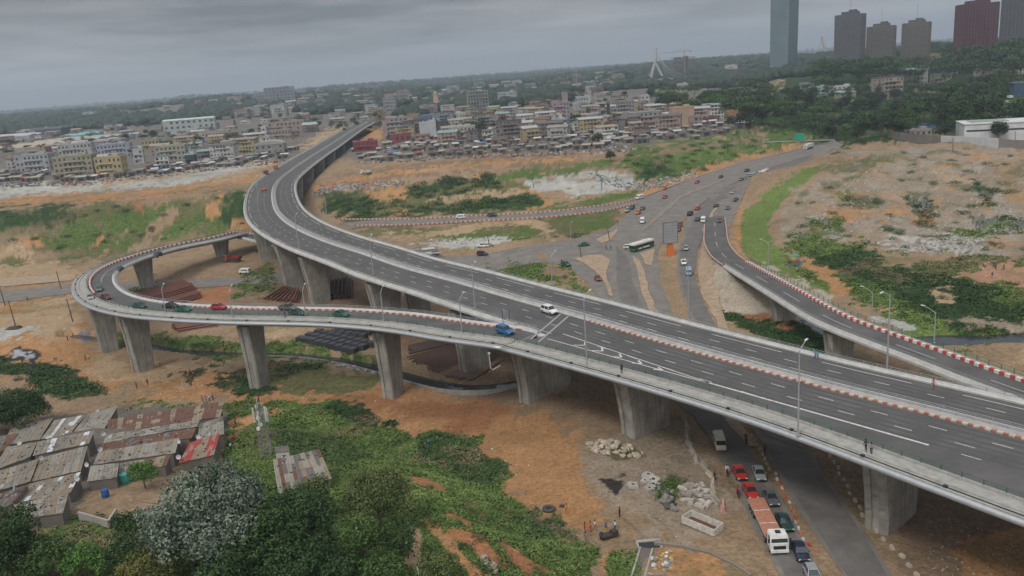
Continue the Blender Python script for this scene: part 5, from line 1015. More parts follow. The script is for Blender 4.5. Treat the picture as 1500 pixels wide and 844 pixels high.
# ------------------------------------------------------------------ people on foot
PPL = [ # px, py feet, surface, pose, shirt, trousers, label
 (911, 549, 'w', 'stand', 'black', 'black', 'person in black on the walkway of the viaduct beyond the third pier'), (1268, 664, 'w', 'walk', 'black', 'black', 'person in dark clothes walking on the viaduct walkway near a lamp post'), (1276, 668, 'w', 'walk', 'grey', 'black', 'person walking close beside the one in dark clothes on the walkway'),
 (1367, 570, 'v', 'walk', 'pink', 'red', 'person in pink walking along the far edge of the viaduct'), (1194, 525, 'v', 'walk', 'cyan', 'blue', 'person in light blue at the far edge of the viaduct'), (1198, 527, 'v', 'stand', 'cyan', 'grey', 'second person in light blue at the far edge of the viaduct, right one'),
 (418, 467, 'lw', 'stand', 'black', 'black', 'person in black leaning at the ramp fence beside the brown pickup'),
 (857, 779, 't', 'stand', 'red', 'red', 'person in red standing on orange soil, leftmost of the playing group'), (865, 777, 't', 'stand', 'orange', 'red', 'person in orange red beside the leftmost in red'), (872, 775, 't', 'walk', 'white', 'grey', 'person in white shirt in the middle of the group on orange soil'), (888, 780, 't', 'stand', 'blue', 'yellow', 'person in dark blue top and yellow trousers beside the wreck'), (901, 776, 't', 'stand', 'white', 'blue', 'person in white at the right of the group on orange soil'), (908, 757, 't', 'stand', 'black', 'black', 'person in black standing apart above the group'), (830, 752, 't', 'walk', 'yellow', 'orange', 'person in yellow beside the pile of tyres'), (858, 793, 't', 'stand', 'grey', 'grey', 'person in grey at the edge of the green slope'),
 (1047, 704, 't', 'stand', 'black', 'black', 'person in black standing beside the row of concrete blocks'), (1120, 668, 'g', 'walk', 'black', 'black', 'person in black walking along the divider in the shade'),
 (379, 587, 't', 'walk', 'red', 'black', 'person in red walking on the orange path above the mast'), (345, 621, 't', 'walk', 'black', 'black', 'person in black on the path right of the rusty roof'), (629, 655, 't', 'stand', 'cyan', 'blue', 'person in bright blue standing in the green bushes'), (596, 806, 't', 'stand', 'white', 'grey', 'person in white under the bushy tree'), (613, 843, 't', 'stand', 'white', 'white', 'person in white near the bottom edge below the tree'),
 (273, 552, 't', 'walk', 'black', 'red', 'leftmost person of the four crossing the sand under the ramp'), (279, 550, 't', 'walk', 'red', 'black', 'person in red among the four crossing the sand under the ramp'), (284, 552, 't', 'walk', 'pink', 'black', 'person in pink among the four crossing the sand under the ramp'), (288, 550, 't', 'walk', 'blue', 'black', 'rightmost person of the four crossing the sand under the ramp'),
 (201, 571, 't', 'stand', 'red', 'black', 'person in red left of two on the orange ground'), (217, 566, 't', 'stand', 'black', 'black', 'person in black right of two on the orange ground'), (100, 502, 't', 'stand', 'black', 'black', 'person in black by the pond left of the first pier'), (108, 499, 't', 'stand', 'black', 'grey', 'person next to the pond edge left of the first pier'), (126, 529, 't', 'stand', 'red', 'black', 'person in red below the pond'), (131, 528, 't', 'stand', 'white', 'grey', 'person in white below the pond'), (41, 441, 't', 'walk', 'black', 'black', 'person in black on the sand between two wooden poles'),
 (297, 588, 't', 'stand', 'red', 'blue', 'person in red above the end of the rusty roof'), (302, 588, 't', 'stand', 'orange', 'grey', 'person in orange above the end of the rusty roof'), (307, 586, 't', 'stand', 'white', 'red', 'person in white above the end of the rusty roof'), (312, 584, 't', 'stand', 'pink', 'black', 'person in pink, last of the line above the rusty roof'),
 (339, 661, 't', 'stand', 'white', 'black', 'person in white on the path by the red roof'), (344, 648, 't', 'stand', 'red', 'red', 'person in red on the path by the red roof'), (235, 537, 't', 'stand', 'white', 'black', 'person in white in the shade behind the second pier'),
 (1440, 397, 't', 'walk', 'black', 'white', 'leftmost player on the brown football ground'), (1443, 394, 't', 'stand', 'white', 'black', 'player in white on the football ground'), (1455, 395, 't', 'walk', 'blue', 'black', 'player in blue on the football ground'), (1458, 397, 't', 'walk', 'black', 'black', 'player in black in the middle of the football ground'), (1470, 397, 't', 'walk', 'red', 'black', 'player in red at the right of the football ground'), (1453, 408, 't', 'walk', 'black', 'blue', 'player nearest to the camera on the football ground'),
 (671, 292, 't', 'walk', 'black', 'black', 'person on the sandy field, leftmost walker'), (730, 280, 't', 'walk', 'black', 'black', 'person in black in the middle of the sandy field'), (736, 283, 't', 'walk', 'red', 'black', 'person in red in the middle of the sandy field'), (747, 281, 't', 'stand', 'black', 'blue', 'person at the right end of the sandy field'), (1054, 420, 'x', 'stand', 'black', 'black', ''),
 (905, 330, 'g', 'stand', 'black', 'black', 'person in black at the kerb left of the white high van'), (895, 367, 'g', 'stand', 'black', 'blue', 'person standing at the centre of the junction beside the motorbike'), (1082, 312, 'g', 'walk', 'red', 'white', 'person in red walking by the outer kerb of the highway'), (823, 387, 't', 'walk', 'black', 'black', 'person at the grass edge behind the turning green car')]
for x, y, sf, ps, sh, tr, lb in PPL:
    if not lb: continue
    if sf in ('w', 'lw'):
        X, Y, z2 = zat('v' if sf == 'w' else 'l', x, y); z2 += .22
    else: X, Y, z2 = zat(sf, x, y)
    person(X, Y, z2, random.uniform(0, 6.28), ps, sh, tr, lb, 'people on foot')
# ------------------------------------------------------------------ buildings
M_WIN = mat('window_dark', (.045, .05, .055), .35, .2, .5); M_TIN = mat('tin_roof', (.24, .22, .20), .7, .3, .35, detail=8); M_CURT = mat('shutter', (.16, .14, .12), .7, .3, .7)
def wallm(c, n=None): return mat(n or 'plaster_%02x%02x%02x' % tuple(int(v * 255) for v in c), c, .9, .16, .22, .0, detail=8)
def px_m(X, Y, Z): return FPX / (Y * cP + (CAMZ - Z) * sP)     # pixels of the photo per metre
def site(xl, xr, yb):
    X, Y, Z_ = G1((xl + xr) / 2, yb); Z_ = float(h(X, Y)); s_ = px_m(X, Y, Z_); return X, Y, Z_, s_
def prominent(xl, xr, yb, hp, st, wc, label, cat='apartment block', style='flat', yaw=None, dep=None, name='apartment_block', cols=None, roofc=None):
    X, Y, Z_, s_ = site(xl, xr, yb); w_ = (xr - xl) / s_ * .93; H_ = hp / s_ * 1.03; d_ = dep or min(14, max(7, w_ * .6)); yaw = random.uniform(-.12, .12) - X / Y * .3 if yaw is None else yaw
    g_ = sum(wc) / 3; wc = tuple((v * .7 + g_ * .3) * .80 for v in wc); r = empty(name, (X, Y, Z_ - .3), yaw); tag(r, label, cat); wm = wallm(wc); fh = H_ / st
    mb = MB()
    if style == 'frame':
        for k in range(st + 1): mb.box(0, d_ / 2, k * fh, w_, d_, .35)
        nx = max(3, int(w_ / 4))
        for i_ in range(nx + 1):
            for j_ in range(3): mb.box(-w_ / 2 + .3 + (w_ - .6) * i_ / nx, .4 + (d_ - .8) * j_ / 2, H_ / 2, .45, .45, H_)
        mb.box(w_ * .1, d_ / 2, H_ / 2 + 1, w_ * .22, d_ * .5, H_ + 2); mb.build('frame', wm, r)
        mb = MB()
        for k in range(st):
            if k % 2 == 0: mb.box(-w_ * .25, d_ * .5, (k + .5) * fh, w_ * .3, d_ * .8, fh - .4)
        mb.build('inner_wall', wallm(tuple(c * .6 for c in wc)), r)
    else:
        mb.box(0, d_ / 2, (H_ - .3) / 2, w_, d_, H_ + .3); mb.build('wall', wm, r)
        if style == 'gable':
            mb = MB(); mb.add([(-w_ / 2 - .5, -.5, H_), (w_ / 2 + .5, -.5, H_), (w_ / 2 + .5, d_ + .5, H_), (-w_ / 2 - .5, d_ + .5, H_), (-w_ / 2 - .5, d_ / 2, H_ + 2.2), (w_ / 2 + .5, d_ / 2, H_ + 2.2)], [(0, 1, 5, 4), (2, 3, 4, 5), (0, 4, 3), (1, 2, 5), (3, 2, 1, 0)]); mb.build('roof', wallm(roofc or (.3, .27, .24)), r)
        elif style == 'arch':
            mb = MB(); pr = [(-w_ / 2 * math.cos(t), H_ + 3.2 * math.sin(t)) for t in np.linspace(0, math.pi, 13)]
            vs = [(x, -.3, z) for x, z in pr] + [(x, d_ + .3, z) for x, z in pr]; n = 13
            mb.add(vs, [(k, k + 1, n + k + 1, n + k) for k in range(n - 1)] + [tuple(range(n - 1, -1, -1)), tuple(range(n, 2 * n))]); mb.build('roof', wallm(roofc or (.3, .29, .27)), r)
        else:
            mb = MB(); e = .25
            for (a, b, c, d) in ((0, 0, w_, e), (0, d_, w_, e), (-w_ / 2, d_ / 2, e, d_), (w_ / 2, d_ / 2, e, d_)): mb.box(a, b, H_ + .35, c + .1, d + .1, .7)
            mb.box(w_ * .22, d_ * .55, H_ + 1.1, w_ * .18 + 1, d_ * .35, 2.0); mb.tube([(-w_ * .25, d_ * .5, H_ + .2), (-w_ * .25, d_ * .5, H_ + 1.5)], .8, 8); mb.build('parapet', wallm(roofc or tuple(min(.6, c * 1.1) for c in wc)), r)
            mb = MB(); mb.box(0, d_ / 2, H_ + .2, w_ - .3, d_ - .3, .1); mb.build('roof', M_TIN, r)
        nc = cols if cols is not None else max(2, min(9, int(w_ / 3.0)))
        if nc:
            cw = w_ / nc; mw = MB(); mw.box(0, 0, 0, cw * .42, .12, fh * .42); me = mw.mesh('window', M_WIN)
            mside = MB(); mside.box(0, 0, 0, .12, 1.2, fh * .4); mes = mside.mesh('window', M_WIN)
            for k in range(st):
                for i_ in range(nc):
                    if (k * 7 + i_ * 5 + len(label)) % 9 == 0: continue
                    o = bpy.data.objects.new('window', me); COL.objects.link(o); o.location = (-w_ / 2 + cw * (i_ + .5), -.02, fh * (k + .55)); par(o, r)
                for sx in (-1, 1):
                    for j_ in (.28, .72):
                        o = bpy.data.objects.new('window', mes); COL.objects.link(o); o.location = (sx * (w_ / 2 + .0), d_ * j_, fh * (k + .55)); par(o, r)
            if style == 'flat' and st > 1:
                mb = MB(); cv = tuple(min(.62, c * 1.25) for c in wc)
                b0 = -.3 if len(label) % 2 else .05
                for k in range(1, st): mb.box(w_ * b0 * .4, -.55, fh * k + .05, w_ * .55, 1.2, .18); mb.box(w_ * b0 * .4, -1.1, fh * k + .5, w_ * .55, .12, .8)
                mb.build('balcony', wallm(cv), r)
    return r
LB = []   # anchors for describing neighbours: px, py, words
PROM = [
 (25, 75, 252, 24, 3, (.36, .37, .38), 'grey white block with white balconies at the left edge of town', {}, 'white balconied block'),
 (82, 139, 261, 30, 4, (.36, .31, .20), 'wide beige four storey block with a dark shuttered bay', {}, 'wide beige block'),
 (141, 182, 258, 27, 3, (.46, .37, .15), 'bright yellow apartment block beside the wide beige block', {}, 'bright yellow block'),
 (88, 137, 234, 22, 3, (.42, .42, .40), 'plain white three storey building behind the wide beige block', {}, 'plain white building'),
 (144, 193, 232, 20, 3, (.34, .36, .45), 'lavender white building behind the bright yellow block', {}, 'lavender building'),
 (69, 88, 233, 16, 2, (.20, .07, .09), 'narrow maroon building left of the plain white one', {}, 'maroon building'),
 (197, 212, 240, 20, 3, (.45, .45, .45), 'slim white house right of the bright yellow block', {}, 'slim white house'),
 (208, 235, 221, 15, 2, (.42, .34, .17), 'ochre house with open gallery behind the slim white house', {}, 'ochre gallery house'),
 (230, 274, 236, 21, 3, (.38, .35, .26), 'cream apartment block with dark vertical bays', {}, 'cream apartment block'),
 (240, 318, 196, 20, 3, (.40, .47, .43), 'long pale green three storey building behind the left town', {'style': 'gable', 'roofc': (.36, .44, .40), 'cols': 9}, 'long pale green building'),
 (325, 348, 226, 19, 3, (.46, .44, .37), 'cream white building with corner balconies left of the grey arched hall', {}, 'cream corner building'),
 (373, 418, 226, 14, 2, (.30, .29, .27), 'grey hall with a rounded roof close to the viaduct', {'style': 'arch', 'cols': 5}, 'arched hall'),
 (395, 428, 205, 14, 2, (.36, .28, .21), 'beige block just behind the arched hall', {}, 'beige block by the arched hall'),
 (384, 392, 205, 18, 3, (.52, .52, .50), 'narrow white stair tower beside the beige block', {'cols': 1}, 'white stair tower'),
 (392, 448, 192, 13, 2, (.36, .27, .24), 'pinkish long building with flat roofs near the far end of the viaduct', {}, 'pinkish long building'),
 (290, 337, 203, 10, 1, (.38, .34, .30), 'low beige building in front of the long pale green one', {}, 'low beige building'),
 (272, 286, 241, 14, 2, (.07, .08, .09), 'small black building with a pale blue roof edge', {'roofc': (.3, .42, .46)}, 'small black building'),
 (566, 601, 205, 31, 5, (.33, .285, .285), 'five storey pinkish grey block with ribbon windows right of the viaduct', {'cols': 5}, 'pinkish grey block'),
 (570, 603, 209, 12, 1, (.30, .06, .06), 'red shop building at the foot of the five storey block', {'cols': 4}, 'red shop'),
 (517, 556, 221, 14, 2, (.32, .045, .055), 'red two storey building beside the end of the viaduct', {'cols': 6}, 'red two storey building'),
 (615, 641, 202, 21, 3, (.48, .50, .52), 'blank white walled building in the middle of the town', {'cols': 0}, 'blank white building'),
 (637, 658, 200, 20, 3, (.085, .095, .11), 'dark slate walled building joined to the blank white one', {'cols': 0}, 'dark slate building'),
 (658, 698, 208, 21, 3, (.42, .39, .33), 'cream three storey apartment house right of the dark slate wall', {}, 'cream apartment house'),
 (648, 684, 184, 16, 2, (.47, .46, .42), 'white building with a long balcony behind the cream apartment house', {}, 'white balcony building'),
 (615, 646, 180, 11, 1, (.12, .16, .24), 'low dark blue roofed building behind the blank white wall', {'roofc': (.14, .2, .3)}, 'dark blue roofed building'),
 (685, 718, 168, 33, 7, (.40, .39, .36), 'unfinished tower of open concrete floors in the middle distance', {'style': 'frame'}, 'open concrete tower'),
 (729, 759, 156, 20, 4, (.38, .40, .40), 'grey white block right of the open concrete tower', {}, 'grey white block'),
 (714, 758, 199, 9, 1, (.38, .34, .27), 'long low beige house with pale roof', {'style': 'gable', 'roofc': (.4, .37, .3)}, 'long low beige house'),
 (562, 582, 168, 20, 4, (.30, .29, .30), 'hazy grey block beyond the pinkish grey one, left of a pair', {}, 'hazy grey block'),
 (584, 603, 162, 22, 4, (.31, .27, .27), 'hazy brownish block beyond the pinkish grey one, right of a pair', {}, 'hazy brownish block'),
 (811, 836, 179, 28, 5, (.34, .265, .31), 'pinkish lavender five storey block above the market roofs', {}, 'lavender block'),
 (843, 867, 157, 15, 2, (.42, .42, .41), 'pale grey box shaped building on the rise behind the lavender block', {}, 'pale grey box'),
 (870, 888, 146, 9, 1, (.40, .33, .25), 'beige house on top of the pale grey buildings', {}, 'beige hilltop house'),
 (861, 878, 184, 14, 2, (.28, .28, .27), 'bare grey wall building right of the lavender block', {'cols': 0}, 'bare grey wall building'),
 (877, 902, 178, 25, 5, (.17, .16, .16), 'dark unfinished concrete frame in the crowded town', {'style': 'frame'}, 'dark concrete frame'),
 (903, 931, 170, 21, 4, (.27, .265, .26), 'grey block right of the dark concrete frame', {}, 'grey block'),
 (922, 972, 185, 20, 3, (.31, .31, .29), 'wide unpainted grey block house left of the peach building', {'cols': 7}, 'wide unpainted block'),
 (983, 1019, 185, 26, 4, (.50, .31, .19), 'large peach building with a blank front facing the highway', {'cols': 0}, 'large peach building'),
 (939, 952, 158, 17, 3, (.46, .46, .45), 'slim white tower house left of the woodland', {'cols': 2}, 'slim white tower house'),
 (959, 970, 160, 18, 4, (.30, .30, .31), 'slim grey building beside the slim white tower house', {'cols': 2}, 'slim grey building'),
 (775, 832, 192, 8, 1, (.30, .40, .46), 'long low building striped pale blue and cream', {'cols': 9}, 'long blue striped building'),
 (870, 886, 133, 9, 2, (.42, .38, .28), 'cream villa among far trees above the town', {}, 'cream villa'),
 (949, 957, 127, 10, 2, (.50, .43, .19), 'small yellow block at the foot of the bridge pylon', {'cols': 2}, 'small yellow block'),
 (964, 987, 126, 10, 2, (.50, .43, .20), 'yellow block with dark stripes right of the bridge pylon', {'cols': 5}, 'yellow striped block'),
 (993, 1009, 134, 11, 2, (.45, .43, .44), 'white house with pinkish wall beyond the woodland', {}, 'white house beyond the woodland'),
 (1020, 1054, 182, 7, 1, (.18, .05, .055), 'long low dark red building right of the peach one', {'cols': 5}, 'dark red building'),
 (1064, 1091, 178, 14, 2, (.42, .19, .06), 'orange brown box shaped building before the woodland', {'cols': 0}, 'orange brown building'),
 (1084, 1110, 124, 6, 1, (.45, .44, .43), 'white house with a red roof on the wooded rise', {'style': 'gable', 'roofc': (.35, .06, .04), 'cols': 4}, 'red roofed white house'),
 (1058, 1082, 126, 5, 1, (.44, .43, .41), 'row of low white houses left of the red roofed one', {'cols': 5}, 'low white row'),
 (984, 1020, 112, 27, 9, (.26, .235, .22), 'high rise shell under construction with a crane above it', {'style': 'frame'}, 'high rise shell'),
 (1078, 1097, 112, 9, 2, (.27, .32, .36), 'blue grey block in the haze behind the red roofed house', {}, 'blue grey block'),
 (1186, 1214, 141, 13, 3, (.30, .44, .43), 'teal and white office block in the woodland', {'cols': 5}, 'teal office block'),
 (1214, 1252, 136, 9, 2, (.50, .51, .47), 'long white wing to the right of the teal office block', {'cols': 6}, 'long white wing'),
 (1311, 1321, 125, 11, 2, (.48, .38, .18), 'small yellow house alone among the dark trees', {'cols': 2}, 'small yellow house'),
 (1382, 1409, 103, 10, 2, (.44, .41, .33), 'cream villa on the wooded hill below the maroon tower', {}, 'cream hillside villa'),
 (1430, 1445, 108, 9, 2, (.38, .33, .26), 'brownish villa on the wooded hill right of the cream one', {}, 'brownish hillside villa'),
 (1332, 1366, 196, 8, 1, (.36, .30, .26), 'low shed with stained roof behind the long boundary wall', {'cols': 4}, 'stained shed'),
 (1345, 1372, 186, 7, 1, (.10, .20, .36), 'low shed with a bright blue side behind the boundary wall', {'cols': 0}, 'blue sided shed'),
 (1176, 1202, 108, 9, 2, (.42, .41, .40), 'cluster house of pale walls at the foot of the glass tower', {}, 'pale house'),
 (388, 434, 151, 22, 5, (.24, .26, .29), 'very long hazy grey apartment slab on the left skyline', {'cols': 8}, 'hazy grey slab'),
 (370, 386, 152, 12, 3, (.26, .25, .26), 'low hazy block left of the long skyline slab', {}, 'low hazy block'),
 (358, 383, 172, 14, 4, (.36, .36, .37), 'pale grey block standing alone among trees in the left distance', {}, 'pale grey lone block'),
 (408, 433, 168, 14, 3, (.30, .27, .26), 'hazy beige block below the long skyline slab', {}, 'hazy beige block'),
]
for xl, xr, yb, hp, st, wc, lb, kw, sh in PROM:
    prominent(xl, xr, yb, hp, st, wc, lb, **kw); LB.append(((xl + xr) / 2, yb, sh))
# stepped tan church-like tower
X, Y, Z_, s_ = site(628, 652, 163); r = empty('domed_tower', (X, Y, Z_)); tag(r, 'tan stepped tower with a dome rising in the middle distance', 'tower'); tn = wallm((.38, .29, .2)); k_ = 1 / s_
mb = MB(); mb.box(0, 0, 4 * k_, 26 * k_, 14 * k_, 9 * k_); mb.box(0, 0, 10 * k_, 15 * k_, 12 * k_, 6 * k_); mb.build('nave', tn, r)
mb = MB(); mb.box(0, 0, 16 * k_, 7 * k_, 7 * k_, 12 * k_, tx=.9, ty=.9); mb.tube([(0, 0, 22 * k_), (0, 0, 26 * k_)], 2.8 * k_, 10); mb.build('tower', tn, r); mb = MB(); mb.lump(0, 0, 26.5 * k_, 3 * k_, 3 * k_, 2.6 * k_, 2, jag=.02); mb.build('dome', tn, r)
mb = MB()
for a in range(-3, 4): mb.box(a * 3.4 * k_, -7.2 * k_, 4 * k_, 1.2 * k_, .4, 3 * k_)
mb.build('window_arcade', M_WIN, r)
# warehouses at left
for xl, xr, yb, hp, dp, rc, lb in [(-45, 64, 224, 6, 40, (.34, .29, .23), 'huge low warehouse with tan ribbed roof at the left edge'), (40, 150, 212, 6, 40, (.30, .28, .25), 'huge low warehouse with grey roof behind the tan roofed one'), (-50, 50, 206, 5, 40, (.36, .37, .38), 'pale roofed warehouse farther back at the left edge'), (88, 126, 203, 5, 30, (.16, .34, .34), 'warehouse with a turquoise roof in the left distance'), (51, 94, 200, 11, 25, (.08, .09, .11), 'dark slate coloured hall in the left distance'), (10, 62, 196, 6, 30, (.32, .27, .22), 'tan roofed hall left of the dark slate hall')]:
    X, Y, Z_, s_ = site(xl, xr, yb); w_ = (xr - xl) / s_; H_ = max(5, hp / s_); r = empty('warehouse', (X, Y, Z_ - .3), -.2); tag(r, lb, 'warehouse'); dp = dp * 1.6
    mb = MB(); mb.box(0, dp / 2, H_ / 2, w_, dp, H_); mb.build('wall', wallm(tuple(c * .8 for c in rc)), r); mb = MB()
    for k in range(3): a, b = dp * k / 3, dp * (k + 1) / 3; mb.add([(-w_ / 2 - .3, a, H_), (w_ / 2 + .3, a, H_), (w_ / 2 + .3, (a + b) / 2, H_ + 2.6), (-w_ / 2 - .3, (a + b) / 2, H_ + 2.6), (-w_ / 2 - .3, b, H_), (w_ / 2 + .3, b, H_)], [(0, 1, 2, 3), (3, 2, 5, 4), (0, 3, 4), (1, 5, 2)])
    mb.build('roof', wallm(rc), r)
# ---- filler houses: shared meshes, own colours
VAR = []
for v in range(12):
    rn = random.Random(100 + v); st = [1, 1, 2, 2, 3, 2, 4, 1, 3, 2, 3, 5][v]; w_ = rn.uniform(9, 17) + (5 if v in (6, 11) else 0); d_ = rn.uniform(8, 12); H_ = st * 3.1; mb = MB(); mb.box(0, 0, H_ / 2 - .5, w_, d_, H_ + 1)
    nc = int(w_ / 2.8)
    for k in range(st):
        for i_ in range(nc):
            if rn.random() < .8: mb.box(-w_ / 2 + w_ * (i_ + .5) / nc, -d_ / 2, k * 3.1 + 1.7, rn.choice([1.1, 1.1, 2.1]), .1, rn.choice([1.1, 1.5, 2.0]), mi=1)
        if rn.random() < .6 and k: mb.box(rn.uniform(-2, 2), -d_ / 2 - .5, k * 3.1 + .4, w_ * .6, 1.1, .8, mi=0)
        for sx in (-1, 1): mb.box(sx * w_ / 2, 0, k * 3.1 + 1.7, .1, 1.4, 1.2, mi=1)
    wmesh = mb.mesh('wall', [M_CONC, M_WIN]); mb = MB()
    if v % 3 == 0: mb.add([(-w_ / 2 - .5, -d_ / 2 - .5, H_), (w_ / 2 + .5, -d_ / 2 - .5, H_), (w_ / 2 + .5, d_ / 2 + .5, H_ + 1.1), (-w_ / 2 - .5, d_ / 2 + .5, H_ + 1.1), (-w_ / 2 - .5, -d_ / 2 - .5, H_ - .15), (w_ / 2 + .5, -d_ / 2 - .5, H_ - .15), (w_ / 2 + .5, d_ / 2 + .5, H_ - .1), (-w_ / 2 - .5, d_ / 2 + .5, H_ - .1)], [(0, 1, 2, 3), (0, 4, 5, 1), (1, 5, 6, 2), (2, 6, 7, 3), (3, 7, 4, 0)])
    elif v % 3 == 1: mb.add([(-w_ / 2 - .5, -d_ / 2 - .5, H_), (w_ / 2 + .5, -d_ / 2 - .5, H_), (w_ / 2 + .5, d_ / 2 + .5, H_), (-w_ / 2 - .5, d_ / 2 + .5, H_), (-w_ / 2 - .5, 0, H_ + 1.8), (w_ / 2 + .5, 0, H_ + 1.8)], [(0, 1, 5, 4), (2, 3, 4, 5), (0, 4, 3), (1, 2, 5)])
    else:
        mb.box(0, 0, H_ + .1, w_ + .2, d_ + .2, .25)
        for a, b, c, d in ((0, -d_ / 2, w_, .2), (0, d_ / 2, w_, .2), (-w_ / 2, 0, .2, d_), (w_ / 2, 0, .2, d_)): mb.box(a, b, H_ + .5, c + .2, d + .2, .7)
        mb.box(w_ * .2, 1, H_ + 1.1, 3, 3, 1.8); mb.tube([(-w_ * .3, .5, H_ + .2), (-w_ * .3, .5, H_ + 1.6)], .7, 8)
    VAR.append((wmesh, mb.mesh('roof', [M_TIN]), st, w_))
WC = [((.31, .30, .285), 'off white'), ((.25, .24, .225), 'grey'), ((.29, .25, .195), 'beige'), ((.17, .15, .14), 'brown grey'), ((.38, .37, .35), 'white'), ((.27, .20, .17), 'salmon'), ((.31, .26, .16), 'ochre'), ((.21, .23, .255), 'bluish grey'), ((.30, .22, .20), 'dull brown'), ((.48, .47, .43), 'bright white')]
RCX = [((.22, .20, .185), 'grey tin'), ((.155, .085, .06), 'rust brown'), ((.33, .32, .31), 'pale'), ((.11, .10, .10), 'dark'), ((.26, .22, .17), 'tan'), ((.20, .26, .26), 'blue grey')]
OCC = [(p[0], p[1]) for p in LB]
def near_word(px, py):
    b = min(LB, key=lambda q: (q[0] - px) ** 2 + ((q[1] - py) * 2.2) ** 2); dx, dy = px - b[0], py - b[1]; far_ = abs(dx) + 2 * abs(dy)
    w1 = ('well ' if far_ > 70 else 'a little ' if far_ < 22 else '')
    w2 = ('behind' if dy < -4 else 'in front of' if dy > 4 else 'right of' if dx > 0 else 'left of')
    if w2 in ('behind', 'in front of') and abs(dx) > 9: w2 = w2.replace('in front of', 'before') + (' and right of' if dx > 0 else ' and left of')
    return (w1.replace('a little ', 'just ') + w2 + ' the ' + b[2]).replace('before and', 'before and')
USED = {}
def uniq(opts):
    for o_ in opts:
        w_ = o_.split(); o_ = ' '.join(w_[:16])
        if o_ not in USED: USED[o_] = 1; return o_
    return o_
def filler(px, py, v, group='houses of the crowded town', sc=1.0, col=None, nm='house'):
    X, Y, Z_ = G1(px, py); Z_ = float(h(X, Y)); wmesh, rmesh, st, w_ = VAR[v]; wc, wn = col or random.choice(WC); rc, rn_ = random.choice(RCX)
    r = empty(nm, (X, Y, Z_ - .2), random.uniform(-.35, .35) - X / Y * .4 + (random.choice((0, 1.57)) if random.random() < .25 else 0)); r.scale = (sc, sc, sc)
    lab = uniq([f"{a_}{['one', 'two', 'three', 'four', 'five'][st - 1]} storey {wn} house, {rn_} roof, {near_word(px, py)}" for a_ in ('', 'plain ', 'squat ', 'shabby ', 'worn ')])
    tag(r, lab, 'house', group)
    a = bpy.data.objects.new('wall', wmesh); b = bpy.data.objects.new('roof', rmesh)
    for o, m_ in ((a, wallm(wc)), (b, wallm(rc))): COL.objects.link(o); par(o, r); o.material_slots[0].link = 'OBJECT'; o.material_slots[0].material = m_
def scatter(poly, n, mind, seed, tries=6000, blockers=OCC, squash=2.2):
    rn = random.Random(seed); xs = [p[0] for p in poly]; ys = [p[1] for p in poly]; got = []
    for _ in range(tries):
        if len(got) >= n: break
        x, y = rn.uniform(min(xs), max(xs)), rn.uniform(min(ys), max(ys))
        if sdf(np.array(x), np.array(y), poly) < 0: continue
        md = mind
        if all((x - a) ** 2 + ((y - b) * squash) ** 2 > md * md for a, b in got + blockers): got.append((x, y))
    return got
n_h = 0
for poly, n, md, seed, vs in [([(0, 215), (0, 192), (240, 188), (470, 184), (470, 192), (400, 212), (240, 214)], 36, 12, 41, (2, 3, 5, 1, 4, 9)), ([(0, 256), (0, 196), (240, 188), (470, 186), (470, 196), (400, 226), (300, 240), (200, 250)], 62, 13, 1, (2, 3, 4, 5, 8, 9, 1, 6)), ([(555, 205), (560, 172), (700, 160), (930, 150), (1060, 175), (1050, 188), (900, 196), (700, 212)], 112, 10, 2, (2, 3, 4, 5, 6, 8, 9, 10, 11, 4)),
                              ([(400, 186), (420, 165), (560, 150), (700, 140), (930, 132), (930, 150), (700, 165), (560, 175), (500, 184)], 62, 11, 3, (3, 5, 9, 6, 10, 11, 4)), ([(0, 192), (0, 182), (200, 168), (400, 160), (400, 184), (240, 186)], 28, 16, 4, (3, 9, 5, 4))]:
    for x, y in sorted(scatter(poly, n, md, seed)): filler(x, y, random.choice(vs))
for poly, n, seed in [([(60, 172), (300, 140), (480, 128), (700, 118), (900, 112), (900, 128), (600, 142), (300, 160), (60, 182)], 120, 5), ([(880, 118), (1120, 100), (1120, 108), (900, 126)], 14, 6), ([(1160, 128), (1500, 95), (1500, 115), (1300, 150), (1180, 150)], 10, 8)]:
    for x, y in sorted(scatter(poly, n, 20, seed)): filler(x, y, random.choice((0, 3, 5, 6, 10, 11, 9)), 'scattered houses among the far trees', 1.5, random.choice([WC[0], WC[2], WC[4], WC[9], WC[5]]), 'villa')
for x, y in sorted(scatter([(340, 176), (350, 140), (430, 128), (560, 120), (720, 118), (900, 116), (930, 132), (700, 142), (560, 158), (430, 172)], 130, 9, 44)): filler(x, y, random.choice((3, 5, 9, 6, 10, 11, 4, 11)), 'hazy blocks of the far city', random.uniform(1.1, 1.6), random.choice(WC[:5] + WC[7:8]), 'city_block')
# ---- market stalls and shacks along the edge of the town
SV = []
for v in range(8):
    rn = random.Random(300 + v); mb = MB(); w_, d_ = rn.uniform(4, 8), rn.uniform(3.5, 6); H_ = rn.uniform(2.3, 3.2); mb.box(0, 0, H_ / 2 - .4, w_ * .92, d_ * .9, H_ + .4, mi=1)
    if v % 2: mb.add([(-w_ / 2, -d_ / 2, H_ - .2), (w_ / 2, -d_ / 2, H_ - .2), (w_ / 2, d_ / 2, H_ + .6), (-w_ / 2, d_ / 2, H_ + .6)], [(0, 1, 2, 3)])
    else: mb.add([(-w_ / 2, -d_ / 2, H_), (w_ / 2, -d_ / 2, H_), (w_ / 2, 0, H_ + 1), (-w_ / 2, 0, H_ + 1), (w_ / 2, d_ / 2, H_), (-w_ / 2, d_ / 2, H_)], [(0, 1, 2, 3), (3, 2, 4, 5), (0, 3, 5), (1, 4, 2)])
    mb.box(0, -d_ / 2, H_ * .45, w_ * .5, .1, H_ * .7, mi=2); SV.append(mb.mesh('market_shack', [M_TIN, M_CURT, M_WIN]))
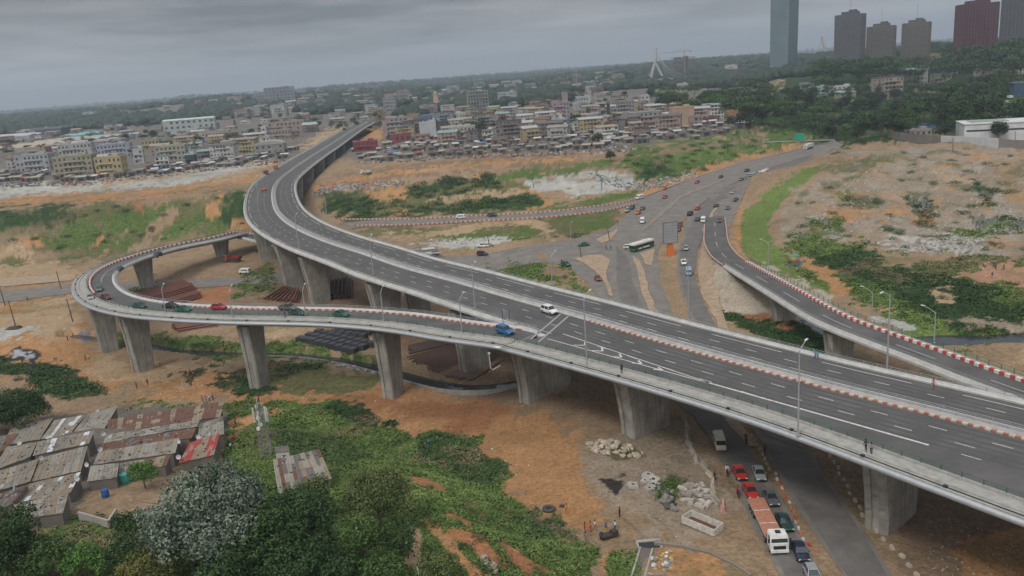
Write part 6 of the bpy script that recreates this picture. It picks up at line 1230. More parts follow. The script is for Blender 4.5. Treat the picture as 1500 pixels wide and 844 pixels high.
SHC = [((.20, .185, .17), 'grey'), ((.29, .28, .27), 'pale grey'), ((.13, .085, .065), 'rusty'), ((.10, .092, .088), 'dark'), ((.42, .42, .41), 'white'), ((.30, .26, .2), 'tan'), ((.10, .16, .24), 'blue'), ((.25, .09, .07), 'red'), ((.18, .25, .25), 'turquoise')]
for poly, n, seed in [([(0, 266), (0, 252), (140, 256), (240, 246), (300, 238), (410, 224), (440, 214), (420, 232), (340, 246), (250, 254), (120, 266)], 95, 11), ([(510, 232), (515, 218), (600, 206), (760, 198), (930, 186), (1100, 178), (1110, 186), (1060, 196), (930, 212), (880, 219), (760, 224), (640, 230), (560, 240)], 200, 12)]:
    for x, y in sorted(scatter(poly, n, 6.2, seed, 9000)):
        X, Y, Z_ = G1(x, y); o = bpy.data.objects.new('market_shack', random.choice(SV)); COL.objects.link(o); o.location = (X, Y, float(h(X, Y)) - .1); o.rotation_euler = (0, 0, random.uniform(-.5, .5)); c_, nm = random.choices(SHC, weights=(6, 4, 5, 4, 2, 3, .7, .6, .5))[0]
        o.material_slots[0].link = 'OBJECT'; o.material_slots[0].material = wallm(c_); tag(o, uniq([f'{a_} market shack, {nm} roof, ' + near_word(x, y) for a_ in ('low', 'small', 'open fronted', 'lean to', 'patched', 'narrow', 'wide')]), 'shack', 'market shacks along the edge of town')
# rubbish heaps and small clutter of the market edge
def litter(name, polys, n, seed, size, cols, label=None, zf=h):
    rn = random.Random(seed); mb = MB(); V = []
    for poly in polys:
        xs = [p[0] for p in poly]; ys = [p[1] for p in poly]; k = 0
        while k < n // len(polys):
            x, y = rn.uniform(min(xs), max(xs)), rn.uniform(min(ys), max(ys))
            if sdf(np.array(x), np.array(y), poly) < 0: continue
            V.append(P(x, y, 0)); k += 1
    for X, Y in V:
        # second pass onto the ground
        px_, py_ = proj(X, Y, 0.0); z = float(hs(X, Y))
        for _ in range(4): X, Y = P(px_, py_, z); z = z * .4 + .6 * float(hs(X, Y))
        s_ = rn.uniform(*size); mb.box(X, Y, float(zf(X, Y)) + s_ * .2, s_, s_ * rn.uniform(.4, 1), s_ * rn.uniform(.3, .7), rn.uniform(0, 3), mi=rn.randrange(len(cols)), tx=.7, ty=.7)
    o = mb.build(name, [wallm(c) for c in cols]); tag(o, label, None, kind='stuff'); return o
litter('rubbish', [[(460, 285), (470, 272), (560, 266), (590, 264), (590, 272), (520, 278)], [(860, 252), (940, 268), (1020, 250), (1020, 262), (940, 282), (880, 270)]], 700, 5, (.5, 1.6), [(.30, .30, .30), (.12, .12, .12), (.1, .15, .17), (.24, .21, .17), (.38, .38, .36)])
litter('market_clutter', [[(0, 268), (130, 266), (300, 244), (420, 232), (420, 238), (300, 252), (130, 272), (0, 276)], [(520, 236), (640, 226), (880, 214), (930, 212), (935, 220), (880, 226), (640, 234), (530, 242)], [(550, 215), (900, 192), (1060, 186), (1060, 196), (900, 210), (560, 228)]], 1500, 6, (.6, 2.2), [(.27, .27, .26), (.08, .08, .08), (.08, .12, .17), (.2, .09, .06), (.36, .36, .34), (.14, .12, .1)])
# ---- high-rise towers
def highrise(xl, xr, yb, yt, D, fc, label, name='office_tower', fins=True, yaw=.5, crown=True, nf=26, cw=None, glass=(.05, .06, .07)):
    xm = (xl + xr) / 2; z0 = 20.0; s_ = None
    # stand it at distance D along the view line of its base
    X, Y = P(xm, yb, z0); f_ = D / Y; X, Y = X * f_, Y * f_; z0 = CAMZ - (CAMZ - z0) * f_; s_ = px_m(X, Y, z0); span = (xr - xl) / s_; H_ = (yb - yt) / s_ + 16
    w_ = span / (abs(math.cos(yaw)) + .62 * abs(math.sin(yaw))); d_ = w_ * .62; r = empty(name, (X, Y, z0 - 16), yaw); tag(r, label, 'tower')
    fm = wallm(fc); gm = mat('tower_glass_%02x' % int(glass[0] * 999), glass, .3, .12, .06, spec=.5)
    mb = MB(); mb.box(0, 0, H_ / 2, w_ - 1, d_ - 1, H_ - 1); mb.build('glazing', gm, r); mb = MB()
    for k in range(nf + 1): mb.box(0, 0, H_ * k / nf, w_ - .2, d_ - .2, H_ / nf * (.34 if fins else .2))
    mb.build('floor_band', fm, r)
    if fins:
        mb = MB(); n = 12
        for i_ in range(n + 1):
            for sy in (-1, 1): mb.box(-w_ / 2 + w_ * i_ / n, sy * d_ / 2, H_ / 2, w_ / n * .32, .9, H_)
        for i_ in range(8):
            for sx in (-1, 1): mb.box(sx * w_ / 2, -d_ / 2 + d_ * i_ / 7, H_ / 2, .9, d_ / 7 * .32, H_)
        mb.build('facade_fins', fm, r)
    if crown:
        mb = MB(); mb.box(0, 0, H_ + 2, w_ * .6, d_ * .6, 5); mb.box(w_ * .1, 0, H_ + 5.5, w_ * .25, d_ * .4, 3); mb.build('roof_plant', wallm(tuple(c * .6 for c in fc)), r)
        mb = MB(); mb.tube([(0, 0, H_ + 4), (0, 0, H_ + 30)], .35, 4); mb.build('mast', M_STEEL, r)
    return r
highrise(1223, 1264.5, 96, 25, 1300, (.13, .13, .135), 'dark grey ribbed tower nearest to the glass skyscraper', yaw=-.75)
highrise(1269, 1310, 92, 41, 1350, (.17, .145, .125), 'brown grey tower, left one of a matching pair', yaw=-.65, nf=22)
highrise(1320.5, 1360, 92, 36, 1350, (.17, .145, .12), 'brown grey tower, right one of a matching pair', yaw=-.7, nf=24)
highrise(1402, 1453, 71, 9, 1200, (.125, .055, .062), 'maroon tower block on the wooded hill', yaw=-.12, nf=22, glass=(.04, .015, .02))
highrise(1464, 1530, 64, -40, 1100, (.10, .10, .105), 'dark grey tower cut by the right edge of the picture', yaw=-.6, nf=34)
# glass skyscraper
Dg = 1500; X, Y = P(1148.5, 109, 20.0); f_ = Dg / Y; X, Y = X * f_, Dg; z0 = CAMZ - 46 * f_; s_ = px_m(X, Y, z0); w_ = 41 / s_; H_ = 190 / s_
gs = empty('glass_skyscraper', (X, Y, z0 - 20), -.35); tag(gs, 'tall blue green glass skyscraper running out of the top of the picture', 'skyscraper')
mg = mat('curtain_glass', (.13, .185, .20), .25, .18, .02, spec=.7); mg2 = mat('curtain_glass_shaded', (.065, .10, .115), .25, .18, .02, spec=.7)  # right facet repeats the same glass with shade put into its colour
def facet(pts0, pts1, m_, nm):
    mb = MB(); n = len(pts0); vs = [(x * w_, y * w_, 0) for x, y in pts0] + [(x * w_, y * w_, H_) for x, y in pts1]; mb.add(vs, [(k, (k + 1) % n, n + (k + 1) % n, n + k) for k in range(n)] + [tuple(range(n, 2 * n))]); mb.build(nm, m_, gs)
facet([(-.5, .1), (.12, -.32), (.12, .4), (-.3, .45)], [(-.46, .1), (.2, -.34), (.2, .4), (-.3, .45)], mg, 'left_facet'); facet([(.13, -.31), (.42, 0), (.4, .4), (.13, .45)], [(.21, -.33), (.5, 0), (.4, .4), (.21, .45)], mg2, 'right_facet')
mb = MB()
for k in range(1, 52):
    z = H_ * k / 52; t = k / 52; a = (-.5 + .04 * t, .1); b = (.12 + .08 * t, -.32 - .02 * t); c_ = (.42 + .08 * t, 0)
    for p, q in ((a, b), (b, c_)):
        L = math.hypot(q[0] - p[0], q[1] - p[1]) * w_; an = math.atan2(q[1] - p[1], q[0] - p[0]); mb.box((p[0] + q[0]) / 2 * w_, (p[1] + q[1]) / 2 * w_ - .05, z, L, .5, .5, an)
mb.build('floor_line', wallm((.16, .2, .22)), gs)
# cable stayed bridge pylons
def pylon(apex, split, f1, f2, D, label, decks):
    def w(px, py): q = P(px, py - 0, 20.0) if py > 110 else None; dx = px - 750; dy = py - 422; u = dx * cR - dy * sR; v = dx * sR + dy * cR; yy = FPX * cP - v * sP; t = D / yy; return (u * t, D, CAMZ - (FPX * sP + v * cP) * t)
    a, s_, p, q = w(*apex), w(*split), w(*f1), w(*f2); r = empty('bridge_pylon', (s_[0], s_[1], p[2])); tag(r, label, 'bridge pylon'); off = lambda t_: (t_[0] - s_[0], t_[1] - s_[1], t_[2] - p[2]); k_ = D / FPX
    m_ = wallm((.42, .41, .39)); mb = MB(); mb.tube([off(a), off(s_)], 1.7 * k_, 6, r2=2.2 * k_); mb.build('mast', m_, r)
    for e in (p, q): mb = MB(); mb.tube([off(s_), off(e)], 1.5 * k_, 6, r2=1.8 * k_); mb.build('leg', m_, r)
    mb = MB()
    for dx_, dy_ in decks:
        for t in np.linspace(.05, .85, 9): b = w(apex[0] + dx_ * (.3 + t * .8), f1[1] + dy_ - 4); c_ = [a[i] + (s_[i] - a[i]) * t for i in range(3)]; mb.tube([off(c_), off(b)], .16 * k_, 3)
    mb.build('cable', M_CONC, r); mb = MB(); b0 = w(apex[0] + decks[0][0], f1[1] - 3 + decks[0][1]); b1 = w(apex[0] + decks[-1][0], f1[1] - 3 + decks[-1][1]); vx = b1[0] - b0[0]; mb.box((b0[0] + b1[0]) / 2 - s_[0], 8, (b0[2] + b1[2]) / 2 - p[2], abs(vx), 14, 2.2); mb.build('bridge_deck', m_, r)
pylon((961, 70), (959.5, 92), (952, 119), (974, 119), 1900, 'white forked bridge pylon above the yellow blocks', [(-14, 2), (44, -3)])
pylon((1204, 53), (1209, 71), (1201, 99), (1214, 99), 2300, 'bent concrete bridge pylon right of the glass skyscraper', [(-38, 2), (26, -2)])
# tower cranes
def crane(px, yb, yt, x0, x1, D, label):
    dx = px - 750; out_ = []
    def w(px, py): dx = px - 750; dy = py - 422; u = dx * cR - dy * sR; v = dx * sR + dy * cR; yy = FPX * cP - v * sP; t = D / yy; return (u * t, D, CAMZ - (FPX * sP + v * cP) * t)
    b, t_ = w(px, yb), w(px - .3, yt); r = empty('tower_crane', b); tag(r, label, 'crane'); H_ = t_[2] - b[2]; k_ = D / FPX; m_ = wallm((.30, .26, .22))
    mb = MB(); mb.box(0, 0, H_ / 2, .8 * k_, .8 * k_, H_); mb.build('mast', m_, r); mb = MB(); mb.box((x0 + x1) / 2 * k_, 0, H_ - 1.2 * k_, (x1 - x0) * k_, .5 * k_, .5 * k_); mb.tube([(x0 * k_ * .6, 0, H_ - 1 * k_), (0, 0, H_ + 2 * k_), (x1 * k_ * .8, 0, H_ - 1 * k_)], .12 * k_, 3); mb.build('jib', m_, r); mb = MB(); mb.box(x1 * k_ * .8, 0, H_ - 2 * k_, 2 * k_, .8 * k_, 1.2 * k_); mb.build('counterweight', M_CONC2, r)
crane(1003, 108, 74, -31, 11, 1950, 'tower crane above the high rise shell'); crane(845, 128, 100, -5, 7, 1500, 'small hazy tower crane over the far trees left of the pylon'); crane(783, 122, 103, -8, 5, 1600, 'small hazy tower crane left of the other one')
# ---- office complex at the right edge
r = empty('office_complex', (0, 0, 0)); X, Y, Z_, s_ = site(1440, 1510, 204); r.location = (X, Y, Z_); r.rotation_euler = (0, 0, -.32); tag(r, 'long white low building with a sloping flat roof at the right edge', 'office building'); k_ = 1 / s_
mb = MB(); mb.box(6 * k_, 30 * k_, 13 * k_, 126 * k_, 64 * k_, 26 * k_); mb.build('wall', wallm((.50, .51, .52)), r); mb = MB(); mb.box(6 * k_, 30 * k_, 26.6 * k_, 128 * k_, 66 * k_, 1.2 * k_); mb.build('roof', wallm((.46, .47, .46)), r); mb = MB(); mb.box(-20 * k_, 34 * k_, 27.5 * k_, 50 * k_, 36 * k_, .8 * k_); mb.build('green_roof_panel', wallm((.22, .27, .2)), r)
mb = MB(); mb.box(6 * k_, -2.2 * k_, 17 * k_, 120 * k_, .3 * k_, 2.4 * k_); mb.build('window_ribbon', M_WIN, r)
X, Y, Z_, s_ = site(1474, 1564, 180); r = empty('office_slab', (X, Y, Z_), -.25); tag(r, 'dark blue walled office slab with white stacked balconies at the right edge', 'office building'); k_ = 1 / s_
mb = MB(); mb.box(10 * k_, 10 * k_, 29 * k_, 88 * k_, 20 * k_, 58 * k_); mb.build('blue_wall', wallm((.055, .085, .125)), r); mb = MB(); mb.box(10 * k_, 10 * k_, 59 * k_, 90 * k_, 21 * k_, 2 * k_); mb.build('roof', wallm((.10, .12, .14)), r)
for k in range(6): mb = MB(); mb.box((-35 - (5 - k) * 1.2) * k_, 6 * k_, (5 + k * 7) * k_, (8 + (5 - k) * 1.6) * k_, 12 * k_, 3.0 * k_); mb.build('balcony', wallm((.52, .52, .52)), r)
# boundary wall and fence
def wallline(pts, hgt, th, m_, name, label, cat, z=None):
    q = [G1(x, y) for x, y in pts]; mb = MB()
    for a, b in zip(q, q[1:]):
        n = max(1, int(math.dist(a[:2], b[:2]) / 6))
        for k in range(n):
            t = (k + .5) / n; x, y = a[0] + (b[0] - a[0]) * t, a[1] + (b[1] - a[1]) * t; mb.box(x, y, float(hs(x, y)) + hgt / 2 - .6, math.dist(a[:2], b[:2]) / n * .99, th, hgt + 1.2, math.atan2(b[1] - a[1], b[0] - a[0]))
    return tag(mb.build(name, m_), label, cat)
wallline([(1300, 204), (1340, 208), (1378, 211)], 4.5, .4, wallm((.16, .145, .13)), 'boundary_wall', 'dark stained boundary wall behind the rubble mound', 'wall'); wallline([(1378, 211), (1462, 216)], 4.5, .3, wallm((.40, .41, .42)), 'metal_hoarding', 'pale grey metal hoarding along the top of the mound', 'fence'); wallline([(1463, 216), (1520, 220)], 4.2, .3, wallm((.2, .18, .16)), 'boundary_wall', 'short brown wall right of the pale hoarding', 'wall')
wallline([(1195, 232), (1240, 226), (1330, 224), (1390, 222)], 1.2, .3, wallm((.33, .31, .28)), 'low_wall', 'thin low wall crossing the top of the rubble mound', 'wall')
# ---- shanty roofs at lower left
RUST = (.135, .072, .052); RG = (.195, .175, .145); RL_ = (.25, .23, .195); RW = (.5, .52, .54)
def hut(c4, zr, pal, label, n=14, seed=0, drop=.5, name='shanty_house', stones=True, wcol=(.15, .13, .11)):
    """c4: outline of the roof in the photo (far-left, far-right, near-right, near-left); the roof slopes to its near edge"""
    rn = random.Random(seed + len(label)); X, Y, z0 = G1(sum(p[0] for p in c4) / 4, sum(p[1] for p in c4) / 4 + 8); zt = z0 + zr
    A, B, C, D = [np.array((*P(x, y, zt - (drop if k > 1 else 0)), zt - (drop if k > 1 else 0))) for k, (x, y) in enumerate(c4)]
    r = empty(name, (float(A[0]), float(A[1]), z0)); tag(r, label, 'shack' if name == 'shanty_house' else 'house'); o = np.array((A[0], A[1], z0)); mb = MB(); m_rows = 4
    tf = lambda u, v: A * (1 - u) * (1 - v) + B * u * (1 - v) + C * u * v + D * (1 - u) * v - o
    cols = [pal[rn.randrange(len(pal))] for _ in range(n)]
    for i_ in range(n):
        for j_ in range(m_rows):
            mi = cols[i_] if rn.random() < .7 else pal[rn.randrange(len(pal))]; e = rn.uniform(-.012, .012); zo = rn.uniform(0, .09) + (m_rows - j_) * .02
            q = [tf(i_ / n - .002, j_ / m_rows - .02), tf((i_ + 1) / n + .004, j_ / m_rows - .02 + e), tf((i_ + 1) / n + .004, (j_ + 1) / m_rows + e), tf(i_ / n - .002, (j_ + 1) / m_rows)]
            q = [p + np.array((0, 0, zo)) for p in q]; mb.add(q + [p - np.array((0, 0, .05)) for p in q], [(3, 2, 1, 0), (0, 1, 5, 4), (1, 2, 6, 5), (2, 3, 7, 6), (3, 0, 4, 7)], mi)
            # corrugation ridges
            for s_ in (.33, .66):
                a_, b_ = q[0] * (1 - s_) + q[1] * s_, q[3] * (1 - s_) + q[2] * s_
                mb.tube([a_ + np.array((0, 0, .02)), b_ + np.array((0, 0, .02))], .045, 3, mi, cap=False)
    mb.build('roof', [wallm(RG), wallm(RL_), wallm(RUST), wallm(RW), wallm((.30, .06, .055)), wallm((.135, .122, .11)), wallm((.23, .185, .135))], r)
    mb = MB(); ins = [A, B, C, D]; cen = sum(ins) / 4; base = [p + (cen - p) * .05 for p in ins]
    vs = [(p[0] - o[0], p[1] - o[1], -1.5) for p in base] + [(p[0] - o[0], p[1] - o[1], p[2] - o[2] - .06) for p in base]
    mb.add(vs, [(k, (k + 1) % 4, 4 + (k + 1) % 4, 4 + k) for k in range(4)]); mb.build('wall', wallm(wcol), r)
    # a door and small openings on the near wall
    for k in range(max(1, n // 6)):
        u = (k + .5) / max(1, n // 6); p = tf(u, .95); q = tf(u + .01, .95); an = math.atan2(q[1] - p[1], q[0] - p[0]); m2 = MB(); m2.box(p[0], p[1], .95 + 0, .9, .16, 1.9, an); m2.build('door', wallm((.09, .07, .06)), r)
    if stones:
        m2 = MB()
        for k in range(int(n * 1.6)): p = tf(rn.uniform(.03, .97), rn.uniform(.05, .95)); m2.lump(p[0], p[1], p[2] + .15, .22, .14, .1, k, rn.randrange(2), rot=rn.uniform(0, 3))
        tag(m2.build('roof_weights', [wallm((.06, .05, .045)), wallm((.3, .28, .25))], r), kind='stuff')
    return r
HUTS = [
 ([(159, 616), (328, 589), (322, 611), (156, 636)], 3.6, [2, 2, 2, 2, 6], 'long rusty brown roof with two white sheets, farthest from the camera', 24),
 ([(156, 638), (292, 616), (288, 625), (152, 649)], 3.2, [0, 1, 5, 0], 'narrow grey strip roof between the two rusty roofs', 16),
 ([(152, 650), (287, 628), (280, 642), (146, 662)], 3.2, [2, 2, 5, 2], 'second rusty roof, lower and shorter than the long one', 18),
 ([(293, 623), (327, 611), (328, 636), (288, 647)], 3.4, [0, 1, 5], 'patchy grey roof at the right end of the rusty roofs', 7),
 ([(145, 663), (262, 643), (256, 664), (137, 681)], 3.2, [1, 6, 0, 1], 'stone weighted pale roof with many dark stones', 18),
 ([(278, 650), (322, 636), (313, 667), (262, 679)], 3.5, [4, 4, 6, 6], 'roof painted partly bright red beside the path', 9),
 ([(133, 684), (174, 680), (171, 700), (128, 706)], 3.4, [0, 1], 'small cream house with two plain grey sheets', 7),
 ([(176, 680), (250, 667), (243, 683), (176, 694)], 2.9, [5, 6, 2], 'dull brown strip roof behind the round green tree', 10),
 ([(128, 608), (172, 596), (152, 630), (104, 638)], 3.3, [1, 0, 1], 'pale grey roof at the top of the left cluster', 8),
 ([(80, 617), (125, 609), (100, 639), (60, 644)], 3.2, [0, 6, 1, 6, 3], 'mottled roof with one white sheet left of the pale grey roof', 8),
 ([(18, 627), (77, 614), (58, 644), (0, 654)], 3.2, [6, 0, 5], 'tan grey roof on the far left row', 9),
 ([(-30, 645), (26, 636), (12, 655), (-40, 690)], 3.1, [2, 2, 5], 'rust brown roof cut by the left edge', 7),
 ([(56, 648), (138, 632), (130, 650), (48, 668)], 3.3, [1, 0, 6, 3, 0, 0], 'wide pale roof with white patches in the middle of the left cluster', 12),
 ([(10, 656), (54, 649), (44, 670), (-10, 690)], 3.2, [6, 0], 'small tan roof left of the wide pale roof', 7),
 ([(60, 672), (128, 655), (118, 690), (46, 706)], 3.2, [0, 1, 6, 0], 'broad grey roof with a dark alley to its right', 11),
 ([(-10, 694), (56, 674), (44, 706), (-20, 724)], 3.1, [1, 6, 0], 'weathered roof at the left edge in the lower half', 10),
 ([(44, 710), (118, 693), (103, 722), (20, 738)], 3.1, [0, 6, 1, 0, 3, 6], 'lowest broad roof with a bright white sheet', 12),
 ([(-10, 728), (42, 711), (18, 740), (-20, 752)], 3.0, [5, 0, 2], 'dark patched roof in the lowest left corner of the huts', 8),
 ([(20, 741), (100, 724), (92, 752), (40, 760)], 2.9, [6, 1, 0], 'front row roof just above the trees', 11),
]
for i_, (c4, zr, pal, lb, n) in enumerate(HUTS): hut(c4, zr, pal, 'shack with ' + lb if not lb.startswith('small cream') else lb, n, i_)
hut([(400, 675), (468, 660), (486, 702), (408, 724)], 4.2, [5, 1, 6, 2], 'lone house with brown grey striped roof beside the mast', 12, 40, drop=.9, name='lone_house', wcol=(.32, .31, .29))
hut([(402, 656), (422, 654), (424, 662), (404, 664)], 2.6, [5, 5], 'tiny cabin with flat brown roof behind the lone house', 4, 41, drop=.2, name='cabin', stones=False, wcol=(.45, .42, .38))
# satellite dishes on the roofs
mb = MB(); n = 10
mb.add([(0, -.18, .9)] + [(.42 * math.cos(t), -.32 + .1 * math.sin(t), .9 + .42 * math.sin(t)) for t in np.linspace(0, 2 * math.pi, n, endpoint=False)], [(0, k + 1, (k + 1) % n + 1) for k in range(n)]); mb.tube([(0, -.15, .9), (0, 0, .7), (0, 0, 0)], .035, 4)
DM = mb.mesh('satellite_dish', wallm((.42, .41, .39)))
for k, (x, y, wd_) in enumerate([(71, 641, 'at the edge of the mottled roof'), (30, 650, 'on the tan grey roof'), (81, 650, 'left on the wide pale roof'), (143, 602, 'on top of the pale grey roof'), (152, 637, 'at the left end of the narrow strip roof'), (161, 640, 'on the narrow strip roof beside another dish'), (147, 660, 'at the left end of the second rusty roof'), (265, 648, 'at the gap before the red roof'), (263, 671, 'below the gap before the red roof'), (292, 641, 'on the patchy grey roof'), (305, 637, 'on the patchy grey roof near the path'), (115, 703, 'in the dark alley at the right of the lowest roof'), (60, 673, 'on the broad grey roof'), (2, 713, 'on the weathered roof at the left edge'), (25, 716, 'right of the one on the weathered left roof'), (45, 740, 'on the front row roof'), (130, 682, 'beside the small cream house'), (412, 672, 'on the lone house by the mast')]):
    z = 2.9 + 7; X, Y, z0 = G1(x, y + 22); X, Y = P(x, y + 3, z0 + 3.2); o = bpy.data.objects.new('satellite_dish', DM); COL.objects.link(o); o.location = (X, Y, z0 + 3.0); o.rotation_euler = (0, 0, random.uniform(-1, 1)); tag(o, 'pale round satellite dish ' + wd_, 'satellite dish', 'satellite dishes on the shanty roofs')
# yard wall
wallline([(117, 760), (160, 770), (172, 755)], 1.0, .3, wallm((.3, .27, .24)), 'yard_wall', 'low crumbling yard wall below the small cream house', 'wall')
mb = MB(); mb.box(0, 0, .6, .9, .9, 1.2, tx=.85, ty=.85)
for x, y, c_, lb in [(155, 728, (.03, .09, .25), 'blue water barrel beside the small cream house'), (183, 708, (.06, .28, .24), 'turquoise tarpaulin heap beside the small cream house'), (20, 710, (.05, .25, .2), 'green tub between the left roofs')]:
    X, Y, z0 = G1(x, y); m2 = MB(); m2.tube([(0, 0, 0), (0, 0, .5), (0, 0, 1.3), (0, 0, 1.35)], [.55, .62, .55, .1], 10); o = m2.build('water_barrel', wallm(c_)); o.location = (X, Y, z0); o.scale = (1.4, 1.4, 1.3) if 'tarp' in lb else (1, 1, 1); tag(o, lb, 'barrel')
# ------------------------------------------------------------------ trees and bushes
def rgbleaf():
    m_ = bpy.data.materials.new('weed_leaf'); m_.use_nodes = True; n = m_.node_tree; b = n.nodes['Principled BSDF']; b.inputs['Roughness'].default_value = .8; b.inputs['Specular IOR Level'].default_value = .15
    at = n.nodes.new('ShaderNodeVertexColor'); at.layer_name = 'tint'; n.links.new(at.outputs[0], b.inputs['Base Color']); return m_
def leafmat(name, c, c2, tr=.25):
    m_ = bpy.data.materials.new(name); m_.use_nodes = True; n = m_.node_tree; b = n.nodes['Principled BSDF']; b.inputs['Roughness'].default_value = .6; b.inputs['Specular IOR Level'].default_value = .25
    at = n.nodes.new('ShaderNodeVertexColor'); at.layer_name = 'tint'; sx = n.nodes.new('ShaderNodeSeparateColor'); n.links.new(at.outputs[0], sx.inputs[0])
    mx_ = n.nodes.new('ShaderNodeMix'); mx_.data_type = 'RGBA'; n.links.new(sx.outputs[0], mx_.inputs[0]); mx_.inputs[6].default_value = (*c, 1); mx_.inputs[7].default_value = (*c2, 1); n.links.new(mx_.outputs[2], b.inputs['Base Color'])
    return m_
LEAF = dict(dark=leafmat('leaf_dark', (.018, .042, .012), (.045, .085, .022)), mid=leafmat('leaf_mid', (.03, .065, .015), (.075, .13, .03)), bright=leafmat('leaf_bright', (.045, .11, .018), (.10, .19, .035)), silver=leafmat('leaf_silver', (.03, .055, .03), (.20, .235, .175)), olive=leafmat('leaf_olive', (.05, .075, .02), (.12, .14, .045)), yellow=leafmat('leaf_yellow', (.06, .09, .02), (.17, .15, .04)), far=leafmat('leaf_far', (.010, .022, .013), (.030, .046, .022)), grass=leafmat('leaf_grass', (.05, .085, .025), (.11, .155, .045)))
M_BARK = mat('bark', (.12, .09, .065), .95, .3, 3, .3)
def crown_mesh(name, seed, clumps, leaf, n_per, m_, power=1.0):
    """clumps: (x, y, z, rx, rz); small leaf blades spread through each clump's outer volume, with an uneven tint"""
    rg = np.random.default_rng(seed); Vs = []; Ts = []
    for (cx_, cy_, cz_, rx, rz_) in clumps:
        n = int(n_per * (rx ** 2) * power); d = rg.normal(size=(n, 3)); d /= np.linalg.norm(d, axis=1)[:, None]
        rad = rg.uniform(.55, 1.06, n) ** .6; bump_ = 1 + .22 * np.sin(d[:, 0] * 5 + cx_ * 3) * np.sin(d[:, 1] * 6 + cy_) + .12 * np.sin(d[:, 2] * 9 + cz_)
        c = np.array((cx_, cy_, cz_)) + d * (rad * bump_)[:, None] * np.array((rx, rx, rz_)); keep = d[:, 2] > -.75; c = c[keep]; d2 = d[keep]; n = len(c)
        nrm = d2 * .6 + rg.normal(size=(n, 3)) * .7 + np.array((0, 0, .4)); nrm /= np.linalg.norm(nrm, axis=1)[:, None]
        t = np.cross(nrm, rg.normal(size=(n, 3))); t /= np.linalg.norm(t, axis=1)[:, None]; b = np.cross(nrm, t); s_ = leaf * rg.uniform(.6, 1.4, n)[:, None]
        q = np.stack([c - t * s_ * .5, c + b * s_ * .28 - nrm * s_ * .06, c + t * s_ * .5, c - b * s_ * .28 - nrm * s_ * .06], 1); Vs.append(q.reshape(-1, 3))
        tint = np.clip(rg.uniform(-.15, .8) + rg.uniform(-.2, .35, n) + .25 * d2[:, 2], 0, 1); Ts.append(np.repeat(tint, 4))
    V = np.concatenate(Vs); T = np.concatenate(Ts); F = np.arange(len(V)).reshape(-1, 4); me = npmesh(name, V, F, m_)
    ca = me.color_attributes.new('tint', 'FLOAT_COLOR', 'POINT'); ca.data.foreach_set('color', np.stack([T, T, T, np.ones_like(T)], 1).astype(np.float32).ravel()); return me
def trunk_mesh(seed, H_, r_, spread, nl=5, base=.35):
    rn = random.Random(seed); mb = MB(); top = H_ * .62; mb.tube([(0, 0, -.6), (rn.uniform(-.2, .2), rn.uniform(-.2, .2), top * .5), (rn.uniform(-.4, .4), rn.uniform(-.4, .4), top)], [r_, r_ * .75, r_ * .45], 7)
    for k in range(nl):
        a = 6.28 * k / nl + rn.uniform(-.4, .4); z = top * rn.uniform(base, .95); mb.tube([(0, 0, z), (math.cos(a) * spread * .4, math.sin(a) * spread * .4, z + H_ * .14), (math.cos(a) * spread * .8, math.sin(a) * spread * .8, z + H_ * .22)], [r_ * .45, r_ * .3, r_ * .1], 5)
    return mb.mesh('trunk', M_BARK)
def tree_meshes(seed, H_, R, kind='round', leaf=.4, dens=60, m_='mid', nclump=14, cf=1.0):
    rn = random.Random(seed); cl = []
    for k in range(nclump):
        a = rn.uniform(0, 6.28); u = rn.uniform(0, 1) ** .5; zf = rn.uniform(0, 1)
        if kind == 'flat': rr = R * u * .8; z = H_ * (.72 + .2 * zf * (1 - u * .6)); rx = R * rn.uniform(.28, .42); rz_ = rx * .55
        elif kind == 'tall': rr = R * u * .55; z = H_ * (.3 + .62 * zf); rx = R * rn.uniform(.35, .5) * (1.1 - .4 * zf); rz_ = rx * .9
        else: rr = R * u * .7 * (1 - .45 * zf); z = H_ * (.42 + .45 * zf); rx = R * rn.uniform(.3, .46); rz_ = rx * .8
        if cf < 1: a2 = rn.uniform(0, 6.28); rr = R * rn.uniform(.15, 1) ** .6 * .88 * (1 if kind == 'tall' else 1 - .35 * zf); zf = (1 - (rr / R) ** 2) ** .5 * rn.uniform(.45, 1); z = H_ * (.20 + .72 * zf) if kind != 'tall' else z; rr *= .7 if kind == 'tall' else 1
        cl.append((rr * math.cos(a), rr * math.sin(a), z, rx * cf, rz_ * cf))
    if kind == 'round': cl.append((0, 0, H_ * .62, R * .62, H_ * .3))
    return trunk_mesh(seed, H_, max(.12, H_ * .028), R), crown_mesh('crown', seed, cl, leaf, dens, LEAF[m_])
def put_tree(meshes, X, Y, z, sc, rot, label, cat='tree', group=None, name='tree', crown_mat=None, szv=1.0):
    r = empty(name, (X, Y, z), rot); r.scale = (sc, sc, sc * szv); tag(r, label, cat, group)
    for nm, me in zip(('trunk', 'crown'), meshes):
        o = bpy.data.objects.new(nm, me); COL.objects.link(o); par(o, r)
        if nm == 'crown' and crown_mat: o.material_slots[0].link = 'OBJECT'; o.material_slots[0].material = LEAF[crown_mat]
    return r
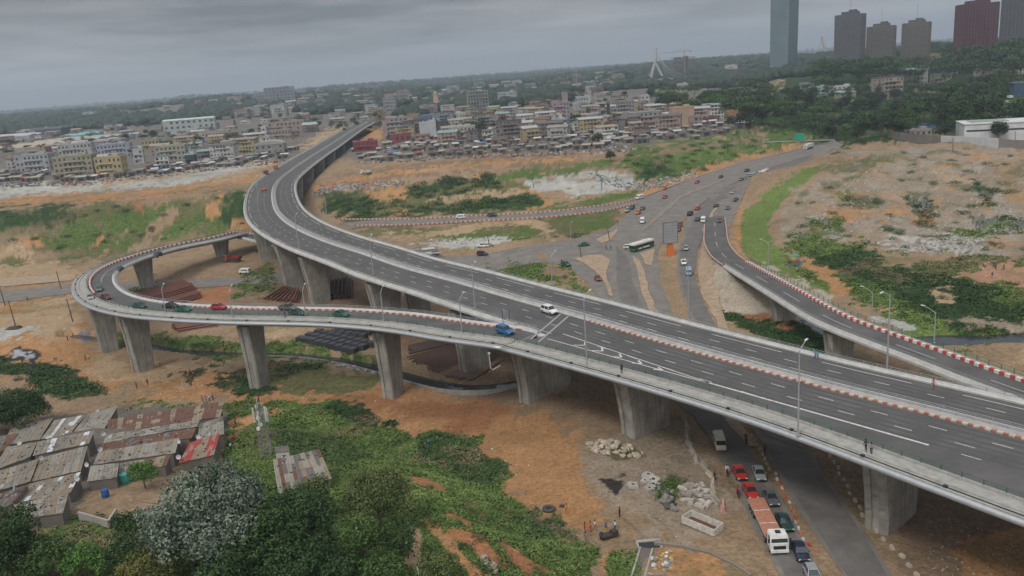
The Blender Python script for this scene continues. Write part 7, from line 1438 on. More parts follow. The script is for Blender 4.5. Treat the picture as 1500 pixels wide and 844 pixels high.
# foreground trees: crown centre and radius in the photo, height of the tree in metres
FG = [
 (14, 598, 56, 9.5, 'round', 'dark', 'dense dark green tree at the left edge above the huts', .42, 60), (208, 690, 25, 5.0, 'round', 'bright', 'small round bright green tree between the huts and the cream house', .3, 100),
 (4, 790, 64, 10.5, 'tall', 'dark', 'very dark tree cut by the lower left corner', .42, 60), (308, 745, 108, 13, 'round', 'silver', 'large spreading tree with silvery white leaves below the red roof', .46, 44),
 (188, 766, 30, 5.0, 'round', 'dark', 'dark bush like tree below the yard of the cream house', .34, 90), (70, 812, 44, 6.0, 'round', 'mid', 'soft grey green tree near the lower left corner', .36, 70), (120, 818, 34, 5.0, 'round', 'bright', 'light green leafy tree in front of the grey green one', .34, 90),
 (215, 830, 50, 5.5, 'round', 'yellow', 'yellowish green tree at the bottom edge below the silver tree', .36, 70), (175, 808, 30, 4.2, 'round', 'dark', 'small dark tree left of the yellowish one', .34, 80),
 (425, 765, 72, 10.5, 'round', 'dark', 'broad dark tree right of the silver leaved one', .44, 50), (455, 722, 34, 7.0, 'round', 'olive', 'olive topped tree just below the lone house', .36, 80), (350, 815, 60, 8.0, 'round', 'dark', 'dark tree under the silver leaved one at the bottom', .42, 55),
 (440, 825, 60, 7.5, 'round', 'dark', 'dark tree filling the bottom between two taller ones', .42, 55), (553, 722, 58, 9.5, 'round', 'olive', 'fine leaved dull green tree standing in the grass right of the lone house', .30, 90), (525, 790, 46, 8.0, 'tall', 'mid', 'tall vine covered tree below the fine leaved one', .36, 70),
 (585, 790, 34, 6.5, 'tall', 'dark', 'narrow dark tree beside the sandy clearing', .34, 80), (640, 828, 34, 4.5, 'round', 'olive', 'low bushy tree right of the sandy clearing', .34, 80), (560, 832, 38, 5.0, 'round', 'mid', 'green tree at the bottom edge left of the sandy clearing', .34, 80), (497, 832, 34, 5.5, 'round', 'dark', 'dark tree at the bottom edge below the vine covered one', .36, 70), (275, 790, 40, 8.0, 'round', 'mid', 'mid green tree half hidden under the silver one', .36, 60)]
for i_, (x, y, rp, H_, kd, mt, lb, lf, dn) in enumerate(FG):
    z0 = 6.0
    for _ in range(8): X, Y = P(x, y, z0 + H_ * .62); z0 = float(hs(X, Y))
    R = rp / px_m(X, Y, z0 + H_ * .6) * 1.1; put_tree(tree_meshes(500 + i_, H_, R, kd, lf * .95, dn * 1.5, mt, 90 if rp > 50 else 40, .5 if rp > 50 else .6), X, Y, z0, 1, random.uniform(0, 6), lb)
# shared trees for the middle distance
MT = [tree_meshes(700 + k, H_, R, kd, lf, dn, 'far', nc) for k, (H_, R, kd, lf, dn, nc) in enumerate([(11, 6.5, 'round', 1.0, 9, 14), (12, 8, 'flat', 1.0, 10, 16), (9, 5, 'round', .9, 11, 12), (13, 5, 'tall', .9, 11, 14), (10, 7, 'flat', 1.0, 9, 14)])]
BM = [crown_mesh('crown', 800 + k, [(random.uniform(-1, 1), random.uniform(-1, 1), .5, random.uniform(.7, 1.1), random.uniform(.6, .9)) for _ in range(6)], .34, 40, LEAF['mid']) for k in range(4)]
def tree_px(x, y, k, sc, label, group, mt=None):
    X, Y, z = G1(x, y); put_tree(MT[k], X, Y, float(h(X, Y)) - .3, sc, random.uniform(0, 6), label, 'tree', group, crown_mat=mt)
TW = [(1148, 125, 'glass skyscraper'), (1244, 110, 'dark grey ribbed tower'), (1290, 105, 'left brown tower'), (1340, 105, 'right brown tower'), (1428, 85, 'maroon tower'), (1485, 75, 'rightmost tower'), (1218, 135, 'teal office block'), (1316, 120, 'small yellow house'), (1395, 98, 'cream hillside villa'), (1350, 190, 'stained shed'), (1440, 185, 'white office building'), (1180, 205, 'highway gantry'), (1250, 175, 'orange track in the wood'), (1440, 130, 'blue office slab')]
def near_tw(px, py):
    b = min(TW, key=lambda q: (q[0] - px) ** 2 + ((q[1] - py) * 1.5) ** 2); dx, dy = px - b[0], py - b[1]; return ('far ' if math.hypot(dx, dy) > 60 else '') + ('below' if dy > 0 else 'above') + (' and right of' if dx > 8 else ' and left of' if dx < -8 else '') + ' the ' + b[2]
wood = scatter([(1068, 196), (1070, 160), (1110, 150), (1180, 132), (1200, 115), (1380, 100), (1500, 82), (1560, 84), (1560, 150), (1500, 196), (1330, 202), (1200, 214), (1160, 190), (1120, 186)], 250, 10, 21, 30000, [(a, b) for a, b in OCC], 1.6)
MASS = wood[150:]; wood = wood[:150]
MASS += scatter([(0, 232), (0, 184), (200, 172), (350, 160), (560, 150), (930, 132), (930, 172), (700, 196), (560, 200), (470, 188), (400, 200), (300, 228), (150, 232)], 210, 9, 51, 9000, OCC, 1.8)
MASS += scatter([(355, 178), (350, 150), (560, 135), (930, 120), (940, 134), (700, 146), (560, 160), (430, 176)], 150, 9, 52, 9000, OCC, 1.8)
for x, y in sorted(wood, key=lambda q: q[1]): tree_px(x, y, random.randrange(5), random.uniform(1.0, 1.6) * (1.5 if y < 125 else 1), uniq([f'{a_} dark tree in the wood {near_tw(x, y)}' for a_ in ('round', 'broad', 'tall', 'dense', 'spreading', 'uneven', 'leafy', 'bushy')]), 'trees of the wood below the towers', random.choice((None, None, 'mid', 'dark')))
wood2 = scatter([(935, 156), (960, 140), (1120, 128), (1125, 185), (1060, 180), (975, 172), (960, 165)], 42, 12, 22, 9000, OCC, 1.6)
for x, y in wood2: tree_px(x, y, random.choice((0, 1, 4)), random.uniform(1.2, 1.8), uniq([f'{a_} tree in the wood {near_word(x, y)}' for a_ in ('wide crowned', 'flat topped', 'dark', 'tall', 'rounded')]), 'trees behind the peach building', random.choice((None, 'dark', 'mid')))
for x, y, k, sc, lb in [(1385, 203, 0, .85, 'round dark tree before the pale hoarding, left of the white office building'), (1462, 206, 0, 1.0, 'round dark tree standing in front of the white office building'), (1302, 118, 1, 1.9, 'huge spreading tree crowning the slope under the two brown grey towers'), (1255, 211, 2, 1.0, 'tree at the foot of the wood just above the highway gantry'), (1215, 205, 0, 1.1, 'dark tree overhanging the far end of the highway'), (1290, 205, 1, 1.0, 'broad tree at the lower edge of the wood above the mound'), (1320, 200, 0, .9, 'tree left of the dark boundary wall'),
                        (738, 190, 3, 1.2, 'dark tall tree left of the long low blue striped building'), (752, 191, 0, 1.0, 'dark round tree beside the long blue striped building'), (706, 200, 3, 1.35, 'tall dark tree right of the cream apartment house'), (698, 203, 2, 1.2, 'lower dark tree touching the cream apartment house'), (572, 208, 2, .9, 'tree before the red shop'), (808, 180, 3, .9, 'narrow tree left of the lavender block'), (833, 198, 2, .8, 'small dark tree below the long blue striped building'), (186, 208, 0, 1.0, 'dark tree in the left town right of the turquoise roof'), (226, 205, 0, 1.2, 'dark tree just left of the long pale green building'), (282, 176, 3, 1.1, 'slim tree rising behind the long pale green building'), (105, 196, 0, 1.1, 'tree beside the dark slate hall'), (875, 214, 2, 1.0, 'bushy tree at the edge of the market above the gravel'), (895, 236, 2, .8, 'small tree by the gravel field')]:
    tree_px(x, y, k, sc, lb, None)
town_t = scatter([(0, 225), (0, 185), (400, 165), (560, 150), (930, 135), (930, 175), (700, 200), (560, 205), (470, 195), (300, 235)], 62, 18, 23, 6000, OCC, 1.6)
for x, y in sorted(town_t): tree_px(x, y, random.randrange(5), random.uniform(.6, 1.0), uniq([a_ + ' dark tree among houses ' + near_word(x, y) for a_ in ('small', 'slim', 'bushy')]), 'small trees in the town', 'dark')
# bushes of the open ground
BUSH = []
BQ = []
def bush(x, y, sc, label, group, mt):
    X, Y, z = G1(x, y); s_ = sc * random.uniform(.7, 1.2); BQ.append((s_ * px_m(X, Y, z), x, y, X, Y, float(h(X, Y)) - .15, s_, label, group, mt))
BW = {'dark': 'dark', 'mid': 'mid green', 'bright': 'fresh green', 'olive': 'olive', 'grass': 'grassy green'}
BLM = [(228, 420, 'far pier of the loop ramp'), (163, 515, 'leftmost pier'), (215, 540, 'second pier from the left'), (380, 560, 'pier above the telecom mast'), (585, 572, 'pier left of the widest one'), (480, 505, 'block of black crates'), (445, 700, 'lone house'), (391, 640, 'telecom mast'), (629, 652, 'person in bright blue'), (760, 690, 'orange soil edge'), (805, 748, 'old tyre'), (560, 730, 'fine leaved tree'), (610, 800, 'sandy clearing'), (720, 825, 'row of sandbags'), (940, 800, 'culvert mouth'), (700, 317, 'white van on the block road'), (500, 305, 'viaduct bend'), (860, 270, 'gravel field'), (700, 293, 'sandy field'), (1000, 268, 'farthest red cars'), (1170, 216, 'gantry'), (1160, 388, 'green roofed stall'), (1143, 460, 'first pier of the right ramp'), (1238, 515, 'second pier of the right ramp'), (1277, 455, 'short lamp of the right ramp'), (1368, 490, 'rightmost short lamp'), (1455, 400, 'football players'), (1340, 310, 'orange cut in the mound'), (1430, 330, 'right hollow of the mound'), (1200, 280, 'left flank of the mound'), (1420, 225, 'pale hoarding'), (1300, 370, 'foot of the mound'), (60, 340, 'left end of the bank'), (250, 330, 'middle of the left bank'), (35, 545, 'puddles on the left sand')]
def near_lm(px, py):
    b = min(BLM, key=lambda q: (q[0] - px) ** 2 + ((q[1] - py) * 1.6) ** 2); dx, dy = px - b[0], py - b[1]
    v = 'above' if dy < -7 else 'below' if dy > 7 else ''; u = 'right of' if dx > 0 else 'left of'
    w_ = (v + (' and ' + u if abs(dx) > 12 else '')) if v else u
    return ('close ' if math.hypot(dx, dy) < 22 else '') + w_ + ' the ' + b[2]
for poly, n, md, sc, lb, gp, mts in [([(1160, 345), (1150, 315), (1175, 285), (1220, 260), (1300, 228), (1500, 222), (1500, 385), (1400, 372), (1290, 362), (1250, 355)], 46, 12, 1.3, 'dark green bush on the rubble mound at right', 'bushes on the rubble mound', ('dark', 'mid', 'mid')),
                              ([(475, 318), (478, 290), (545, 290), (600, 300), (770, 290), (790, 300), (700, 312), (520, 321)], 60, 8, 2.2, 'dark bush on the bank above the block edged road', 'bushes above the block edged road', ('dark', 'mid')), ([(590, 290), (600, 270), (680, 260), (730, 258), (730, 275), (650, 290)], 30, 9, 2.4, 'dark bush between the orange tracks right of the viaduct bend', 'bushes between the orange tracks', ('dark',)),
                              ([(905, 240), (930, 220), (1060, 205), (1200, 200), (1130, 225), (1000, 260), (945, 262)], 44, 12, 2.0, 'bush on the green bank along the highway', 'bushes along the highway', ('mid', 'dark', 'bright')), ([(0, 305), (340, 290), (360, 330), (240, 350), (100, 375), (0, 345)], 26, 18, 1.5, 'bush on the grassy bank at the far left', 'bushes on the left bank', ('mid', 'olive', 'dark')),
                              ([(340, 600), (495, 600), (620, 650), (700, 655), (750, 690), (720, 715), (800, 765), (870, 805), (850, 844), (660, 844), (600, 740), (520, 670), (350, 650)], 46, 26, .9, 'leafy bush in the tall weeds of the green slope', 'bushes on the green slope', ('mid', 'bright', 'dark', 'grass')), ([(0, 525), (150, 575), (100, 585), (55, 570), (0, 548)], 22, 10, 1.3, 'dark bush in the green strip on the sand at left', 'bushes on the left sand', ('dark', 'mid')),
                              ([(1070, 465), (1150, 490), (1225, 500), (1240, 528), (1160, 510)], 14, 14, 1.0, 'bush in the green hollow under the right ramp', 'bushes under the right ramp', ('dark', 'mid')), ([(1190, 385), (1260, 368), (1400, 410), (1500, 440), (1500, 495), (1320, 470)], 26, 20, 1.0, 'low dark bush in the green field at right', 'bushes in the right field', ('dark', 'mid')),
                              ([(165, 484), (300, 497), (430, 502), (555, 525), (555, 540), (350, 520), (230, 510)], 22, 14, .8, 'bush on the green strip beside the canal', 'bushes beside the canal', ('mid', 'bright')), ([(985, 690), (960, 720), (990, 740), (1000, 715)], 7, 6, .9, 'small bush among the concrete rubble', 'bushes in the rubble', ('mid',))]:
    for x, y in scatter(poly, n, md, 31 + n, 6000, [], 1.8): bush(x, y, sc, lb, gp, random.choice(mts))
BQ.sort(key=lambda q: -q[0]); rest = []
for k, (sz, x, y, X, Y, z, s_, lb, gp, mt) in enumerate(BQ):
    me = BM[k % 4]; rz = random.uniform(0, 6); sx = s_ * random.uniform(.9, 1.4)
    if k < 285:
        r = bpy.data.objects.new('bush', me); COL.objects.link(r); r.location = (X, Y, z); r.scale = (sx, s_, s_ * .75); r.rotation_euler = (0, 0, rz); r.material_slots[0].link = 'OBJECT'; r.material_slots[0].material = LEAF[mt]
        tag(r, uniq([f'{a_}{BW[mt]} bush {near_lm(x, y)}' for a_ in (('large ' if s_ > 1.5 else 'low '), '', 'leafy ', 'ragged ', 'spreading ', 'rounded ', 'thin ')]), 'bush', gp)
    else: rest.append((me, X, Y, z, sx, s_, rz))
Vs, Ts = [], []
for me, X, Y, z, sx, s_, rz in rest:
    v = np.empty(len(me.vertices) * 3, np.float32); me.vertices.foreach_get('co', v); v = v.reshape(-1, 3) * (sx, s_, s_ * .75); c_, q_ = math.cos(rz), math.sin(rz); v = np.stack([v[:, 0] * c_ - v[:, 1] * q_ + X, v[:, 0] * q_ + v[:, 1] * c_ + Y, v[:, 2] + z], 1); t = np.empty(len(me.vertices) * 4, np.float32); me.color_attributes['tint'].data.foreach_get('color', t); Vs.append(v); Ts.append(t)
V = np.concatenate(Vs); me = npmesh('shrubbery', V, np.arange(len(V)).reshape(-1, 4), LEAF['mid']); me.color_attributes.new('tint', 'FLOAT_COLOR', 'POINT').data.foreach_set('color', np.concatenate(Ts)); o = bpy.data.objects.new('shrubbery', me); COL.objects.link(o); tag(o, 'low scrub scattered over the open ground', None, kind='stuff')
MASS += scatter([(1185, 124), (1205, 106), (1400, 88), (1520, 70), (1520, 92), (1400, 108), (1250, 124)], 110, 7, 53, 9000, [], 1.6)
Vs, Ts = [], []
for k, (x, y) in enumerate(MASS):
    X, Y, z = G1(x, y); me = MT[k % 5][1]; s_ = random.uniform(1.0, 1.5) * (1.7 if y < 125 else 1) * (.62 if x < 930 and y > 150 else 1); v = np.empty(len(me.vertices) * 3, np.float32); me.vertices.foreach_get('co', v); rz = random.uniform(0, 6); c_, q_ = math.cos(rz), math.sin(rz); v = v.reshape(-1, 3) * s_
    v = np.stack([v[:, 0] * c_ - v[:, 1] * q_ + X, v[:, 0] * q_ + v[:, 1] * c_ + Y, v[:, 2] + z - .3], 1); t = np.empty(len(me.vertices) * 4, np.float32); me.color_attributes['tint'].data.foreach_get('color', t); Vs.append(v); Ts.append(t)
V = np.concatenate(Vs); me = npmesh('wood_undergrowth', V, np.arange(len(V)).reshape(-1, 4), LEAF['dark']); me.color_attributes.new('tint', 'FLOAT_COLOR', 'POINT').data.foreach_set('color', np.concatenate(Ts)); o = bpy.data.objects.new('woodland', me); COL.objects.link(o); tag(o, 'dense mass of crowns filling the wood below the towers', None, kind='stuff')
# far wood: reads as one mass
def far_wood():
    rg = np.random.default_rng(3); Vs = []; Fs = []; Ts = []; nv = 0
    def blob(X, Y, z, r, hh):
        nonlocal nv
        a = np.arange(6) * math.pi / 3 + rg.uniform(0, 1); rings = []
        for f, zf in ((.75, .15), (1.0, .5), (.6, .9)):
            k = r * f * rg.uniform(.75, 1.2, 6); rings.append(np.stack([X + k * np.cos(a), Y + k * np.sin(a), z + hh * (zf + rg.uniform(-.08, .08, 6))], 1))
        V = np.concatenate(rings + [np.array([[X, Y, z + hh * 1.05]])]); Vs.append(V); t = rg.uniform(0, 1); Ts.append(np.clip(t + rg.uniform(-.3, .3, 19), 0, 1))
        for q in (0, 6):
            for k in range(6): Fs.append((nv + q + k, nv + q + (k + 1) % 6, nv + q + 6 + (k + 1) % 6)); Fs.append((nv + q + k, nv + q + 6 + (k + 1) % 6, nv + q + 6 + k))
        for k in range(6): Fs.append((nv + 12 + k, nv + 12 + (k + 1) % 6, nv + 18))
        nv += 19
    n = 0
    while n < 15000:
        sl_ = rg.uniform(.006, .046) if rg.random() < .8 else rg.uniform(.003, .02); Y = 60 / sl_; X = rg.uniform(-.85, .85) * Y
        if Y > 12000 or Y < 1150: continue
        den = float(fbm(X / 260, Y / 420, 41, 3)); dd = .12 if Y > 1700 else .0
        if den < .0 - dd and Y < 5000: continue
        if X / Y > .34 and 2600 < Y < 7800: continue
        px_, py_ = proj(X, Y, 12.0)
        if 345 < px_ < 930 and py_ > 122 + (930 - px_) * .035 and rg.random() < .6: continue
        if Y < 1700 and not (px_ > 930 or py_ < 168 + (px_ < 500) * (500 - px_) * .03): continue
        z = float(hs(X, Y)); r = rg.uniform(6, 13) * (1 + Y / 5000); blob(X, Y, z - 1, r, rg.uniform(9, 17) * (1 + Y / 16000)); n += 1
    V = np.concatenate(Vs); T = np.concatenate(Ts); me = npmesh('far_wood', V, np.array(Fs), LEAF['far']); ca = me.color_attributes.new('tint', 'FLOAT_COLOR', 'POINT'); ca.data.foreach_set('color', np.stack([T, T, T, np.ones_like(T)], 1).astype(np.float32).ravel())
    o = bpy.data.objects.new('far_wood', me); COL.objects.link(o); tag(o, 'hazy wooded land reaching to the horizon', None, kind='stuff')
far_wood()
# weeds and grass blades where the ground is green
def weeds():
    rg = np.random.default_rng(9); m1 = (TVEG > .5) & (TY < 330) & (TPX > -60) & (TPX < 1560) & (TPY < 880)
    idx = np.argwhere(m1); Yc = TY[m1]; wt = Yc ** 1.0 ; wt = wt / wt.sum(); pick = rg.choice(len(idx), 210000, p=wt); ii = idx[pick]; i0, j0 = ii[:, 0], ii[:, 1]
    X = TX[i0, j0] + rg.normal(0, .25, len(ii)) * TY[i0, j0] / 150; Y = TY[i0, j0] + rg.normal(0, .3, len(ii)) * TY[i0, j0] / 150; Zg = TZ[i0, j0]
    dn = fbm(X / 4, Y / 4, 71, 4); keep = dn > -.12; X, Y, Zg, dn = X[keep], Y[keep], Zg[keep], dn[keep]
    col = TCOL[i0[keep], j0[keep]]; n = len(X); s_ = (.16 + .26 * rg.random(n)) * (.75 + Y / 330) * (1 + 1.6 * np.clip(dn, 0, .4))
    c = np.stack([X, Y, Zg], 1); nrm = np.stack([rg.normal(0, .5, n), rg.normal(0, .5, n), np.full(n, .8)], 1); nrm /= np.linalg.norm(nrm, axis=1)[:, None]; t = np.cross(nrm, rg.normal(size=(n, 3))); t /= np.linalg.norm(t, axis=1)[:, None]; b = np.cross(nrm, t); s_ = s_[:, None]
    c[:, 2] += s_[:, 0] * .2 + np.clip(dn, 0, .4) * rg.uniform(0, 1.6, n); q = np.stack([c - t * s_ * .6, c - b * s_ * .35, c + t * s_ * .6 + nrm * s_ * .2, c + b * s_ * .35], 1)
    me = npmesh('weeds', q.reshape(-1, 3), np.arange(4 * n).reshape(-1, 4), rgbleaf())
    k_ = (rg.uniform(.65, 1.35, n) * (1 + .6 * fbm(X / 6, Y / 6, 73, 3)))[:, None]; cc = np.clip(col * k_, .01, .5); cc = np.repeat(np.concatenate([cc, np.ones((n, 1))], 1), 4, axis=0)
    ca = me.color_attributes.new('tint', 'FLOAT_COLOR', 'POINT'); ca.data.foreach_set('color', cc.astype(np.float32).ravel())
    o = bpy.data.objects.new('weeds', me); COL.objects.link(o); tag(o, 'rough weeds and grass over the green ground', None, kind='stuff')
weeds()
# ------------------------------------------------------------------ lamps, poles, signs, small things
def make_lamp(H_=12, arm=2.2, name='street_lamp'):
    r = empty(name, (0, 0, 0)); mb = MB(); mb.tube([(0, 0, 0), (0, 0, H_ * .5), (0, 0, H_)], [.16, .12, .075], 8); mb.box(0, 0, .1, .5, .5, .2); mb.build('pole', M_STEEL, r)
    mb = MB(); mb.tube([(0, 0, H_ - .9), (.15, 0, H_ - .3), (arm * .4, 0, H_ + .3), (arm, 0, H_ + .75)], .055, 5); mb.build('arm', M_STEEL, r)
    mb = MB(); mb.box(arm + .35, 0, H_ + .86, .9, .3, .13, tx=.7, ty=.7); mb.build('lamp_head', mat('lamp_housing', (.5, .5, .48), .4, .05), r); return r
LAMPS = [ # base px, surface, height, arm direction as px delta, label
 (1169, 641, 'v', 12.5, (12, -12), 'tall lamp post on the near walkway of the viaduct, nearest to the right'), (860, 537, 'v', 12.5, (15, -10), 'tall lamp post on the near walkway between two piers left of the nearest one'), (696, 453, 'v', 9.5, (10, -8), 'lamp post where the loop ramp and the viaduct part'), (547, 403, 'v', 10, (10, -8), 'lamp post on the near side of the viaduct above its left piers'), (438, 365, 'v', 10.5, (10, -6), 'lamp post on the outer bend of the viaduct'),
 (1299, 545, 'v', 13, (-6, 3), 'tall lamp post at the far edge of the viaduct before the right ramp'), (809, 417, 'v', 7, (6, -3), 'lamp post at the far edge of the viaduct above the grass'), (1009, 467, 'v', 12, (-5, 3), 'lamp post at the far edge of the viaduct before the island road'), (379, 291, 'v', 10, (8, -4), 'lamp post on the viaduct bend near the orange roadworks'), (479, 318, 'v', 9, (-6, 3), 'lamp post at the inner edge of the viaduct beside the dark bushes'),
 (341, 466, 'l', 6.5, (8, -6), 'short lamp on the near straight of the loop ramp beside the red car'), (243, 459, 'l', 6, (6, -6), 'short lamp on the loop ramp beside the black car'), (448, 462, 'l', 6, (6, -6), 'short lamp on the loop ramp left of the last green car'), (562, 470, 'l', 6.5, (6, -6), 'short lamp on the loop ramp right of the last green car'), (677, 487, 'l', 7, (8, -6), 'short lamp on the loop ramp left of the bright blue car'),
 (1277, 463, 'r', 5.5, (-10, -2), 'short lamp beyond the green fence of the right ramp, left one'), (1368, 503, 'r', 6.5, (-10, -2), 'short lamp beyond the green fence of the right ramp, right one'), (1126, 390, 'r', 7, (-8, -1), 'short lamp at the top of the right ramp'),
 (1130, 284, 'g', 8, (-6, 2), 'lamp post on the outer kerb of the highway near the green bank'), (1160, 232, 'g', 8, (-6, 2), 'lamp post on the highway kerb near its far end'), (837, 362, 'g', 9, (5, 3), 'lamp post on the west road by the grass')]
lp = {}
for x, y, sf, H_, d_, lb in LAMPS:
    X, Y, z = zat(sf, x, y); key = H_
    if key not in lp: r = make_lamp(H_); lp[key] = r
    else: r = copy_tree(lp[key])
    q = P(x + d_[0], y + d_[1], z); r.location = (X, Y, z + (.2 if sf in 'vl' else 0)); r.rotation_euler = (0, 0, math.atan2(q[1] - Y, q[0] - X)); tag(r, lb, 'street lamp', 'street lamps')
for x0, y0, x1, y1, lb in [(83, 396, 90, 424, 'leaning wooden pole beyond the loop ramp near the dirt road'), (0, 417, 8, 449, 'wooden pole at the left edge of the picture'), (14, 440, 23, 478, 'thicker wooden pole on a dark mound at the left'), (99, 437, 107, 472, 'wooden pole just left of the ramp bend'), (202, 397, 208, 424, 'wooden pole inside the loop ramp beside the far pier'),
                           (652, 258, 652, 286, 'x'), (717, 345, 717, 361, 'thin post at the west road'), (893, 338, 893, 352, 'signal post on the small traffic island'), (852, 365, 852, 378, 'signal post beside the west road'), (563, 297, 566, 322, 'thin pole among the bushes above the block edged road'), (600, 300, 600, 321, 'thin pole right of another above the block edged road'), (782, 262, 782, 276, 'thin pole on the gravel field'), (882, 262, 882, 278, 'thin pole at the right part of the gravel field'), (975, 232, 975, 246, 'thin pole on the green bank by the highway'), (1066, 212, 1066, 228, 'pole beside the highway near the gantry'), (1396, 205, 1396, 225, 'pole before the pale hoarding'), (1487, 190, 1487, 214, 'pole at the right end of the pale hoarding')]:
    if lb == 'x': lb = 'thin pole left of the sandy field'
    X, Y, z = G1(x1, y1); z = float(h(X, Y)); Hh = max(4, (y1 - y0) / px_m(X, Y, z + 3)); mb = MB(); mb.tube([(0, 0, -.5), (-.3, 0, Hh * .6), (-.5, 0, Hh)], [.2, .15, .11], 6); r = empty('utility_pole', (X, Y, z)); par(mb.build('post', wallm((.085, .065, .05))), r)
    mb = MB(); mb.box(-.45, 0, Hh - .5, 1.3, .12, .12); par(mb.build('crossarm', wallm((.085, .065, .05))), r); tag(r, lb, 'pole', 'poles on the open ground')
# mound at a pole foot
X, Y, z = G1(21, 482); mb = MB(); mb.lump(0, 0, .2, 2.6, 1.8, .9, 4); o = mb.build('earth_mound', wallm((.06, .05, .045))); o.location = (X, Y, z); tag(o, 'dark heap of earth at the foot of the thick wooden pole', 'earth heap')
# billboard on an orange pedestal
X, Y, z = G1(982, 374); s_ = px_m(X, Y, 4); r = empty('billboard', (X, Y, z), .12); tag(r, 'blank grey billboard on an orange tapered pedestal in the traffic island', 'billboard')
mb = MB(); mb.box(0, 0, 2.1, 2.6, 1.6, 4.6, tx=.6, ty=.7); mb.box(0, 0, 5.6, 1.1, .8, 4.0); mb.build('pedestal', wallm((.50, .14, .035)), r); zb = 5.9
mb = MB(); mb.box(0, -.6, zb + 2.2, 5.1, .35, 7.4); mb.build('panel', wallm((.30, .31, .32)), r)
mb = MB()
for k in range(7): mb.box(-2.4 + k * .8, -.8, zb + 2.2, .06, .05, 7.3)
for k in range(8): mb.box(0, -.8, zb - 1.3 + k, 5.0, .05, .06)
for sx in (-1, 1): mb.box(sx * 2.55, -.62, zb + 2.2, .16, .45, 7.5)
for sz in (-1.5, 5.95): mb.box(0, -.62, zb + sz, 5.2, .45, .16)
mb.build('panel_frame', wallm((.17, .16, .16)), r)
# gantry with green sign at the far end
A, B = G1(1118, 226), G1(1222, 222); zt = 8.5; r = empty('sign_gantry', (A[0], A[1], 0)); tag(r, 'thin road gantry with a green sign over the far end of the highway', 'gantry'); L = math.dist(A[:2], B[:2]); an = math.atan2(B[1] - A[1], B[0] - A[0]); r.rotation_euler = (0, 0, an)
mb = MB(); mb.box(L / 2, 0, zt, L, .5, .6); mb.build('beam', M_STEEL, r)
for x_ in (0, L): mb = MB(); mb.tube([(x_, 0, 0), (x_, 0, zt)], .3, 6); mb.build('post', M_STEEL, r)
mb = MB(); mb.box(L * .52, -.5, zt + 2.6, 6.5, .2, 4.6); mb.build('green_sign', wallm((.03, .26, .17)), r)
# small portal sign at the split of ramp and viaduct
r = empty('road_sign', (0, 0, 0)); X, Y, z = zat('v', 742, 474); r.location = (X, Y, z); r.rotation_euler = (0, 0, -.25); tag(r, 'dark framed road sign seen from behind where the ramp leaves the viaduct', 'road sign')
for x_ in (-.75, .75): mb = MB(); mb.tube([(x_, 0, 0), (x_, 0, 3.1)], .06, 5); mb.build('post', M_BLACKP, r)
mb = MB(); mb.box(0, 0, 2.2, 1.35, .05, 1.5); mb.build('panel', wallm((.16, .18, .2)), r)
# drain pipe below the ramp joint
X, Y = P(716, 515, 13); r = empty('drain_pipe', (X, Y, 12.6)); tag(r, 'white drain pipe hanging below the joint of ramp and viaduct', 'pipe'); mb = MB(); mb.tube([(0, 0, 0), (.1, .2, -3.2), (.5, .4, -3.6), (2.0, 1.4, -3.2)], .12, 6); par(mb.build('tube', wallm((.45, .44, .42))), r); mb = MB(); mb.box(0, 0, 0, .5, .5, .3); par(mb.build('bracket', M_CONC), r)
# telecom mast near the huts
X, Y, z = G1(391, 668); z = float(h(X, Y)); r = empty('telecom_mast', (X, Y, z - .5)); tag(r, 'lattice telecom mast carrying white panel antennas beside the lone house', 'mast'); Hm = 9.6; mb = MB()
for k in range(4):
    sx, sy = (-1, 1, 1, -1)[k], (-1, -1, 1, 1)[k]; mb.tube([(sx * .85, sy * .85, 0), (sx * .5, sy * .5, Hm)], .07, 4)
for k in range(12):
    t0, t1 = k / 12, (k + 1) / 12; a0, a1 = .85 - .35 * t0, .85 - .35 * t1
    for (p, q) in (((-1, -1), (1, -1)), ((1, -1), (1, 1)), ((1, 1), (-1, 1)), ((-1, 1), (-1, -1))): mb.tube([(p[0] * a0, p[1] * a0, Hm * t0), (q[0] * a1, q[1] * a1, Hm * t1)], .035, 3); mb.tube([(p[0] * a1, p[1] * a1, Hm * t1), (q[0] * a1, q[1] * a1, Hm * t1)], .03, 3)
mb.build('lattice', wallm((.22, .21, .2)), r)
for k, a in enumerate((3.6, 4.7, 5.9, 1.2, 2.4, 0.3)): mb = MB(); mb.box(1.15 * math.cos(a), 1.15 * math.sin(a), Hm - 1.2 - (k % 2) * .5, .28, .18, 2.7, a); mb.tube([(0.3 * math.cos(a), .3 * math.sin(a), Hm - 1), (1.1 * math.cos(a), 1.1 * math.sin(a), Hm - 1)], .05, 4); mb.build('panel_antenna', wallm((.52, .52, .5)), r)
for dx, dz in ((-.15, 1.6), (.1, 2.9), (-.4, 3.6)): mb = MB(); mb.tube([(dx, -.9, Hm - dz), (dx, -1.1, Hm - dz)], [.38, .34], 12); mb.build('drum_antenna', wallm((.58, .58, .57)), r)
for a in (.5, 2.6, 4.2): mb = MB(); mb.tube([(.4 * math.cos(a), .4 * math.sin(a), Hm), (.4 * math.cos(a), .4 * math.sin(a), Hm + 1.6)], .035, 4); mb.build('whip_antenna', wallm((.5, .5, .5)), r)
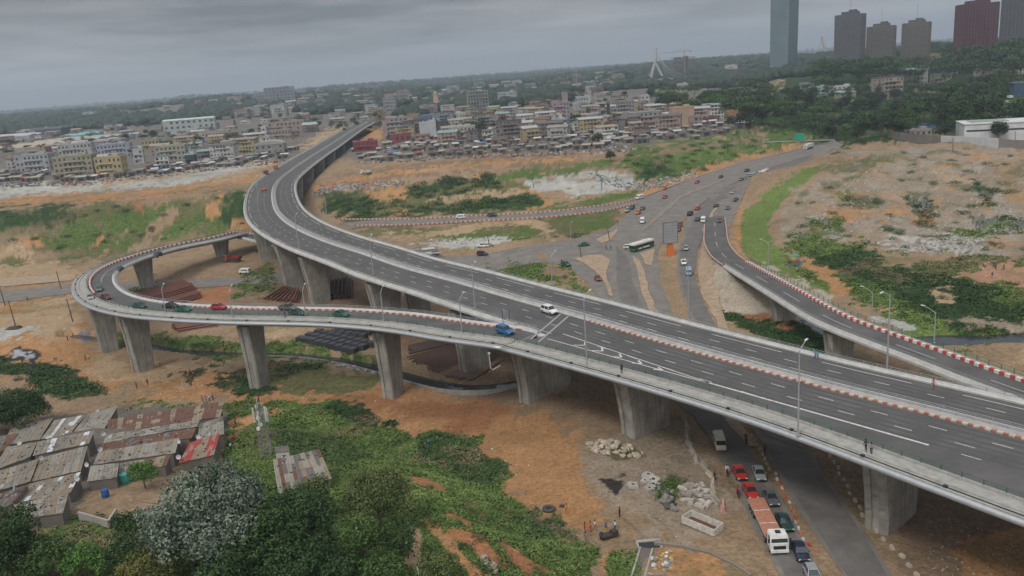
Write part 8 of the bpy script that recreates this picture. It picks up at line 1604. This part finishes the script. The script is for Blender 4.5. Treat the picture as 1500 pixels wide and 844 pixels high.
# concrete blocks along the left side of the lower road
BLK = {}
def block_mesh(kind):
    mb = MB()
    if kind == 'jersey': mb.xprism([(-.42, 0), (.42, 0), (.4, .2), (.16, .5), (.13, .95), (-.13, .95), (-.16, .5), (-.4, .2)], -1.25, 1.25)
    elif kind == 'cube': mb.box(0, 0, .35, 1.3, .75, .75, tx=.9, ty=.85); mb.box(0, 0, .78, .5, .35, .14)
    return mb.mesh('block', [wallm((.34, .30, .25))])
def blocks(pts, kind, n0, lab, name, cat, grp, cols, sc=1.0):
    q, _ = resample([(*P(x, y, 0), 0) for x, y in pts], .3); L = length(q); st = L / max(1, n0 - 1); me = block_mesh(kind)
    for k in range(n0):
        x, y, z, an = at_s(q, k * st * .999, random.uniform(-.3, .3)); o = bpy.data.objects.new(name, me); COL.objects.link(o); o.location = (x, y, float(h(x, y)) - .05); o.rotation_euler = (0, 0, an + random.uniform(-.25, .25)); s_ = sc * random.uniform(.85, 1.1); o.scale = (s_, s_, s_); o.material_slots[0].link = 'OBJECT'; o.material_slots[0].material = wallm(random.choice(cols)); tag(o, lab, cat, grp)
STN = [(.34, .29, .23), (.28, .25, .21), (.38, .33, .27)]
blocks([(1001, 612), (1008, 640), (1022, 672), (1040, 700), (1052, 735)], 'jersey', 12, 'worn concrete barrier block in the line left of the lower road', 'barrier_block', 'barrier', 'barrier blocks left of the lower road', STN, .95)
blocks([(1062, 745), (1066, 760)], 'jersey', 1, 'single barrier block with a red band lying apart by the lower road', 'barrier_block', 'barrier', None, [(.45, .25, .22)])
blocks([(1102, 640), (1120, 672), (1134, 695)], 'cube', 9, 'dusty stone block on the divider in the shade under the viaduct', 'stone_block', 'stone', 'stones on the shaded divider', STN, .6)
blocks([(1136, 703), (1152, 728), (1166, 760), (1172, 785), (1192, 808)], 'cube', 15, 'broken red and white kerb piece on the divider of the lower roads', 'kerb_piece', 'kerb piece', 'broken kerb pieces on the divider', [(.40, .07, .05), (.5, .46, .42), (.36, .3, .24), (.42, .14, .1)], .48)
blocks([(1216, 668), (1240, 712), (1262, 752), (1290, 786), (1328, 826), (1345, 844)], 'cube', 17, 'pale boulder on the right shoulder of the dark lower road', 'boulder', 'boulder', 'boulders along the dark lower road', [(.42, .36, .28), (.34, .3, .25), (.40, .36, .3)], .6)
# rubble piles: every big lump is a piece
def pile(polys, n, name, lab, cat, grp, cols, size, seed, kind='lump', flat=.6):
    rn = random.Random(seed); ms = []
    for v in range(5):
        mb = MB()
        if kind == 'lump': mb.lump(0, 0, .3, 1, .7, .6, seed + v, jag=.28)
        elif kind == 'ring':
            mb.box(0, 0, .35, 1.8, 1.8, .7, tx=.93, ty=.93); mb.tube([(0, 0, .7), (0, 0, .72)], .3, 9, 1)
        else: mb.box(0, 0, .25, 1.9, .9, .45, rn.uniform(-.3, .3)); mb.box(.2, 0, .55, 1.2, .6, .2, rn.uniform(-.5, .5))
        ms.append(mb.mesh(name, [wallm(cols[0]), M_DARK] if kind == 'ring' else [wallm(cols[0])]))
    for poly in polys:
        xs = [p[0] for p in poly]; ys = [p[1] for p in poly]; k = 0
        while k < n // len(polys):
            x, y = rn.uniform(min(xs), max(xs)), rn.uniform(min(ys), max(ys))
            if sdf(np.array(x), np.array(y), poly) < 0: continue
            k += 1; X, Y, z = G1(x, y); o = bpy.data.objects.new(name, rn.choice(ms)); COL.objects.link(o); s_ = rn.uniform(*size); o.location = (X, Y, float(h(X, Y)) + rn.uniform(-.1, .15)); o.scale = (s_, s_, s_ * rn.uniform(.7, 1.1)); o.rotation_euler = (rn.uniform(-.2, .2), rn.uniform(-.2, .2), rn.uniform(0, 6)); o.material_slots[0].link = 'OBJECT'; o.material_slots[0].material = wallm(rn.choice(cols)); tag(o, lab, cat, grp)
pile([[(856, 652), (880, 648), (920, 655), (942, 664), (938, 672), (905, 673), (870, 664)]], 80, 'boulder', 'pale tan boulder in the heap beside the pier left of the lower road', 'boulder', 'boulders heaped beside the pier', [(.40, .33, .25), (.34, .29, .23), (.45, .38, .3)], (.35, .8), 51)
pile([[(922, 700), (940, 692), (965, 706), (950, 722), (925, 722)]], 9, 'manhole_ring', 'square concrete manhole piece in the dump near the burnt patch', 'manhole block', 'concrete manhole pieces', [(.33, .31, .28), (.28, .26, .23)], (.7, 1.1), 52, 'ring')
pile([[(998, 712), (1030, 704), (1045, 728), (1028, 748), (1004, 738)]], 26, 'concrete_slab', 'broken concrete slab in the heap above the empty truck bed', 'concrete slab', 'broken slabs above the truck bed', [(.36, .33, .29), (.28, .25, .22), (.42, .38, .33)], (.45, .95), 53, 'slab')
pile([[(965, 716), (992, 722), (990, 748), (970, 748)]], 14, 'concrete_lump', 'dark concrete lump around the black pit', 'concrete lump', 'dark lumps around the pit', [(.08, .075, .07), (.2, .18, .16)], (.5, .9), 54)
pile([[(955, 815), (985, 808), (990, 835), (950, 844)]], 26, 'rubbish_bag', 'pale rubbish bag dumped beside the drain at the bottom edge', 'rubbish bag', 'rubbish bags beside the drain', [(.5, .5, .48), (.2, .2, .22), (.4, .3, .1), (.3, .27, .24)], (.25, .5), 55)
pile([[(775, 742), (800, 745), (828, 735), (828, 742), (806, 752), (780, 752)]], 9, 'scrap_lump', 'dark scrap lump around the old tyre on the orange soil', 'scrap', 'scrap around the old tyre', [(.05, .045, .045), (.2, .18, .17)], (.35, .6), 56)
pile([[(700, 812), (712, 818), (735, 836), (728, 842), (705, 828)]], 22, 'sandbag', 'tan sandbag laid in a row up the green slope', 'sandbag', 'sandbags on the green slope', [(.3, .24, .18), (.24, .19, .15)], (.35, .5), 57)
X, Y, z = G1(804, 748); mb = MB(); n = 20; vs = []
for i_ in range(n):
    for j_ in range(8): a, b = 6.28 * i_ / n, 6.28 * j_ / 8; vs.append(((.75 + .3 * math.cos(b)) * math.cos(a), (.75 + .3 * math.cos(b)) * math.sin(a), .3 + .28 * math.sin(b)))
mb.add(vs, [(i_ * 8 + j_, ((i_ + 1) % n) * 8 + j_, ((i_ + 1) % n) * 8 + (j_ + 1) % 8, i_ * 8 + (j_ + 1) % 8) for i_ in range(n) for j_ in range(8)]); o = mb.build('tyre', mat('old_tyre', (.06, .06, .06), .9, .2, 3), smooth=True); o.location = (X, Y, float(h(X, Y)) - .05); tag(o, 'big old tyre lying on the orange soil', 'tyre')
# burnt out wreck by the players
X, Y, z = G1(892, 786); r = empty('wreck', (X, Y, float(h(X, Y)))); tag(r, 'small dark wreck of a cart on the orange soil beside the group', 'wreck'); mb = MB(); mb.box(0, 0, .5, 2.6, 1.1, .3, .3); mb.box(.8, .2, .8, .9, .9, .5, .5); mb.build('frame', wallm((.05, .04, .035)), r); mb = MB(); mb.tube([(-1, -.6, .35), (-1, .6, .35)], .34, 10); mb.build('wheel', M_TYRE, r)
# culvert mouth and drain at the bottom
X, Y, z = G1(949, 792); r = empty('culvert', (X, Y, float(h(X, Y)))); tag(r, 'dark square culvert mouth with a concrete drain running to the bottom edge', 'culvert'); mb = MB(); mb.box(0, 0, .12, 3.4, .5, .3); mb.box(-1.6, -.9, .05, .3, 2.2, .3); mb.box(1.6, -.9, .05, .3, 2.2, .3); mb.build('rim', M_WALK, r); mb = MB(); mb.box(0, -.85, .06, 2.9, 1.7, .06); mb.build('opening', M_DARK, r)
q0, q1 = G1(947, 802), G1(930, 860); mb = MB(); L = math.dist(q0[:2], q1[:2]); an = math.atan2(q1[1] - q0[1], q1[0] - q0[0])
for o_, mi_, zz_ in ((-.85, 0, .12), (.85, 0, .12), (0, 1, .08)): mb.box((q0[0] + q1[0]) / 2 - X - math.sin(an) * o_, (q0[1] + q1[1]) / 2 - Y + math.cos(an) * o_, zz_, L, (.25 if mi_ == 0 else 1.5), (.1 if mi_ else .2), an, mi=mi_)
mb.build('channel', [M_WALK, wallm((.12, .1, .09))], r)
# long low kerb wall near the truck bed
wallline([(958, 797), (1000, 802), (1040, 812), (1075, 828), (1100, 845)], .35, .35, wallm((.2, .17, .14)), 'low_kerb_wall', 'low crumbling kerb wall curving along the bottom beside the drain', 'kerb')
# stacks of rusty steel piles under the ramps, crates
def stack(c4, rows, nper, label, colr, r_=.32, lay=3, group=None):
    q = [G1(x, y) for x, y in c4]; A, B, C, D = [np.array(p) for p in q]; r = empty('pipe_stack', tuple(A)); tag(r, label, 'pipe stack', group); m_ = wallm(colr)
    for l in range(lay):
        for k in range(nper - l):
            t = (k + .5 + l * .5) / nper; p = A * (1 - t) + D * t; e = B * (1 - t) + C * t; j = random.uniform(-.04, .04); p2 = p + (e - p) * (j + .02); e2 = e + (e - p) * j; z = .35 + l * .55
            mb = MB(); mb.tube([tuple(p2 - A + np.array((0, 0, z))), tuple(e2 - A + np.array((0, 0, z)))], r_, 6); mb.build('steel_pile', m_, r)
    return r
RS = (.15, .065, .048); RD = (.09, .055, .045)
stack([(192, 438), (262, 415), (290, 424), (215, 445)], 1, 12, 'stack of rust red steel piles inside the loop ramp at left', RS); stack([(240, 444), (285, 430), (298, 436), (262, 446)], 1, 7, 'smaller stack of rusty piles beside the first one inside the loop', RS)
stack([(250, 478), (300, 470), (322, 480), (262, 490)], 1, 8, 'bundle of brown steel pipes behind the near ramp between its second and third piers', (.19, .10, .075)); stack([(382, 440), (412, 424), (442, 430), (440, 446)], 1, 9, 'stack of rust brown sheet piles between two tall viaduct piers', RS); stack([(470, 440), (476, 414), (520, 412), (520, 440)], 1, 8, 'dark stack of steel beams behind the tall viaduct piers', RD, lay=4)
for i_, (c4, lb) in enumerate([([(592, 525), (690, 498), (722, 510), (640, 548)], 'wide field of long rusty pipes under the viaduct left of the widest pier'), ([(598, 508), (668, 492), (690, 498), (600, 520)], 'row of dark rusty pipes behind the wide field of pipes'), ([(650, 552), (722, 516), (735, 530), (690, 560)], 'pale rusty pipes next to the canal wall')]): stack(c4, 1, 16, lb, [(.12, .075, .06), (.085, .06, .05), (.17, .12, .1)][i_], .22, 1)
# black crates, each its own
mb = MB(); mb.box(0, 0, .75, 1.7, 1.7, 1.4); 
for k in range(4):
    for s_ in (-1, 1): mb.box(-.75 + k * .5, s_ * .86, .75, .08, .06, 1.45); mb.box(s_ * .86, -.75 + k * .5, .75, .06, .08, 1.45)
for z_ in (.05, .75, 1.45): mb.box(0, 0, z_, 1.78, 1.78, .08)
mb.v = [(a * 1.25, b * 1.25, c) for a, b, c in mb.v]; CM = mb.mesh('mesh_crate', wallm((.05, .052, .058))); k = 0
A, B, D = [np.array(G1(x, y)) for x, y in ((441, 500), (522, 517), (476, 489))]
for i_ in range(9):
    for j_ in range(3): p = A + (B - A) * i_ / 8.5 + (D - A) * j_ / 2.6; o = bpy.data.objects.new('mesh_crate', CM); COL.objects.link(o); o.location = (p[0], p[1], float(h(p[0], p[1]))); o.rotation_euler = (0, 0, -.35 + random.uniform(-.05, .05)); tag(o, 'black mesh crate in the block of crates on the grass behind the ramp', 'crate', 'black crates in the front block')
A, B, D = [np.array(G1(x, y)) for x, y in ((490, 492), (532, 496), (500, 485))]
for i_ in range(5):
    for j_ in range(2): p = A + (B - A) * i_ / 4 + (D - A) * j_ / 1.2; o = bpy.data.objects.new('mesh_crate', CM); COL.objects.link(o); o.location = (p[0], p[1], float(h(p[0], p[1]))); o.rotation_euler = (0, 0, -.35); tag(o, 'black mesh crate in the smaller rear row partly hidden by the ramp', 'crate', 'black crates in the rear row')
# market shelters by the right ramp
X, Y, z = G1(1162, 386); r = empty('stall', (X, Y, float(h(X, Y)))); tag(r, 'small green roofed stall on the grass beyond the right ramp', 'stall'); mb = MB(); mb.box(0, 0, 2.3, 3.4, 2.4, .15); mb.build('roof', wallm((.04, .26, .17)), r)
for sx in (-1, 1):
    for sy in (-1, 1): mb = MB(); mb.tube([(sx * 1.5, sy * 1, 0), (sx * 1.5, sy * 1, 2.3)], .06, 4); mb.build('post', wallm((.1, .08, .06)), r)
litter('stall_clutter', [[(1150, 388), (1180, 384), (1182, 396), (1160, 398)]], 26, 9, (.5, 1.3), [(.2, .07, .06), (.1, .1, .1), (.3, .28, .25), (.1, .14, .25)])
litter('loose_rubble', [[(1290, 358), (1400, 350), (1450, 352), (1440, 368), (1340, 368)], [(1140, 300), (1200, 270), (1300, 240), (1480, 235), (1480, 340), (1250, 345)]], 900, 12, (.3, 1.0), [(.40, .38, .35), (.3, .27, .23), (.22, .19, .16)])
litter('scattered_stones', [[(850, 640), (1000, 640), (1060, 760), (1000, 800), (930, 740)], [(1350, 740), (1500, 790), (1500, 844), (1360, 844)]], 260, 13, (.1, .32), [(.28, .23, .18), (.12, .1, .08), (.34, .3, .26)])
litter('field_litter', [[(0, 430), (100, 425), (130, 520), (330, 545), (560, 590), (800, 680), (760, 700), (480, 590), (0, 590)]], 260, 14, (.12, .4), [(.5, .48, .45), (.12, .1, .09), (.3, .2, .12)])
litter('junk_heap', [[(480, 530), (560, 538), (600, 552), (560, 548), (480, 536)], [(600, 352), (700, 348), (740, 346), (745, 352), (650, 361)]], 260, 15, (.3, 1.0), [(.36, .34, .31), (.45, .44, .42), (.25, .22, .2)])

# roadworks trolley on the viaduct
X, Y, z = zat('v', 387, 280); r = empty('roadworks_trolley', (X, Y, z)); tag(r, 'small orange roadworks machine on the viaduct bend ahead of the red trucks', 'machine'); mb = MB(); mb.box(0, 0, .9, 2.2, 1.5, 1.0); mb.box(.2, 0, 1.7, 1.0, 1.2, .7); par(mb.build('body', wallm((.5, .12, .04))), r)
for sx in (-.7, .7):
    for sy in (-.8, .8): mb = MB(); mb.tube([(sx, sy - .1, .35), (sx, sy + .1, .35)], .35, 10); mb.build('wheel', M_TYRE, r)
# ------------------------------------------------------------------ haze in the air
def haze(dens=.00013):
    m_ = bpy.data.materials.new('haze'); m_.use_nodes = True; n = m_.node_tree; n.nodes.clear(); o_ = n.nodes.new('ShaderNodeOutputMaterial'); v = n.nodes.new('ShaderNodeVolumePrincipled')
    v.inputs['Color'].default_value = (.72, .83, .96, 1); v.inputs['Density'].default_value = dens; v.inputs['Anisotropy'].default_value = .2; n.links.new(v.outputs[0], o_.inputs['Volume'])
    mb = MB(); mb.box(0, 9900, 170, 44000, 21000, 440); o = mb.build('haze', m_); tag(o, kind='stuff')
haze()
